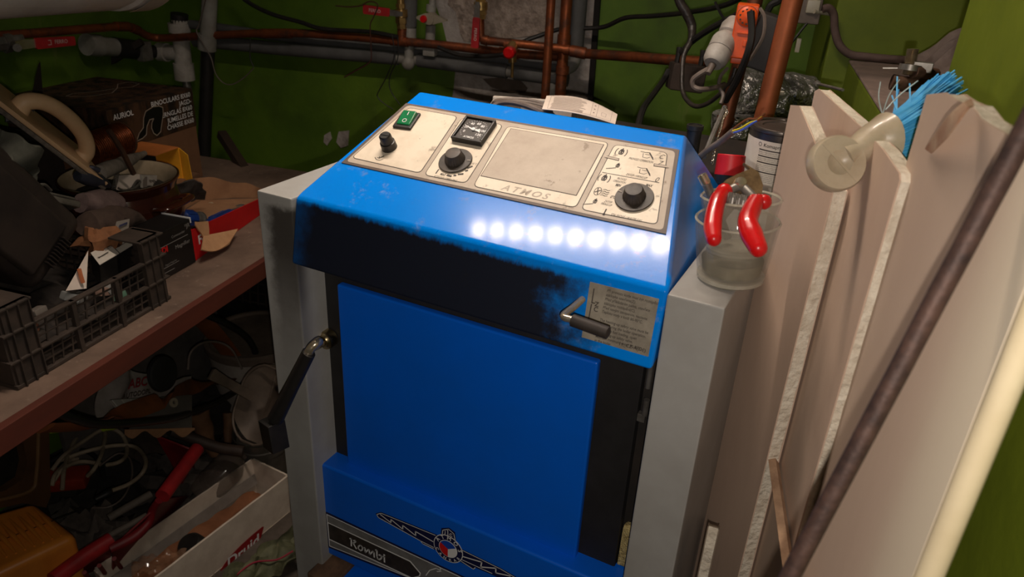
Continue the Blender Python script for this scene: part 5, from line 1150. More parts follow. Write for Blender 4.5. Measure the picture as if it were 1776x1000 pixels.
solo('newspaper_roll', MB().tube([at(172, 300, u=-.90), at(215, 282, u=-.93), at(250, 266, u=-.98)], [.016, .014, .006], 12).jitter(.002, 60), mat('dirty_newsprint', (150, 140, 130), rough=.9, rgb2=(112, 102, 92), scale=40), 'grey rolled newspaper lying behind the pot rim', 'paper')
# enamel pot
PCt = (-.955, .512)
pot = root('enamel_pot', 'brown enamel pot full of odds and ends on the shelf', 'pot', RM(PCt[0], PCt[1], SZT + .001))
enam = mat('brown_enamel', (70, 32, 20), rough=.18, rgb2=(44, 20, 14), scale=8, coat=.6)
PMt = RM(PCt[0], PCt[1], SZT + .001)
part('vessel', MB().lathe([(0, 0), (.082, 0), (.100, .012), (.116, .045), (.119, .072), (.112, .105), (.107, .122), (.113, .136), (.1165, .141), (.1165, .145), (.112, .145), (.104, .128), (.108, .10), (.112, .07), (.106, .04), (.08, .010), (0, .010)], 56, PMt), enam, pot)
part('rim_lining', MB().lathe([(.1118, .1455), (.1035, .127), (.1065, .10), (.110, .07), (.104, .042)], 56, PMt), mat('cream_enamel', (206, 186, 156), rough=.3, rgb2=(170, 148, 118), scale=20), pot, 'cream enamel lining')
lm = PMt @ Matrix.Rotation(R(6), 4, 'Z')
part('handle', MB().tube([lm @ Vector(p) for p in ((.108, -.045, .098), (.130, -.045, .102), (.138, -.02, .103), (.139, .012, .103), (.131, .040, .102), (.108, .044, .098))], .0095, 12, flat=(Vector((0, 0, 1)), .6)), enam, pot, 'glossy loop handle')
pz = SZT + .001
solo('pot_filling', MB().lathe([(0, .124), (.06, .122), (.098, .108), (.103, .05), (0, .05)], 30, PMt).jitter(.008, 40), mat('dark_clutter', (60, 52, 46), rough=.9, rgb2=(34, 30, 28), scale=60), 'jumble of dark small parts filling the enamel pot', 'clutter', kind='stuff')
nbk = root('notepad', 'spiral-bound notepad with white pages standing in the pot', 'notepad', at(222, 328, u=-.93))
nA, nB, nC, nD = at(208, 330, u=-.92), at(246, 326, u=-.93), at(206, 304, u=-.95), at(244, 302, u=-.96)
part('pages', MB().hexa([nA, nB, nA - E1 * .01, nB - E1 * .01, nC, nD, nC - E1 * .01, nD - E1 * .01], bev=.0006), paper, nbk)
mb = MB()
for k in range(9):
    p = at(198 + .6 * k, 325 - 2.9 * k, u=-.91); mb.tube([p + E2 * (.005 * math.cos(a)) + E1 * (.004 * math.sin(a)) + Vector((0, 0, .0012 * math.cos(a))) for a in [2 * math.pi * j / 10 for j in range(11)]], .0006, 5, sub=1)
part('spiral_binding', mb, steel, nbk)
cl = root('switch_plate', 'small white and grey switch plate standing at the pot rim beside the notepad', 'plate', at(260, 325, u=-.92))
cA, cB, cC, cD = at(247, 326, u=-.90), at(272, 322, u=-.91), at(246, 303, u=-.93), at(273, 304, u=-.94)
part('plate', MB().hexa([cA, cB, cA - E1 * .006, cB - E1 * .006, cC, cD, cC - E1 * .006, cD - E1 * .006], bev=.001), whp, cl)
part('grey_end', MB().hexa([q_ + E1 * .002 for q_ in (at(247, 325, u=-.90), at(254, 324, u=-.90), at(247, 325, u=-.904), at(254, 324, u=-.904), at(246.5, 306, u=-.93), at(254, 306, u=-.93), at(246.5, 306, u=-.934), at(254, 306, u=-.934))]), mat('grey_end', (120, 110, 102), rough=.6), cl)
q = MB()
for xx in (261, 267): q.box(-.002, .002, -.0012, .0012, -.003, .003, Matrix.Translation(at(xx, 314, u=-.917)) @ ROOM)
part('rocker', q, mat('grey_end', (120, 110, 102)), cl)
solo('wire_hook', MB().tube([at(205, 326, u=-.885), at(216, 330, u=-.885), at(234, 325, u=-.887), at(243, 316, u=-.89), at(238, 313, u=-.89), at(230, 324, u=-.887)], .0022, 7), steel, 'bright bent wire hook on the pot rim', 'hook')
solo('blue_clamp', MB().tube([at(134, 305, u=-.85), at(150, 308, u=-.85), at(172, 314, u=-.85), at(190, 322, u=-.85)], [.010, .014, .013, .005], 10).tube([at(160, 308, u=-.85), at(166, 298, u=-.85), at(158, 290, u=-.85), at(172, 296, u=-.845)], .0045, 8), mat('grey_blue_iron', (66, 68, 82), rough=.5, metal=.4, rgb2=(44, 44, 54), scale=30), 'grey-blue iron clamp at the lower end of the float', 'clamp')
# plastering float
A_, B_ = at(-30, 160, u=-.84), at(184, 322, u=-.84)
fx = (B_ - A_).normalized(); fy = (-E1 * .72 + Vector((0, 0, .70))); fy = (fy - fx * fy.dot(fx)).normalized(); fz = fx.cross(fy)
if fz.z < 0: fz = -fz; 
FM_ = Matrix(((fx.x, fy.x, fz.x, A_.x), (fx.y, fy.y, fz.y, A_.y), (fx.z, fy.z, fz.z, A_.z), (0, 0, 0, 1))); FL = (B_ - A_).length
beige = mat('beige_float_plastic', (214, 178, 138), rough=.5, rgb2=(186, 148, 112), scale=9)
flo = root('plastering_float', 'beige plastering float with a thick ring handle leaning over the pot', 'float', FM_.translation.copy() + fx * FL * .6)
part('blade', MB().box(0, FL, 0, .115, -.002, .006, FM_, .002), beige, flo)
part('sole', MB().box(-.002, FL + .004, -.003, .118, -.010, -.0022, FM_, .002).jitter(.0015, 60), mat('grey_felt_sole', (80, 72, 66), rough=.95, rgb2=(120, 110, 100), scale=90, bump=.8, bscale=200), flo, 'grey felt sole')
hp = [(FL * .33, .05, .003), (FL * .32, .05, .020), (FL * .38, .05, .036), (FL * .48, .05, .044), (FL * .62, .05, .044), (FL * .75, .05, .036), (FL * .84, .05, .020), (FL * .86, .05, .003)]
part('handle', MB().tube([FM_ @ Vector(p) for p in hp], [.0165, .014, .0135, .0135, .0135, .0135, .014, .0165], 20, sub=7), beige, flo, 'thick beige ring handle')
solo('foil_scrap', MB().ball(at(24, 190, u=-.95), .024, 12, (1.3, 1, .7), .9, 3).jitter(.006, 80), mat('dull_foil', (120, 118, 120), rough=.4, metal=.6, rgb2=(70, 68, 70), scale=60), 'crumpled dull foil behind the top of the float', 'foil')
solo('grey_cloth', MB().grid(lambda a, b: at(-10 + 70 * a, 218 + 62 * b + 40 * a, u=-.80 - .03 * math.sin(6 * a + 3 * b)), 16, 12, .004).jitter(.014, 18), mat('greenish_grey_cloth', (98, 98, 88), rough=.95, rgb2=(70, 70, 62), scale=30), 'greenish grey cloth under the float on the far left', 'cloth')
# lattice crate
CT = dict(u0=-1.09, u1=-.697, v0=-.002, v1=.316, zb=SZT + .001)
crm = mat('dusty_black_crate', (48, 42, 38), rough=.6, rgb2=(74, 62, 54), scale=20)
cr = root('lattice_crate', 'dusty black lattice crate full of oddments at the shelf edge', 'crate', RM(-.9, .157, SZT + .001))
mb = MB()
z0, z1c, z2c, zc = CT['zb'], CT['zb'] + .047, CT['zb'] + .092, CT['zb'] + .132
def rim(mb, z, w_, h): 
    u0, u1, v0, v1 = CT['u0'], CT['u1'], CT['v0'], CT['v1']
    mb.box(u1 - .004, u1 + w_, v0 - w_, v1 + w_, z - h, z, ROOM, .0012); mb.box(u0 - w_, u0 + .004, v0 - w_, v1 + w_, z - h, z, ROOM)
    mb.box(u0, u1 - .004, v1 - .004, v1 + w_, z - h, z, ROOM, .0012); mb.box(u0, u1 - .004, v0 - w_, v0 + .004, z - h, z, ROOM)
rim(mb, z0 + .006, .005, .006); part('base_rim', mb, crm, cr)
mb = MB(); rim(mb, z1c, .008, .004); part('middle_rim', mb, crm, cr)
mb = MB(); rim(mb, z2c, .008, .004); part('top_rim', mb, crm, cr)
for (uu, vv) in ((CT['u1'], CT['v1']), (CT['u1'], CT['v0']), (CT['u0'], CT['v1']), (CT['u0'], CT['v0'])):
    su, sv = (1 if uu == CT['u1'] else -1), (1 if vv == CT['v1'] else -1); mb = MB()
    mb.box(min(uu, uu - su * .055), max(uu, uu - su * .055), vv - .004, vv + .004, z0, zc, ROOM, .001).box(uu - .004, uu + .004, min(vv, vv - sv * .045), max(vv, vv - sv * .045), z0, zc, ROOM, .001)
    mb.box(min(uu + su * .008, uu - su * .06), max(uu + su * .008, uu - su * .06), min(vv - sv * .05, vv + sv * .008), max(vv - sv * .05, vv + sv * .008), zc - .004, zc, ROOM, .0012)
    for k in range(3): mb.box(uu - .002 * su, uu + .008 * su, vv - sv * .045 + sv * .018 * k - .001, vv - sv * .045 + sv * .018 * k + .001, z0, zc, ROOM) if su > 0 else None
    part('corner_post', mb, crm, cr)
def bars(face):
    n = 0
    u1, v0, v1 = CT['u1'], CT['v0'] + .045, CT['v1'] - .045
    L_ = (v1 - v0) if face == 'f' else (CT['u1'] - CT['u0'] - .10)
    for lo, hi in ((z0 + .006, z1c - .004), (z1c, z2c - .004)):
        for k in range(int(L_ / .019) + 1):
            s_ = k * .019; mb = MB()
            def Pq(s, z): return rw(u1, v0 + s, z) if face == 'f' else rw(CT['u0'] + .05 + s, CT['v1'], z)
            a = Pq(s_, lo); b = Pq(min(L_, s_ + .006), hi)
            part('lattice_bar', MB().tube([a, b], .0018, 4, sub=1), crm, cr)
        for zz in (lo + (hi - lo) * .36, lo + (hi - lo) * .70):
            part('lattice_bar', MB().tube([Pq(0, zz), Pq(L_, zz)], .0016, 4, sub=1), crm, cr)
bars('f'); bars('s')
for vv in (.115, .205): part('rib', MB().box(CT['u1'] - .002, CT['u1'] + .007, vv - .004, vv + .004, z0, z2c, ROOM, .001), crm, cr)
part('base', MB().box(CT['u0'], CT['u1'], CT['v0'], CT['v1'], z0, z0 + .003, ROOM), crm, cr)
# what glints through the lattice: small packets lying in the crate
rp = random.Random(11)
pks = [((190, 186, 180), .245, .846), ((210, 170, 150), .228, .846), ((150, 150, 150), .045, .83), ((206, 196, 180), .06, .862), ((190, 130, 100), .085, .84), ((120, 170, 140), .255, .826), ((200, 200, 196), .16, .868), ((180, 176, 170), .18, .856), ((160, 150, 140), .10, .868)]
for i, (c_, v_, z_) in enumerate(pks):
    nm_ = ['white', 'pinkish', 'grey', 'cream', 'copper-coloured', 'greenish', 'pale', 'off-white', 'beige'][i]
    where = ['behind the upper lattice on the right', 'behind the upper lattice near the right rib', 'behind the lower lattice on the left', 'high behind the left lattice', 'low behind the left lattice', 'behind the lower lattice on the right', 'under the middle top rim', 'between the two ribs of the crate', 'left of the left rib of the crate'][i]
    solo('small_packet', MB().box(-.009, .008, -.013, .013, -.007, .007, RM(-.745 - rp.random() * .012, v_, z_, rp.uniform(-.5, .5), rp.uniform(-.6, .6), rp.uniform(-.4, .4)), bev=.002), mat('packet_%d' % i, tuple(x * .75 for x in c_), rough=.5, rgb2=tuple(x * .7 for x in c_), scale=90), nm_ + ' small packet in the crate ' + where, 'packet', 'packets lying in the lattice crate')
solo('crate_filling', MB().grid(lambda a, b: rw(-1.07 + .345 * a, .015 + .285 * b, .845 + .028 * noise.noise(Vector((a * 7, b * 7, 2))) - .02 * a), 30, 26, .004), mat('dark_clutter', (60, 52, 46)), 'dark jumble of loose bits filling the lattice crate', 'clutter', kind='stuff')
# black tool case standing in the crate
case = root('tool_case', 'big black ribbed tool case standing tilted on the far left', 'case', at(60, 430, u=-.80))
cX = Vector((-.134, -.093)).normalized(); cY = Vector((-.132, .128)).normalized()
K = at(157, 386, u=-.757)
cxa = E2 * cX.x + Vector((0, 0, cX.y)); cya = E2 * cY.x + Vector((0, 0, cY.y)); cya = (cya - cxa * cya.dot(cxa)).normalized()
CMx = Matrix(((cxa.x, cya.x, E1.x, K.x), (cxa.y, cya.y, E1.y, K.y), (cxa.z, cya.z, E1.z, K.z), (0, 0, 0, 1)))
cbl = mat('black_case_plastic', (34, 28, 26), rough=.55, rgb2=(52, 43, 38), scale=14, bump=.1)
lsz = 0.145
part('shell', MB().box(0, lsz, 0, .27, -.17, -.005, CMx, .022, 4), cbl, case)
part('front_panel', MB().box(.03, lsz - .012, .035, .24, -.012, .006, CMx, .008, 3), cbl, case)
for k in range(13): part('rib', MB().box(.004 + k * .0048, .0065 + k * .0048, -.003, .012, -.15, -.03, CMx, .0008), cbl, case)
for k in range(3): part('edge_rib', MB().box(.010, lsz - .01, -.004, .004, -.05 - .035 * k, -.036 - .035 * k, CMx, .002), cbl, case)
for k in range(9): part('rib', MB().box(.05 + k * .006, .0525 + k * .006, .012, .030, -.006, .0035, CMx, .0008), cbl, case)
LT = at(98, 350, u=-.79)
ltM = Matrix.Translation(LT) @ Euler((0, 0, 0)).to_matrix().to_4x4() @ ROOM @ Euler((R(-30), R(-20), 0)).to_matrix().to_4x4()
part('latch', MB().box(-.035, .02, -.034, .03, -.008, .004, ltM, .004).box(-.004, .018, -.026, .022, .004, .009, ltM, .003), mat('smoky_latch', (96, 92, 84), rough=.2, rgb2=(60, 56, 50), scale=20, coat=.5), case, 'smoky translucent latch')
part('handle', MB().tube([at(52, 338, u=-.80), at(58, 326, u=-.79), at(76, 320, u=-.79), at(88, 330, u=-.80)], .0028, 8), steel, case, 'wire catch')
# gloves, paper, screw cartons at the right end of the crate
solo('work_glove', MB().tube([at(140, 352, u=-.83), at(165, 352, u=-.84), at(190, 356, u=-.85), at(205, 370, u=-.85)], [.016, .024, .028, .016], 14).tube([at(185, 352, u=-.84), at(205, 352, u=-.85), at(214, 360, u=-.85)], [.012, .013, .006], 10).jitter(.006, 40, 2), mat('mauve_grey_cloth', (126, 106, 102), rough=.95, rgb2=(92, 74, 72), scale=40), 'mauve-grey work glove lying against the pot', 'glove')
solo('brown_glove', MB().tube([at(150, 388, u=-.80), at(185, 384, u=-.82), at(215, 378, u=-.83), at(245, 384, u=-.83)], [.022, .028, .024, .010], 14).tube([at(200, 372, u=-.83), at(230, 374, u=-.83), at(250, 386, u=-.83)], [.012, .012, .006], 10).jitter(.006, 36, 5), mat('brown_grey_cloth', (92, 74, 64), rough=.95, rgb2=(66, 52, 46), scale=40), 'brown-grey crumpled glove below the mauve-grey one', 'glove')
solo('paper_bag', MB().ball(at(172, 412, u=-.79), .030, 14, (1, 1.1, .8), .8, 8).jitter(.008, 50), mat('crumpled_kraft', (156, 104, 68), rough=.85, rgb2=(112, 72, 46), scale=30), 'crumpled copper-brown paper between glove and tool case', 'paper')
def screwbox(name, label, TL, TR_, BR_, BL_, ub, ut, group):
    t = root(name, label, 'carton', at(*BL_, u=ub))
    a, b, c_, d_ = at(*BL_, u=ub), at(*BR_, u=ub), at(*TL, u=ut), at(*TR_, u=ut)
    dn_ = Vector((0, 0, -.040)) - E1 * .006
    part('top_panel', MB().hexa([a + (b - a).cross(c_ - a).normalized() * -.001, b + (b - a).cross(c_ - a).normalized() * -.001, c_ + (b - a).cross(c_ - a).normalized() * -.001, d_ + (b - a).cross(c_ - a).normalized() * -.001, a, b, c_, d_]), mat('white_box_card', (206, 198, 186), rough=.6, rgb2=(184, 174, 162), scale=20), t, 'white printed top')
    part('side_panel', MB().hexa([a + dn_, b + dn_, c_ + dn_, d_ + dn_, a - Vector((0, 0, .0012)), b - Vector((0, 0, .0012)), c_ - Vector((0, 0, .0012)), d_ - Vector((0, 0, .0012))]), black_plastic, t, 'black sides')
    x = (b - a); y = (c_ - a); n_ = x.cross(y).normalized(); n_ = n_ if n_.dot(CP - a) > 0 else -n_
    Mx = Matrix(((x.x, y.x, n_.x, a.x), (x.y, y.y, n_.y, a.y), (x.z, y.z, n_.z, a.z), (0, 0, 0, 1))) @ Matrix.Translation((0, 0, .0015))
    q = MB(); ribbon(q, [(.15, .42), (.62, .42)], .05, Mx); ribbon(q, [(.12, .47), (.16, .37)], .04, Mx)
    ox, oy, s2 = .58, .62, .30
    for pts in (((ox, oy), (ox + s2 * 1.1, oy), (ox + s2 * 1.1, oy + s2), (ox, oy + s2), (ox, oy)), ((ox + .05, oy + .05), (ox + .05, oy + s2 - .05)), ((ox + s2 * .45, oy), (ox + s2 * .45, oy + s2))): ribbon(q, pts, .025, Mx)
    q.prism([(ox + .22 + .075 * math.cos(a_), oy + .15 + .09 * math.sin(a_)) for a_ in [2 * math.pi * k / 10 for k in range(10)]], .0002, Mx)
    part('lettering', q, ink, t)
    return t
screwbox('screw_carton', 'small white-topped screw carton, lower left of two beside the tool case', (157, 438), (189, 422), (207, 439), (173, 459), -.745, -.772, 'screw cartons')
screwbox('screw_carton', 'small white-topped screw carton, upper right of two, with a hanging flap', (192, 422), (224, 401), (239, 419), (208, 438), -.755, -.782, 'screw cartons')
hf = root('card_hanger', 'grey card hanger with slotted hole standing behind the screw cartons', 'card', at(205, 420, u=-.79))
part('card', MB().hexa([at(193, 419, u=-.785), at(223, 399, u=-.785), at(193, 419, u=-.787), at(223, 399, u=-.787), at(202, 384, u=-.79), at(225, 379, u=-.79), at(202, 384, u=-.792), at(225, 379, u=-.792)]), mat('grey_card', (150, 142, 132), rough=.6), hf)
q = MB(); q.hexa([at(206, 394, u=-.784), at(221, 388, u=-.784), at(206, 394, u=-.785), at(221, 388, u=-.785), at(207, 390, u=-.785), at(221, 384.5, u=-.785), at(207, 390, u=-.786), at(221, 384.5, u=-.786)]).hexa([at(197, 410, u=-.782), at(203, 406, u=-.782), at(197, 410, u=-.783), at(203, 406, u=-.783), at(198, 400, u=-.784), at(204, 397, u=-.784), at(198, 400, u=-.785), at(204, 397, u=-.785)])
part('lettering', q, mat('dull_blue_ink', (60, 62, 92)), hf)
wc = root('picture_carton', 'white leaflet with an orange drawing stuck upright in the crate', 'leaflet', at(135, 505, u=-.74))
part('card', MB().hexa([at(114, 504, u=-.735), at(150, 500, u=-.735), at(114, 504, u=-.738), at(150, 500, u=-.738), at(150, 440, u=-.75), at(153, 434, u=-.75), at(150, 440, u=-.753), at(153, 434, u=-.753)]), paper, wc)
part('picture_print', MB().tube([at(137, 466, u=-.737), at(140, 478, u=-.735), at(144, 490, u=-.733)], .0035, 6, sub=1), mat('orange_print', (206, 120, 76)), wc, 'orange drawing')
# black magnifier carton
RB = root('magnifier_carton', 'black printed carton between crate and red carton', 'carton', RM(-.83, .40, SZT + .001))
part('carton', MB().box(-.826, -.757, .335, .473, SZT + .001, .896, ROOM, .002), mat('black_print_card', (24, 22, 22), rough=.45, rgb2=(38, 34, 32), scale=20), RB)
part('lid_edge', MB().box(-.826, -.757, .473, .476, .886, .898, ROOM, .001), white_ink, RB, 'white lid edge')
RF = frame(rw(-.7562, .335, .801), E2, (0, 0, 1))
q = MB(); txt(q, 'RDI', .0165, RF @ Matrix.Translation((.066, .058, 0)), 'RIGHT', bold=.05); part('lettering', q, red_ink, RB, 'red lettering')
q = MB(); txt(q, 'Magnifier', .0115, RF @ Matrix.Translation((.128, .052, 0)), 'RIGHT'); txt(q, 'Commander', .0075, RF @ Matrix.Translation((.118, .076, 0)), 'RIGHT'); txt(q, '*JR', .012, RF @ Matrix.Translation((.134, .084, 0)), 'RIGHT')
for zz, xa, xb in ((.0655, .04, .125), (.022, .03, .09), (.012, .03, .075)): q.add([RF @ Vector(v_) for v_ in ((xa, zz, 0), (xb, zz, 0), (xb, zz + .0012, 0), (xa, zz + .0012, 0))], [(0, 1, 2, 3)])
txt(q, 'Digital Magnifier', .005, RF @ Matrix.Translation((.085, .027, 0)), 'RIGHT'); part('lettering', q, mat('dim_white_ink', (150, 146, 142)), RB, 'white lettering')
# red torn carton with hose couplings
RC = root('red_carton', 'torn red cardboard carton holding blue couplings', 'carton', RM(-.87, .62, SZT + .001))
redc = mat('red_print_card', (196, 20, 24), rough=.55, rgb2=(168, 14, 18), scale=16)
fa, fb = rw(-.762, .478, 0), rw(-.800, .775, 0)
def wl4(a, b, za, zb, th=.003):
    n_ = (b - a).cross(Vector((0, 0, 1))).normalized() * th; V = []
    for z_ in (0, 1):
        for k in (0, 1):
            for e, zt in ((a, za), (b, zb)): V.append(Vector((e.x, e.y, SZT + .001 if z_ == 0 else zt)) - n_ * k)
    return V
part('front_panel', MB().hexa(wl4(fa, fb, .868, .838)), redc, RC, 'red front')
part('side_panel', MB().hexa(wl4(rw(-.945, .53, 0), fa, .900, .868)), redc, RC)
bpts = [(-.945, .53, .905), (-.975, .66, .885), (-.985, .78, .862), (-.925, .83, .845), (-.862, .858, .828)]
def bpf(a, b):
    k = min(3, int(a * 4)); t_ = a * 4 - k; p = Vector(bpts[k]).lerp(Vector(bpts[k + 1]), t_)
    return rw(p.x, p.y, SZT + .001 + (p.z - SZT - .001 + .004 * math.sin(23 * a)) * b)
part('back_panel', MB().grid(bpf, 24, 3, .003), card, RC, 'ragged cardboard back')
part('end_panel', MB().hexa(wl4(fb, rw(-.862, .858, 0), .838, .828)), card, RC)
part('base', MB().add([rw(u_, v_, SZT + .002) for u_, v_ in ((-.945, .53), (-.765, .482), (-.803, .77), (-.862, .855), (-.983, .78))], [(0, 1, 2, 3, 4)]), card, RC)
tf = [at(335, 384, u=-.765), at(352, 388, u=-.770), at(360, 384, u=-.765), at(413, 398, u=-.765)]
part('torn_flap', MB().grid(lambda a, b: at(352 + 60 * a - 4 * b * (1 - a) + (-14 * b) * a, 410 - 12 * a + (24 + 8 * math.sin(3 * a)) * b, u=-.762 + .03 * b), 8, 4, .003), mat('torn_card', (206, 160, 118), rough=.85, rgb2=(178, 132, 94), scale=20), RC, 'torn cardboard flap hanging forward')
part('torn_edge', MB().grid(lambda a, b: at(338 + 22 * a, 384 + 30 * a * b + 8 * b, u=-.762), 5, 3, .003).jitter(.002, 80), mat('torn_card', (206, 160, 118)), RC)
q = MB(); RFm = frame(fa + Vector((0, 0, .842)) + (fb - fa).cross(Vector((0, 0, 1))).normalized() * .0006, fb - fa, (0, 0, 1)); txt(q, 'F-', .026, RFm @ Matrix.Translation((.028, -.004, 0)), bold=.04); part('lettering', q, white_ink, RC)
bluec = mat('blue_coupling_plastic', (34, 66, 142), rough=.4, rgb2=(24, 48, 108), scale=20)
def coupling(name, label, a, b, r_):
    t = root(name, label, 'coupling', a.copy()); x = (b - a).normalized(); Mc = frame(a, x.orthogonal(), x.cross(x.orthogonal())); L_ = (b - a).length
    part('nut', MB().lathe([(0, 0), (r_ * .7, 0), (r_ * .95, L_ * .06), (r_, L_ * .15), (r_ * 1.03, L_ * .35), (r_, L_ * .55), (r_ * .86, L_ * .60), (0, L_ * .60)], 20, Mc), bluec, t, 'blue ribbed nut')
    for k in range(8): 
        a_ = 2 * math.pi * k / 8; part('grip_rib', MB().box(-.0025, .0025, r_ * .98, r_ * 1.10, L_ * .12, L_ * .52, Mc @ Matrix.Rotation(a_, 4, 'Z'), .001), bluec, t)
    part('cap', MB().lathe([(r_ * .82, L_ * .58), (r_ * .88, L_ * .66), (r_ * .75, L_ * .74), (r_ * .78, L_ * .84), (r_ * .98, L_ * .86), (r_ * .98, L_ * .94), (r_ * .8, L_), (0, L_)], 20, Mc), mat('grey_coupling', (104, 100, 94), rough=.5, rgb2=(70, 66, 62)), t, 'grey ringed end')
coupling('pipe_coupling', 'blue plastic pipe coupling with grey ring, right one in the red carton', at(366, 394, u=-.83), at(424, 366, u=-.88), .0215)
coupling('pipe_coupling', 'blue plastic pipe coupling with dark end, left one behind the black carton', at(314, 378, u=-.88), at(350, 380, u=-.88), .018)
pt = root('paper_tube', 'cream cardboard tube lying at the back of the red carton', 'tube', at(395, 360, u=-.95))
ta_, tb_ = at(364, 362, u=-.95), at(430, 358, u=-.95); tx = (tb_ - ta_).normalized(); Mt = frame(ta_, tx.orthogonal(), tx.cross(tx.orthogonal())); tl_ = (tb_ - ta_).length
part('tube', MB().lathe([(.0, .004), (.0155, .001), (.0165, .004), (.0165, tl_), (.0095, tl_), (.0095, tl_ - .02), (0, tl_ - .02)], 20, Mt), mat('cream_tube', (196, 180, 150), rough=.6), pt)
solo('yellow_tape', MB().lathe([(.010, -.006), (.018, -.006), (.018, .006), (.010, .006), (.010, -.006)], 24, Matrix.Translation(at(436, 380, u=-.86)) @ Euler((R(30), R(20), 0)).to_matrix().to_4x4()), mat('yellow_tape', (206, 170, 70), rough=.5), 'roll of yellowish tape at the right end of the red carton', 'tape')
solo('dark_rag', MB().grid(lambda a, b: at(290 + 64 * a, 342 - 22 * a * (1 - b) + 14 * math.sin(3 * a) * (b - .5) * 1.6 - 8 * math.sin(math.pi * a), u=-.90 - .03 * b), 14, 6, .004).jitter(.008, 34, 4), mat('dark_grey_rag', (84, 76, 70), rough=.95, rgb2=(52, 46, 42), scale=40), 'dark grey rag draped from the pot rim to the cardboard back', 'rag')
solo('wooden_stake', MB().tube([at(384, 232, v=1.14), at(452, 338, v=1.02), at(470, 366, v=.99)], .017, 4, sub=1), mat('dark_stake', (58, 42, 30), rough=.8, rgb2=(42, 30, 22), scale=20, stretch=(1, 1, .2)), 'dark brown wooden stake leaning on the green wall left of the boiler', 'stake')

# ------------------------------------------------------------------ under the shelf, on the floor
# paint bucket with lid
bk = root('paint_bucket', 'white plastic paint bucket with a dusty lid and red label under the shelf', 'bucket', RM(-1.03, 1.0, 0))
BMx = RM(-1.03, .99, 0)
whb = mat('dirty_white_plastic', (176, 166, 156), rough=.55, rgb2=(140, 128, 118), scale=12)
part('bucket', MB().lathe([(0, .001), (.115, .001), (.125, .01), (.142, .27), (.142, .29), (0, .29)], 48, BMx), whb, bk)
part('lid', MB().lathe([(.148, .272), (.151, .276), (.151, .296), (.146, .302), (.138, .301), (.134, .294), (0, .292)], 48, BMx), mat('dusty_lid', (116, 100, 88), rough=.85, rgb2=(86, 74, 64), scale=14), bk, 'dust-covered lid')
part('label', MB().grid(lambda a, b: BMx @ Vector(((.1375 + .006 * b) * math.cos(-.62 + .9 * a), (.1375 + .006 * b) * math.sin(-.62 + .9 * a), .15 + .09 * b)), 10, 1), mat('red_brick_print', (150, 40, 30), rough=.6, rgb2=(190, 150, 130), scale=60, lo=.5, hi=.55), bk, 'red patterned label')
# black basket behind
bs = root('wire_basket', 'black lattice basket in the dark behind the paint bucket', 'basket', RM(-1.2, 1.05, .0))
BSx = (-1.36, -1.0, 1.145, .31, .46)
part('backing', MB().box(-1.36, -.86, 1.16, 1.18, 0.0, .47, ROOM), rubber, bs)
for k in range(16): part('basket_bar', MB().tube([rw(-1.34 + k * .03, 1.15, .30), rw(-1.325 + k * .03, 1.15, .46)], .003, 4, sub=1), crm, bs)
for k in range(5): part('basket_bar', MB().tube([rw(-1.35, 1.147, .31 + k * .036), rw(-.87, 1.147, .31 + k * .036)], .003, 4, sub=1), crm, bs)
# orange-brown bent strips
obr = mat('orange_brown_strap', (132, 74, 36), rough=.6, rgb2=(92, 52, 28), scale=12)
solo('bent_strip', MB().tube([at(352, 556, u=-1.04), at(382, 590, u=-1.03), at(410, 630, u=-1.02), at(425, 672, u=-1.01), at(420, 710, u=-1.0), at(410, 740, u=-1.0)], .026, 8, flat=(CM @ Vector((0, 0, 1)), .22)), obr, 'orange-brown bent strip standing in front of the paint bucket', 'strip')
solo('bent_strip', MB().tube([at(80, 742, u=-.80), at(160, 736, u=-.82), at(220, 715, u=-.85), at(290, 690, u=-.87), at(340, 668, u=-.95), at(400, 660, u=-1.0)], .020, 8, flat=(CM @ Vector((0, 0, 1)), .22)), obr, 'orange-brown strip lying level above the black hose', 'strip')
# hoses
hose = mat('black_hose', (28, 27, 27), rough=.32, rgb2=(40, 38, 36), scale=10)
solo('black_hose', MB().tube([at(96, 712, u=-.78), at(125, 724, u=-.78), at(170, 735, u=-.79), at(240, 732, u=-.80), at(310, 722, u=-.84), at(370, 700, u=-.94), at(420, 672, u=-.99)], .0088, 10), hose, 'black hose curving level below the shelf rail', 'hose')
solo('black_hose', MB().tube([at(356, 545, u=-.98), at(390, 560, u=-.98), at(425, 582, u=-.98), at(442, 608, u=-.97), at(443, 630, u=-.97), at(434, 648, u=-.97), at(420, 668, u=-.97)], .0092, 10), hose, 'black hose arching in front of the paint bucket lid', 'hose')
solo('thin_hoop', MB().tube([at(326, 640, u=-.92), at(330, 612, u=-.92), at(350, 595, u=-.92), at(378, 593, u=-.92), at(402, 606, u=-.9), at(420, 640, u=-.88)], .0028, 7), grey_cable, 'thin grey-brown hoop left of the paint bucket', 'wire')
# upright board with the plastic bag, lid and scraps in front of it
bdM = [rw(-1.02, .30, .02), rw(-1.02, .86, .02)]
solo('hardboard_sheet', MB().box(-1.20, -1.185, .42, 1.02, .0, .62, ROOM, .002), mat('grey_dirty_panel', (96, 90, 84), rough=.9, rgb2=(66, 60, 56), scale=10), 'dirty grey hardboard sheet standing upright behind the plastic bag', 'board')
pb = root('plastic_bag', 'crumpled white plastic bag with red and black print under the shelf', 'bag', at(230, 715, u=-.95))
def bagf(a, b):
    p = at(172 + 160 * a, 718 - 12 * a - (62 + 10 * math.sin(5 * a)) * b, u=-.955 - .02 * b)
    return p + Vector((noise.noise(p * 20), noise.noise(p * 20 + Vector((3, 3, 3))), noise.noise(p * 18 + Vector((7, 1, 1))))) * .016
part('sack', MB().grid(bagf, 26, 12, .002), mat('grimy_white_film', (150, 142, 136), rough=.4, rgb2=(108, 100, 94), scale=12), pb)
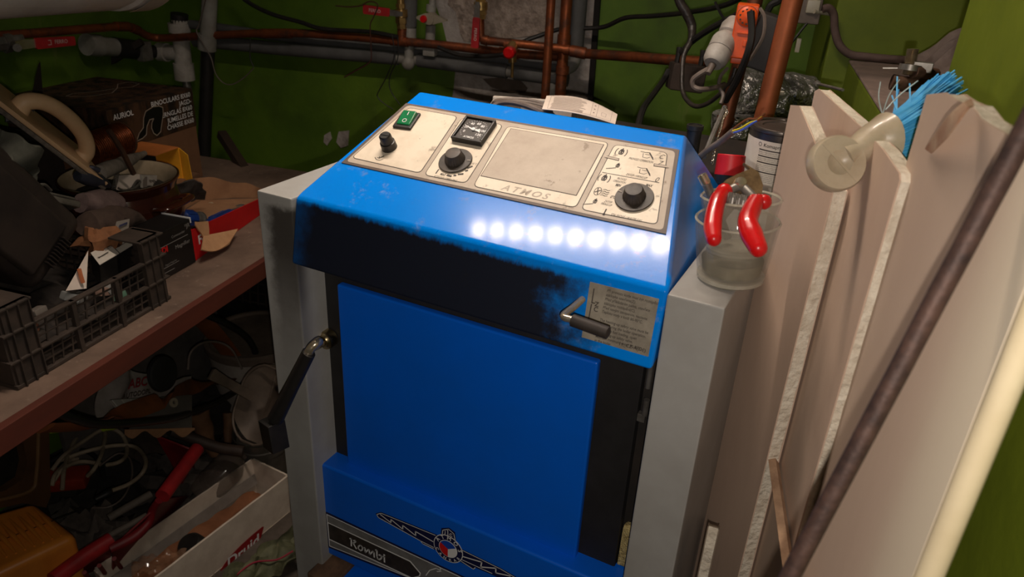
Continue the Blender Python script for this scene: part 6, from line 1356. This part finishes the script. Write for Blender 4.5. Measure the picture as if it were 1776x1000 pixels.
q = MB(); x_ = (at(300, 655, u=-.925) - at(200, 675, u=-.925))
BGM = frame(at(240, 664, u=-.922), x_, (0, 0, 1)); txt(q, 'ABC', .030, BGM @ Matrix.Translation((0, 0, 0)), bold=.02); txt(q, 'C. PNEU', .011, BGM @ Matrix.Translation((.0, -.043, 0)), bold=.01); part('lettering', q, mat('dull_red_ink', (140, 36, 44)), pb, 'red lettering')
q = MB(); txt(q, 'AUTODOPL', .016, BGM @ Matrix.Translation((.0, -.025, 0)), bold=.01); part('lettering', q, ink, pb, 'black lettering')
solo('round_cover', MB().lathe([(0, .012), (.034, .012), (.040, .008), (.042, 0), (0, 0)], 30, frame(at(280, 648, u=-.91), E2, Vector((-.25, 0, 1)))), mat('black_lid', (24, 23, 22), rough=.7, rgb2=(36, 34, 32)), 'round black lid lying against the plastic bag', 'lid')
tl2 = root('tile_sample', 'white tiled sample square leaning below the plastic bag', 'tile', at(240, 720, u=-.86))
TLm = frame(at(217, 724, u=-.86), at(262, 720, u=-.86) - at(217, 724, u=-.86), (at(220, 695, u=-.90) - at(217, 724, u=-.86))); tw_ = (at(262, 720, u=-.86) - at(217, 724, u=-.86)).length / 3
for i in range(3):
    for j in range(2): part('tile', MB().box(i * tw_ + .0008, (i + 1) * tw_ - .0008, j * tw_ + .0008, (j + 1) * tw_ - .0008, 0, .003, TLm, .0005), mat('white_tile', (176, 172, 164), rough=.4), tl2)
part('backing', MB().box(-.001, 3 * tw_ + .001, -.001, 2 * tw_ + .001, -.003, 0, TLm), mat('grey_card', (150, 142, 132)), tl2)
bd2 = root('torn_board', 'dark grey board with a torn lower edge and a pale washer on it', 'board', at(280, 745, u=-.85))
part('board', MB().hexa([at(220, 748, u=-.84), at(333, 742, u=-.84), at(220, 748, u=-.845), at(333, 742, u=-.845), at(262, 690, u=-.88), at(333, 684, u=-.88), at(262, 690, u=-.885), at(333, 684, u=-.885)]), mat('grey_dirty_panel', (96, 90, 84)), bd2)
part('torn_edge', MB().grid(lambda a, b: at(216 + 120 * a, 744 - 3 * a + 16 * b * (.6 + .4 * math.sin(17 * a)), u=-.838), 22, 2, .003), card, bd2, 'ragged cardboard edge')
part('washer', MB().lathe([(.0045, 0), (.011, 0), (.0115, .002), (.011, .004), (.0045, .004), (.0045, 0)], 22, frame(at(300, 698, u=-.868), E2, Vector((-.4, 0, 1)))), mat('pale_washer', (150, 138, 118), rough=.6), bd2)
# white cable loops
wcbl = mat('grubby_white_cable', (156, 140, 118), rough=.6, rgb2=(118, 104, 88), scale=20)
wc0 = root('white_cable', 'grubby white cable tangled in loops on the floor', 'cable', at(170, 800, z=.18))
for nm_, pts in (('loop', [(108, 848), (112, 810), (125, 772), (145, 745), (170, 740), (200, 745), (216, 760), (220, 785), (208, 800), (185, 806)]), ('loop', [(90, 815), (110, 790), (140, 768), (180, 745), (178, 780), (165, 810), (152, 825)]), ('loop', [(92, 835), (110, 812), (140, 800), (175, 804)]), ('loop', [(105, 798), (150, 782), (200, 772), (235, 775), (252, 795), (248, 818), (225, 838), (195, 850)]), ('loop', [(90, 842), (96, 822), (118, 800), (135, 795)])):
    part(nm_, MB().tube([at(x, y, z=.255 + .015 * math.sin(i * 1.7)) for i, (x, y) in enumerate(pts)], .0048, 8), wcbl, wc0)
part('plug', MB().tube([at(200, 848, z=.19), at(185, 856, z=.19), at(165, 866, z=.19)], [.009, .011, .007], 10), rubber, wc0, 'black plug')
solo('black_cable', MB().tube([at(88, 800, z=.19), at(120, 782, z=.20), at(150, 782, z=.21), at(172, 800, z=.20), at(180, 830, z=.19)], .006, 8), hose, 'short black cable lying across the white cable loops', 'cable')
solo('grey_wire', MB().tube([at(172, 808, z=.21), at(205, 786, z=.22), at(225, 795, z=.22), at(229, 825, z=.21), at(215, 860, z=.2), at(190, 878, z=.2), at(160, 880, z=.2)], .0022, 6), grey_cable, 'thin grey wire curling beside the white cable', 'wire')
# heap of dirty rags and stones on the floor
def lump(name, label, px, py, z, r_, sc, rgb, seed, cat='rag', am=.7):
    c = at(px, py, z=z); mb = MB().ball(Vector((c.x, c.y, max(z * .5, r_ * sc[2]))), r_, 22, (sc[0], sc[1], max(sc[2], z * .5 / r_)), am, seed); mb.jitter(r_ * .16, 3.2 / r_, seed)
    for v_ in mb.bm.verts: v_.co.z = max(v_.co.z, .002)
    return solo(name, mb, mat(name + '_%d' % seed, rgb, rough=.95, rgb2=tuple(x * .6 for x in rgb), scale=24, bump=.6, bscale=80), label, cat)
lump('dirty_rag', 'dark grey dirty rag heaped behind the red basket rail', 300, 800, .14, .10, (1.1, 1.0, .65), (84, 76, 70), 1)
lump('dirty_rag', 'black-grey bundle of rags below the white cable plug', 200, 880, .08, .10, (1.2, 1, .45), (58, 52, 48), 2)
lump('dirty_rag', 'dusty grey lump beside the ochre box corner', 165, 905, .15, .075, (1.1, 1, .8), (104, 94, 86), 3)
lump('dirty_rag', 'dark rag bundle at the ochre box back corner', 110, 880, .14, .055, (1, 1, .8), (74, 68, 62), 4)
lump('dirty_rag', 'dark rubbish heap under the white cable loops', 160, 820, .08, .13, (1.2, 1.1, .5), (44, 39, 36), 5)
lump('dirty_rag', 'brown-grey rubbish under the torn board', 250, 770, .12, .10, (1.3, .9, .65), (70, 58, 50), 6)
lump('dirty_rag', 'dark heap far under the shelf left of the bent strip', 330, 700, .14, .12, (1, 1, .7), (48, 42, 40), 7)
solo('red_tool_body', MB().box(-.06, .06, -.03, .03, 0, .035, TR(*at(110, 840, z=.165), R(40)), .008), mat('orange_red_plastic', (150, 50, 30), rough=.5), 'orange-red tool body half buried under the white cable', 'tool')
for i, (x, y, lb) in enumerate(((104, 742, 'left'), (195, 739, 'right'))):
    solo('green_handle', MB().tube([at(x - 16, y + 4, u=-.86), at(x, y, u=-.86), at(x + 16, y - 4, u=-.86)], [.006, .008, .006], 10), mat('lime_plastic', (140, 158, 40), rough=.5), 'lime green handle end peeping out under the black hose, the %s one' % lb, 'handle')
solo('grey_pole', MB().tube([at(255, 893, z=.17), at(150, 950, z=.0 + .15)][::-1], .0075, 10, sub=1).tube([at(188, 898, z=.18), at(262, 856, z=.19)], .0095, 10, sub=1), mat('grey_pole', (112, 102, 92), rough=.7), 'grey dusty pipe lying against the red basket', 'pipe')
# red plastic basket
rb_ = root('red_basket', 'red plastic carrying basket with two thick handle rails', 'basket', at(230, 880, z=.0))
rdk = mat('dark_red_plastic', (128, 20, 28), rough=.5, rgb2=(92, 14, 20), scale=12)
h0r, h1r = at(282, 860, z=.27), at(342, 778, z=.27)
part('handle', MB().tube([h0r, h0r.lerp(h1r, .5), h1r], .0165, 16, sub=2), red_dirty, rb_, 'upper red rail')
part('handle', MB().tube([at(92, 1006, z=.20), at(145, 966, z=.20), at(192, 936, z=.20)], .0175, 16, sub=2), red_dirty, rb_, 'lower red rail')
def rs(pts, th=.004):
    return MB().grid(lambda a, b: pts[0].lerp(pts[1], a).lerp(pts[2].lerp(pts[3], a), b), 8, 6, th)
part('rim', MB().tube([at(190, 952, z=.195), at(215, 940, z=.195), at(240, 925, z=.20), at(258, 905, z=.21), at(264, 885, z=.235), at(275, 868, z=.262)], [.010, .012, .012, .010, .009, .008], 10, sub=4), rdk, rb_)
part('side_wall', rs([at(196, 1000, z=.06), at(330, 860, z=.06), at(196, 950, z=.19), at(288, 865, z=.255)]), rdk, rb_)
part('side_wall', rs([at(330, 860, z=.06), at(338, 820, z=.06), at(270, 756, z=.30), at(336, 782, z=.25)]), rdk, rb_)
part('end_wall', rs([at(96, 1010, z=.02), at(196, 1000, z=.02), at(100, 1000, z=.19), at(190, 945, z=.185)]), rdk, rb_)
for k in range(4): part('slot_bar', MB().tube([at(120 + 26 * k, 1004 - 12 * k, z=.17), at(132 + 26 * k, 1020 - 12 * k, z=.08)], .005, 6, sub=1), rdk, rb_)
# ochre ribbed box and brown moulded frame on the far left
oc_ = mat('ochre_plastic', (228, 142, 52), rough=.36, rgb2=(196, 116, 42), scale=9)
ob = root('ochre_box', 'ochre plastic box with curved grip ridges in the bottom left corner', 'box', at(40, 960, z=.0))
oz = .26
oc4 = [at(-70, 905, z=oz), at(58, 868, z=oz), at(-40, 1010, z=oz), at(134, 926, z=oz)]
dnv = Vector((0, 0, -.20))
part('shell', MB().hexa([oc4[2] + dnv, oc4[3] + dnv, oc4[0] + dnv, oc4[1] + dnv, oc4[2], oc4[3], oc4[0], oc4[1]], bev=.018, seg=4), oc_, ob)
part('feet', MB().hexa([q_ * 1.0 + Vector((0, 0, -.26)) for q_ in (oc4[2], oc4[3], oc4[0], oc4[1])] + [q_ + Vector((0, 0, -.19)) for q_ in (oc4[2], oc4[3], oc4[0], oc4[1])]), rubber, ob)
ro = at(-2, 938, z=oz); rdv = (at(98, 900, z=oz) - ro) / 6.5; rcv = (at(58, 958, z=oz) - at(14, 910, z=oz)) * .5
for k in range(7):
    c = ro + rdv * (k - .5)
    part('grip_ridge', MB().tube([c - rcv + Vector((0, 0, .001)), c + Vector((0, 0, .0025)), c + rcv + Vector((0, 0, .001))], [.002, .0058, .002], 8, sub=4), oc_, ob)
part('seam', MB().tube([ro - rdv, ro + rdv * 9], .0012, 6, sub=1), dark_gap, ob, 'dark seam across the ridges')
bf = root('brown_chair_back', 'brown moulded plastic frame with a dark opening under the shelf end', 'frame', at(40, 880, z=.0))
UFr = -1.09
def bfp(x, y): w_ = at(x, y, u=UFr); return (w_.dot(E2), w_.z)
BFm = frame(E1 * UFr, E2, (0, 0, 1))
out_ = [bfp(-40, 720), bfp(30, 735), bfp(85, 735), bfp(88, 860), bfp(80, 880), bfp(40, 872), bfp(-40, 890)]
in_ = [bfp(-40, 735), bfp(20, 745), bfp(40, 765), bfp(47, 800), bfp(40, 830), bfp(10, 850), bfp(-40, 862)]
mb = MB(); ring2(mb, out_, in_, BFm, 0); ring2(mb, out_, in_, BFm, -.03)
n_ = len(out_)
for P_ in (out_, in_):
    mb.add([BFm @ Vector((x, y, z)) for z in (0, -.03) for x, y in P_], [(i, (i + 1) % n_, n_ + (i + 1) % n_, n_ + i) for i in range(n_)])
part('frame', mb, mat('brown_moulded_plastic', (96, 66, 40), rough=.5, rgb2=(72, 50, 32), scale=10), bf)
part('ridge', MB().tube([BFm @ Vector((*bfp(66, 738), .002)), BFm @ Vector((*bfp(62, 820), .002)), BFm @ Vector((*bfp(48, 852), .002)), BFm @ Vector((*bfp(-40, 874), .002))], .004, 8), mat('tan_ridge', (128, 96, 64), rough=.5), bf)
part('backing', MB().prism(in_, .004, BFm, -.026), rubber, bf, 'dark recessed panel')
fz_ = min(z_ for _, z_ in out_)
part('foot', MB().box(-.015, .0, bfp(-30, 880)[0] - .02, bfp(-30, 880)[0] + .02, 0, fz_ + .03, ROOM @ Matrix.Translation((UFr - .012, 0, 0)), .003).box(-.015, .0, bfp(70, 860)[0] - .02, bfp(70, 860)[0] + .02, 0, fz_ + .03, ROOM @ Matrix.Translation((UFr - .012, 0, 0)), .003), rubber, bf)
# white fruit box
zt_ = .125
bxP = [at(166, 986, z=zt_), at(438, 796, z=zt_), at(497, 824, z=zt_), at(220, 1036, z=zt_)]   # near-left, far-left, far-right, near-right (top rim)
wbm = mat('white_box_board', (222, 208, 192), rough=.8, rgb2=(196, 180, 164), scale=14, bump=.1, bscale=150)
fb_ = root('fruit_box', 'long white cardboard box with a red name badge and brown paper inside', 'box', Vector((*(bxP[0] + bxP[2]).xy / 2, 0)))
def wallp(a, b, name, h=zt_, inw=.0, lean=.0, label=None, seed=0):
    d_ = (b - a); d_.z = 0; n_ = Vector((-d_.y, d_.x, 0)).normalized()
    c = (bxP[0] + bxP[2]) / 2
    if n_.dot(c - a) < 0: n_ = -n_
    def f(s, t): 
        p = a.lerp(b, s); return Vector((p.x, p.y, .001 + (h - .001) * t)) + n_ * (.006 * (1 - t)) + Vector((0, 0, .002 * noise.noise(Vector((s * 14, seed, 0))) * t))
    return part(name, MB().grid(f, 16, 4, .005), wbm, fb_, label)
wallp(bxP[0], bxP[1], 'side_wall', seed=1); wallp(bxP[1], bxP[2], 'end_wall', seed=2)
fw = wallp(bxP[2], bxP[3], 'side_wall', seed=3); wallp(bxP[3], bxP[0], 'end_wall', seed=4)
part('base', MB().add([Vector((p.x, p.y, .002)) for p in bxP], [(0, 1, 2, 3)]), wbm, fb_)
# inner folded strip of the back wall
d_ = (bxP[1] - bxP[0]).normalized(); nI = Vector((d_.y, -d_.x, 0)); nI = nI if nI.dot((bxP[2] - bxP[1])) > 0 else -nI
part('inner_fold', MB().grid(lambda s, t: Vector((*bxP[0].lerp(bxP[1], .02 + .96 * s).xy, .086 - .03 * t)) + nI * (.010 + .006 * t), 12, 1, .002), mat('grey_inner_board', (150, 142, 134), rough=.8), fb_)
# name badge on the near side wall
sd = (bxP[3] - bxP[2]); sd.z = 0; sd.normalize(); so2 = Vector((-sd.y, sd.x, 0)); so2 = so2 if so2.dot(bxP[2] - bxP[1]) > 0 else -so2
bc_ = at(420, 958, plane=(bxP[2] + so2 * .004, so2))
DBm = Matrix(((-sd.x, 0, so2.x, bc_.x), (-sd.y, 0, so2.y, bc_.y), (0, 1, 0, bc_.z), (0, 0, 0, 1)))
DBm = DBm @ Matrix.Translation((0, 0, .0006))
bl_ = .075
bdg = part('badge', MB().prism([(-bl_, -.024), (-bl_ * .9, .004), (-bl_ * .5, .020), (0, .027), (bl_ * .5, .030), (bl_ * .95, .030), (bl_, .026), (bl_ * .8, -.002), (bl_ * .45, -.016), (0, -.022), (-bl_ * .5, -.026)], .0006, DBm), mat('dark_red_badge', (150, 26, 28), rough=.5), fb_, 'red name badge')
q = MB(); txt(q, 'Druid', .044, DBm @ Matrix.Translation((0.002, .003, .0012)), bold=.02, shear=.12); part('lettering', q, white_ink, bdg)
q = MB()
for k in range(16): ribbon(q, [(-.20 + k * .011, -.018), (-.197 + k * .011, .004 + .006 * math.sin(k * 2.1))], .0022, DBm, -.0002)
part('faint_print', q, mat('faint_grey_print', (160, 146, 132)), fb_)
# brown paper and black disc in the box
solo('packing_paper', MB().grid(lambda s, t: Vector((*(bxP[0].lerp(bxP[1], .06 + .88 * s).lerp(bxP[3].lerp(bxP[2], .06 + .88 * s), .16 + .70 * t)).xy, .052 + .020 * noise.noise(Vector((s * 6, t * 3, 1))) + .012 * math.sin(5 * t + 4 * s))), 44, 16, .002), mat('brown_packing_paper', (150, 96, 62), rough=.75, rgb2=(118, 74, 48), scale=12, bump=.5, bscale=40, bdist=.004), 'crumpled brown packing paper in the white fruit box', 'paper')
solo('black_disc', MB().lathe([(0, .022), (.030, .022), (.036, .016), (.038, 0), (0, 0)], 30, Matrix.Translation(at(336, 948, z=.072)) @ Euler((R(25), R(-15), 0)).to_matrix().to_4x4(), .8), rubber, 'black rounded disc lying on the brown paper', 'disc')
solo('plastic_film', MB().grid(lambda s, t: at(228 + 96 * s, 1000 - 20 * s - 30 * t, z=.088) + Vector((0, 0, .018 * noise.noise(Vector((s * 7, t * 7, 4))))), 20, 10), mat('clear_film', (150, 104, 76), rough=.12, alpha=.45, rgb2=(190, 150, 120), scale=20, spec=.9), 'shiny clear film crumpled at the near end of the fruit box', 'film')
# green-brown crumpled tarpaulin and leaves at the boiler's foot
trp = MB().grid(lambda s, t: at(392 + 122 * s, 985 - 85 * s + 60 * t + 10, z=.085 - .04 * t) + Vector((0, 0, .02 * noise.noise(Vector((s * 6, t * 6, 0))))), 26, 16, .003)
for v_ in trp.bm.verts: v_.co += Vector((noise.noise(v_.co * 28), noise.noise(v_.co * 28 + Vector((4, 4, 4))), noise.noise(v_.co * 26 + Vector((9, 2, 6))))) * .018
for v_ in trp.bm.verts: v_.co.z = max(v_.co.z, .003)
solo('tarpaulin', trp, mat('mossy_tarpaulin', (104, 104, 76), rough=.7, rgb2=(58, 60, 42), scale=24), 'crumpled mossy green tarpaulin between the fruit box and the boiler', 'tarpaulin')
solo('nylon_string', MB().tube([at(405, 1000, z=.07), at(440, 975, z=.08), at(480, 970, z=.08), at(508, 955, z=.08)], .0022, 6), mat('red_cord', (150, 20, 50), rough=.6), 'dark red cord on the green tarpaulin', 'cord')
# clear bottle, dark handle, tan boots
bo = root('clear_bottle', 'clear plastic bottle lying between red basket and fruit box', 'bottle', at(380, 830, z=.05))
b0, b1 = at(362, 846, z=.09), at(412, 795, z=.14); x_ = (b1 - b0).normalized(); Mb = frame(b0, x_.orthogonal(), x_.cross(x_.orthogonal())); bl2 = (b1 - b0).length
part('bottle', MB().lathe([(0, -.03), (.038, -.03), (.044, -.02), (.045, bl2 * .6), (.040, bl2 * .8), (.024, bl2 * 1.0), (.016, bl2 * 1.1), (.016, bl2 * 1.2), (0, bl2 * 1.2)], 24, Mb), mat('clear_grey_plastic', (84, 74, 68), rough=.1, alpha=.5, rgb2=(110, 98, 90), scale=10, spec=.9), bo)
solo('hammer_handle', MB().tube([at(300, 748, z=.27), at(340, 762, z=.25), at(380, 776, z=.23), at(422, 783, z=.22)], [.014, .0135, .0135, .015], 12), mat('dark_handle_wood', (64, 50, 42), rough=.6, rgb2=(44, 34, 28), scale=14), 'dark thick wooden handle lying across the red basket end', 'handle')
tan = mat('tan_leather', (128, 92, 64), rough=.7, rgb2=(92, 64, 44), scale=20)
solo('leather_glove', MB().tube([at(342, 712, u=-.96), at(350, 735, u=-.95), at(358, 760, u=-.94), at(372, 788, u=-.93)], [.030, .026, .020, .013], 14).jitter(.004, 30), tan, 'tan leather glove finger hanging under the hose, left one', 'glove', 'tan gloves')
solo('leather_glove', MB().tube([at(396, 715, u=-1.0), at(396, 745, u=-.99), at(394, 776, u=-.98)], [.016, .014, .010], 12).jitter(.003, 30), tan, 'tan leather glove finger beside the galvanised pail', 'glove', 'tan gloves')
# galvanised bucket with the aluminium scoop and orange cone
zinc = mat('zinc_sheet', (138, 132, 124), rough=.45, metal=.6, rgb2=(104, 98, 90), scale=12)
gbk = root('zinc_pail', 'galvanised pail beside the boiler holding the aluminium scoop', 'pail', RM(-.86, .745, 0))
gc = at(452, 748, z=.152); GMx = Matrix.Translation((gc.x, gc.y, 0))
part('bucket', MB().lathe([(0, .001), (.058, .001), (.061, .004), (.073, .146), (.076, .150), (.076, .154), (.072, .154), (.058, .01), (0, .01)], 44, GMx), zinc, gbk)
part('hoop', MB().lathe([(.069, .105), (.0735, .108), (.0745, .126), (.071, .129)], 44, GMx), zinc, gbk)
solo('ash_filling', MB().lathe([(0, .140), (.066, .136), (.062, .08), (0, .08)], 28, GMx).jitter(.005, 40), mat('grey_ash', (112, 106, 100), rough=.95, rgb2=(78, 72, 68), scale=40), 'grey ash filling the galvanised pail', 'ash', kind='stuff')
sc_ = root('aluminium_scoop', 'dull aluminium scoop with grooved rim and flat handle by the door lever', 'scoop', at(455, 740, d=2.06))
alu = mat('dull_aluminium', (136, 120, 106), rough=.5, metal=.3, rgb2=(100, 88, 78), scale=10)
so3 = at(450, 702, d=2.06); sX = CM @ Vector((.30, .95, 0)); sY = CM @ Vector((-.92, .28, -.25)); SMt = frame(so3, sX, sY) @ Matrix.Scale(1.42, 4)
if (CP - so3).dot(Vector((SMt[0][2], SMt[1][2], SMt[2][2]))) < 0: SMt = SMt @ Matrix.Rotation(math.pi, 4, 'X')
def scf(a, b):
    x = (-.072 + .144 * a) ; wv = .046 * math.sqrt(max(.0, 1 - (max(0, abs(x) - .022) / .052) ** 2)) + .0005
    y = (-1 + 2 * b) * wv
    return SMt @ Vector((x, y, -.038 * (1 - (y / .047) ** 2) * (1 - (x / .082) ** 2) ** .5))
part('scoop_bowl', MB().grid(scf, 24, 16, .0025), alu, sc_)
edge = [Vector((-.072 + .144 * a, .046 * math.sqrt(max(0, 1 - (max(0, abs(-.072 + .144 * a) - .022) / .052) ** 2)) + .0005, 0)) for a in [k / 24 for k in range(25)]]
edge = edge + [Vector((p.x, -p.y, 0)) for p in edge[::-1]]
for i in range(0, len(edge), 1):
    a, b = edge[i], edge[(i + 1) % len(edge)]
part('rim', MB().tube([SMt @ p for p in edge + edge[:1]], .0035, 8, sub=1), alu, sc_, 'grooved rolled rim')
part('ridge', MB().tube([SMt @ Vector((-.06, .004, -.034)), SMt @ Vector((0, .004, -.0365)), SMt @ Vector((.055, .004, -.030))], .0035, 8), alu, sc_)
hA, hB = at(427, 682, d=2.06), at(366, 647, d=2.0); hx = (hB - hA).normalized(); HMx = frame(hA, hx, CM @ Vector((0, 1, 0))); hl_ = (hB - hA).length
part('handle', MB().prism(rrect([(-.02, -.012), (hl_ * .6, -.012), (hl_, -.016), (hl_, .014), (hl_ * .6, .011), (-.02, .012)], .005), .008, HMx, -.004), alu, sc_, 'flat handle')
part('handle_hole', MB().lathe([(.004, .0045), (.0075, .0045), (.0075, .0055), (.004, .0055), (.004, .0045)], 16, HMx @ Matrix.Translation((hl_ * .85, 0, 0))), zinc, sc_)
co_ = at(486, 800, z=.0)
solo('orange_cone', MB().lathe([(0, .001), (.024, .001), (.024, .006), (.018, .008), (.007, .070), (0, .072)], 22, Matrix.Translation((co_.x, co_.y, 0))), mat('orange_clay', (170, 98, 56), rough=.7), 'small orange cone tucked between zinc pail and boiler', 'cone')
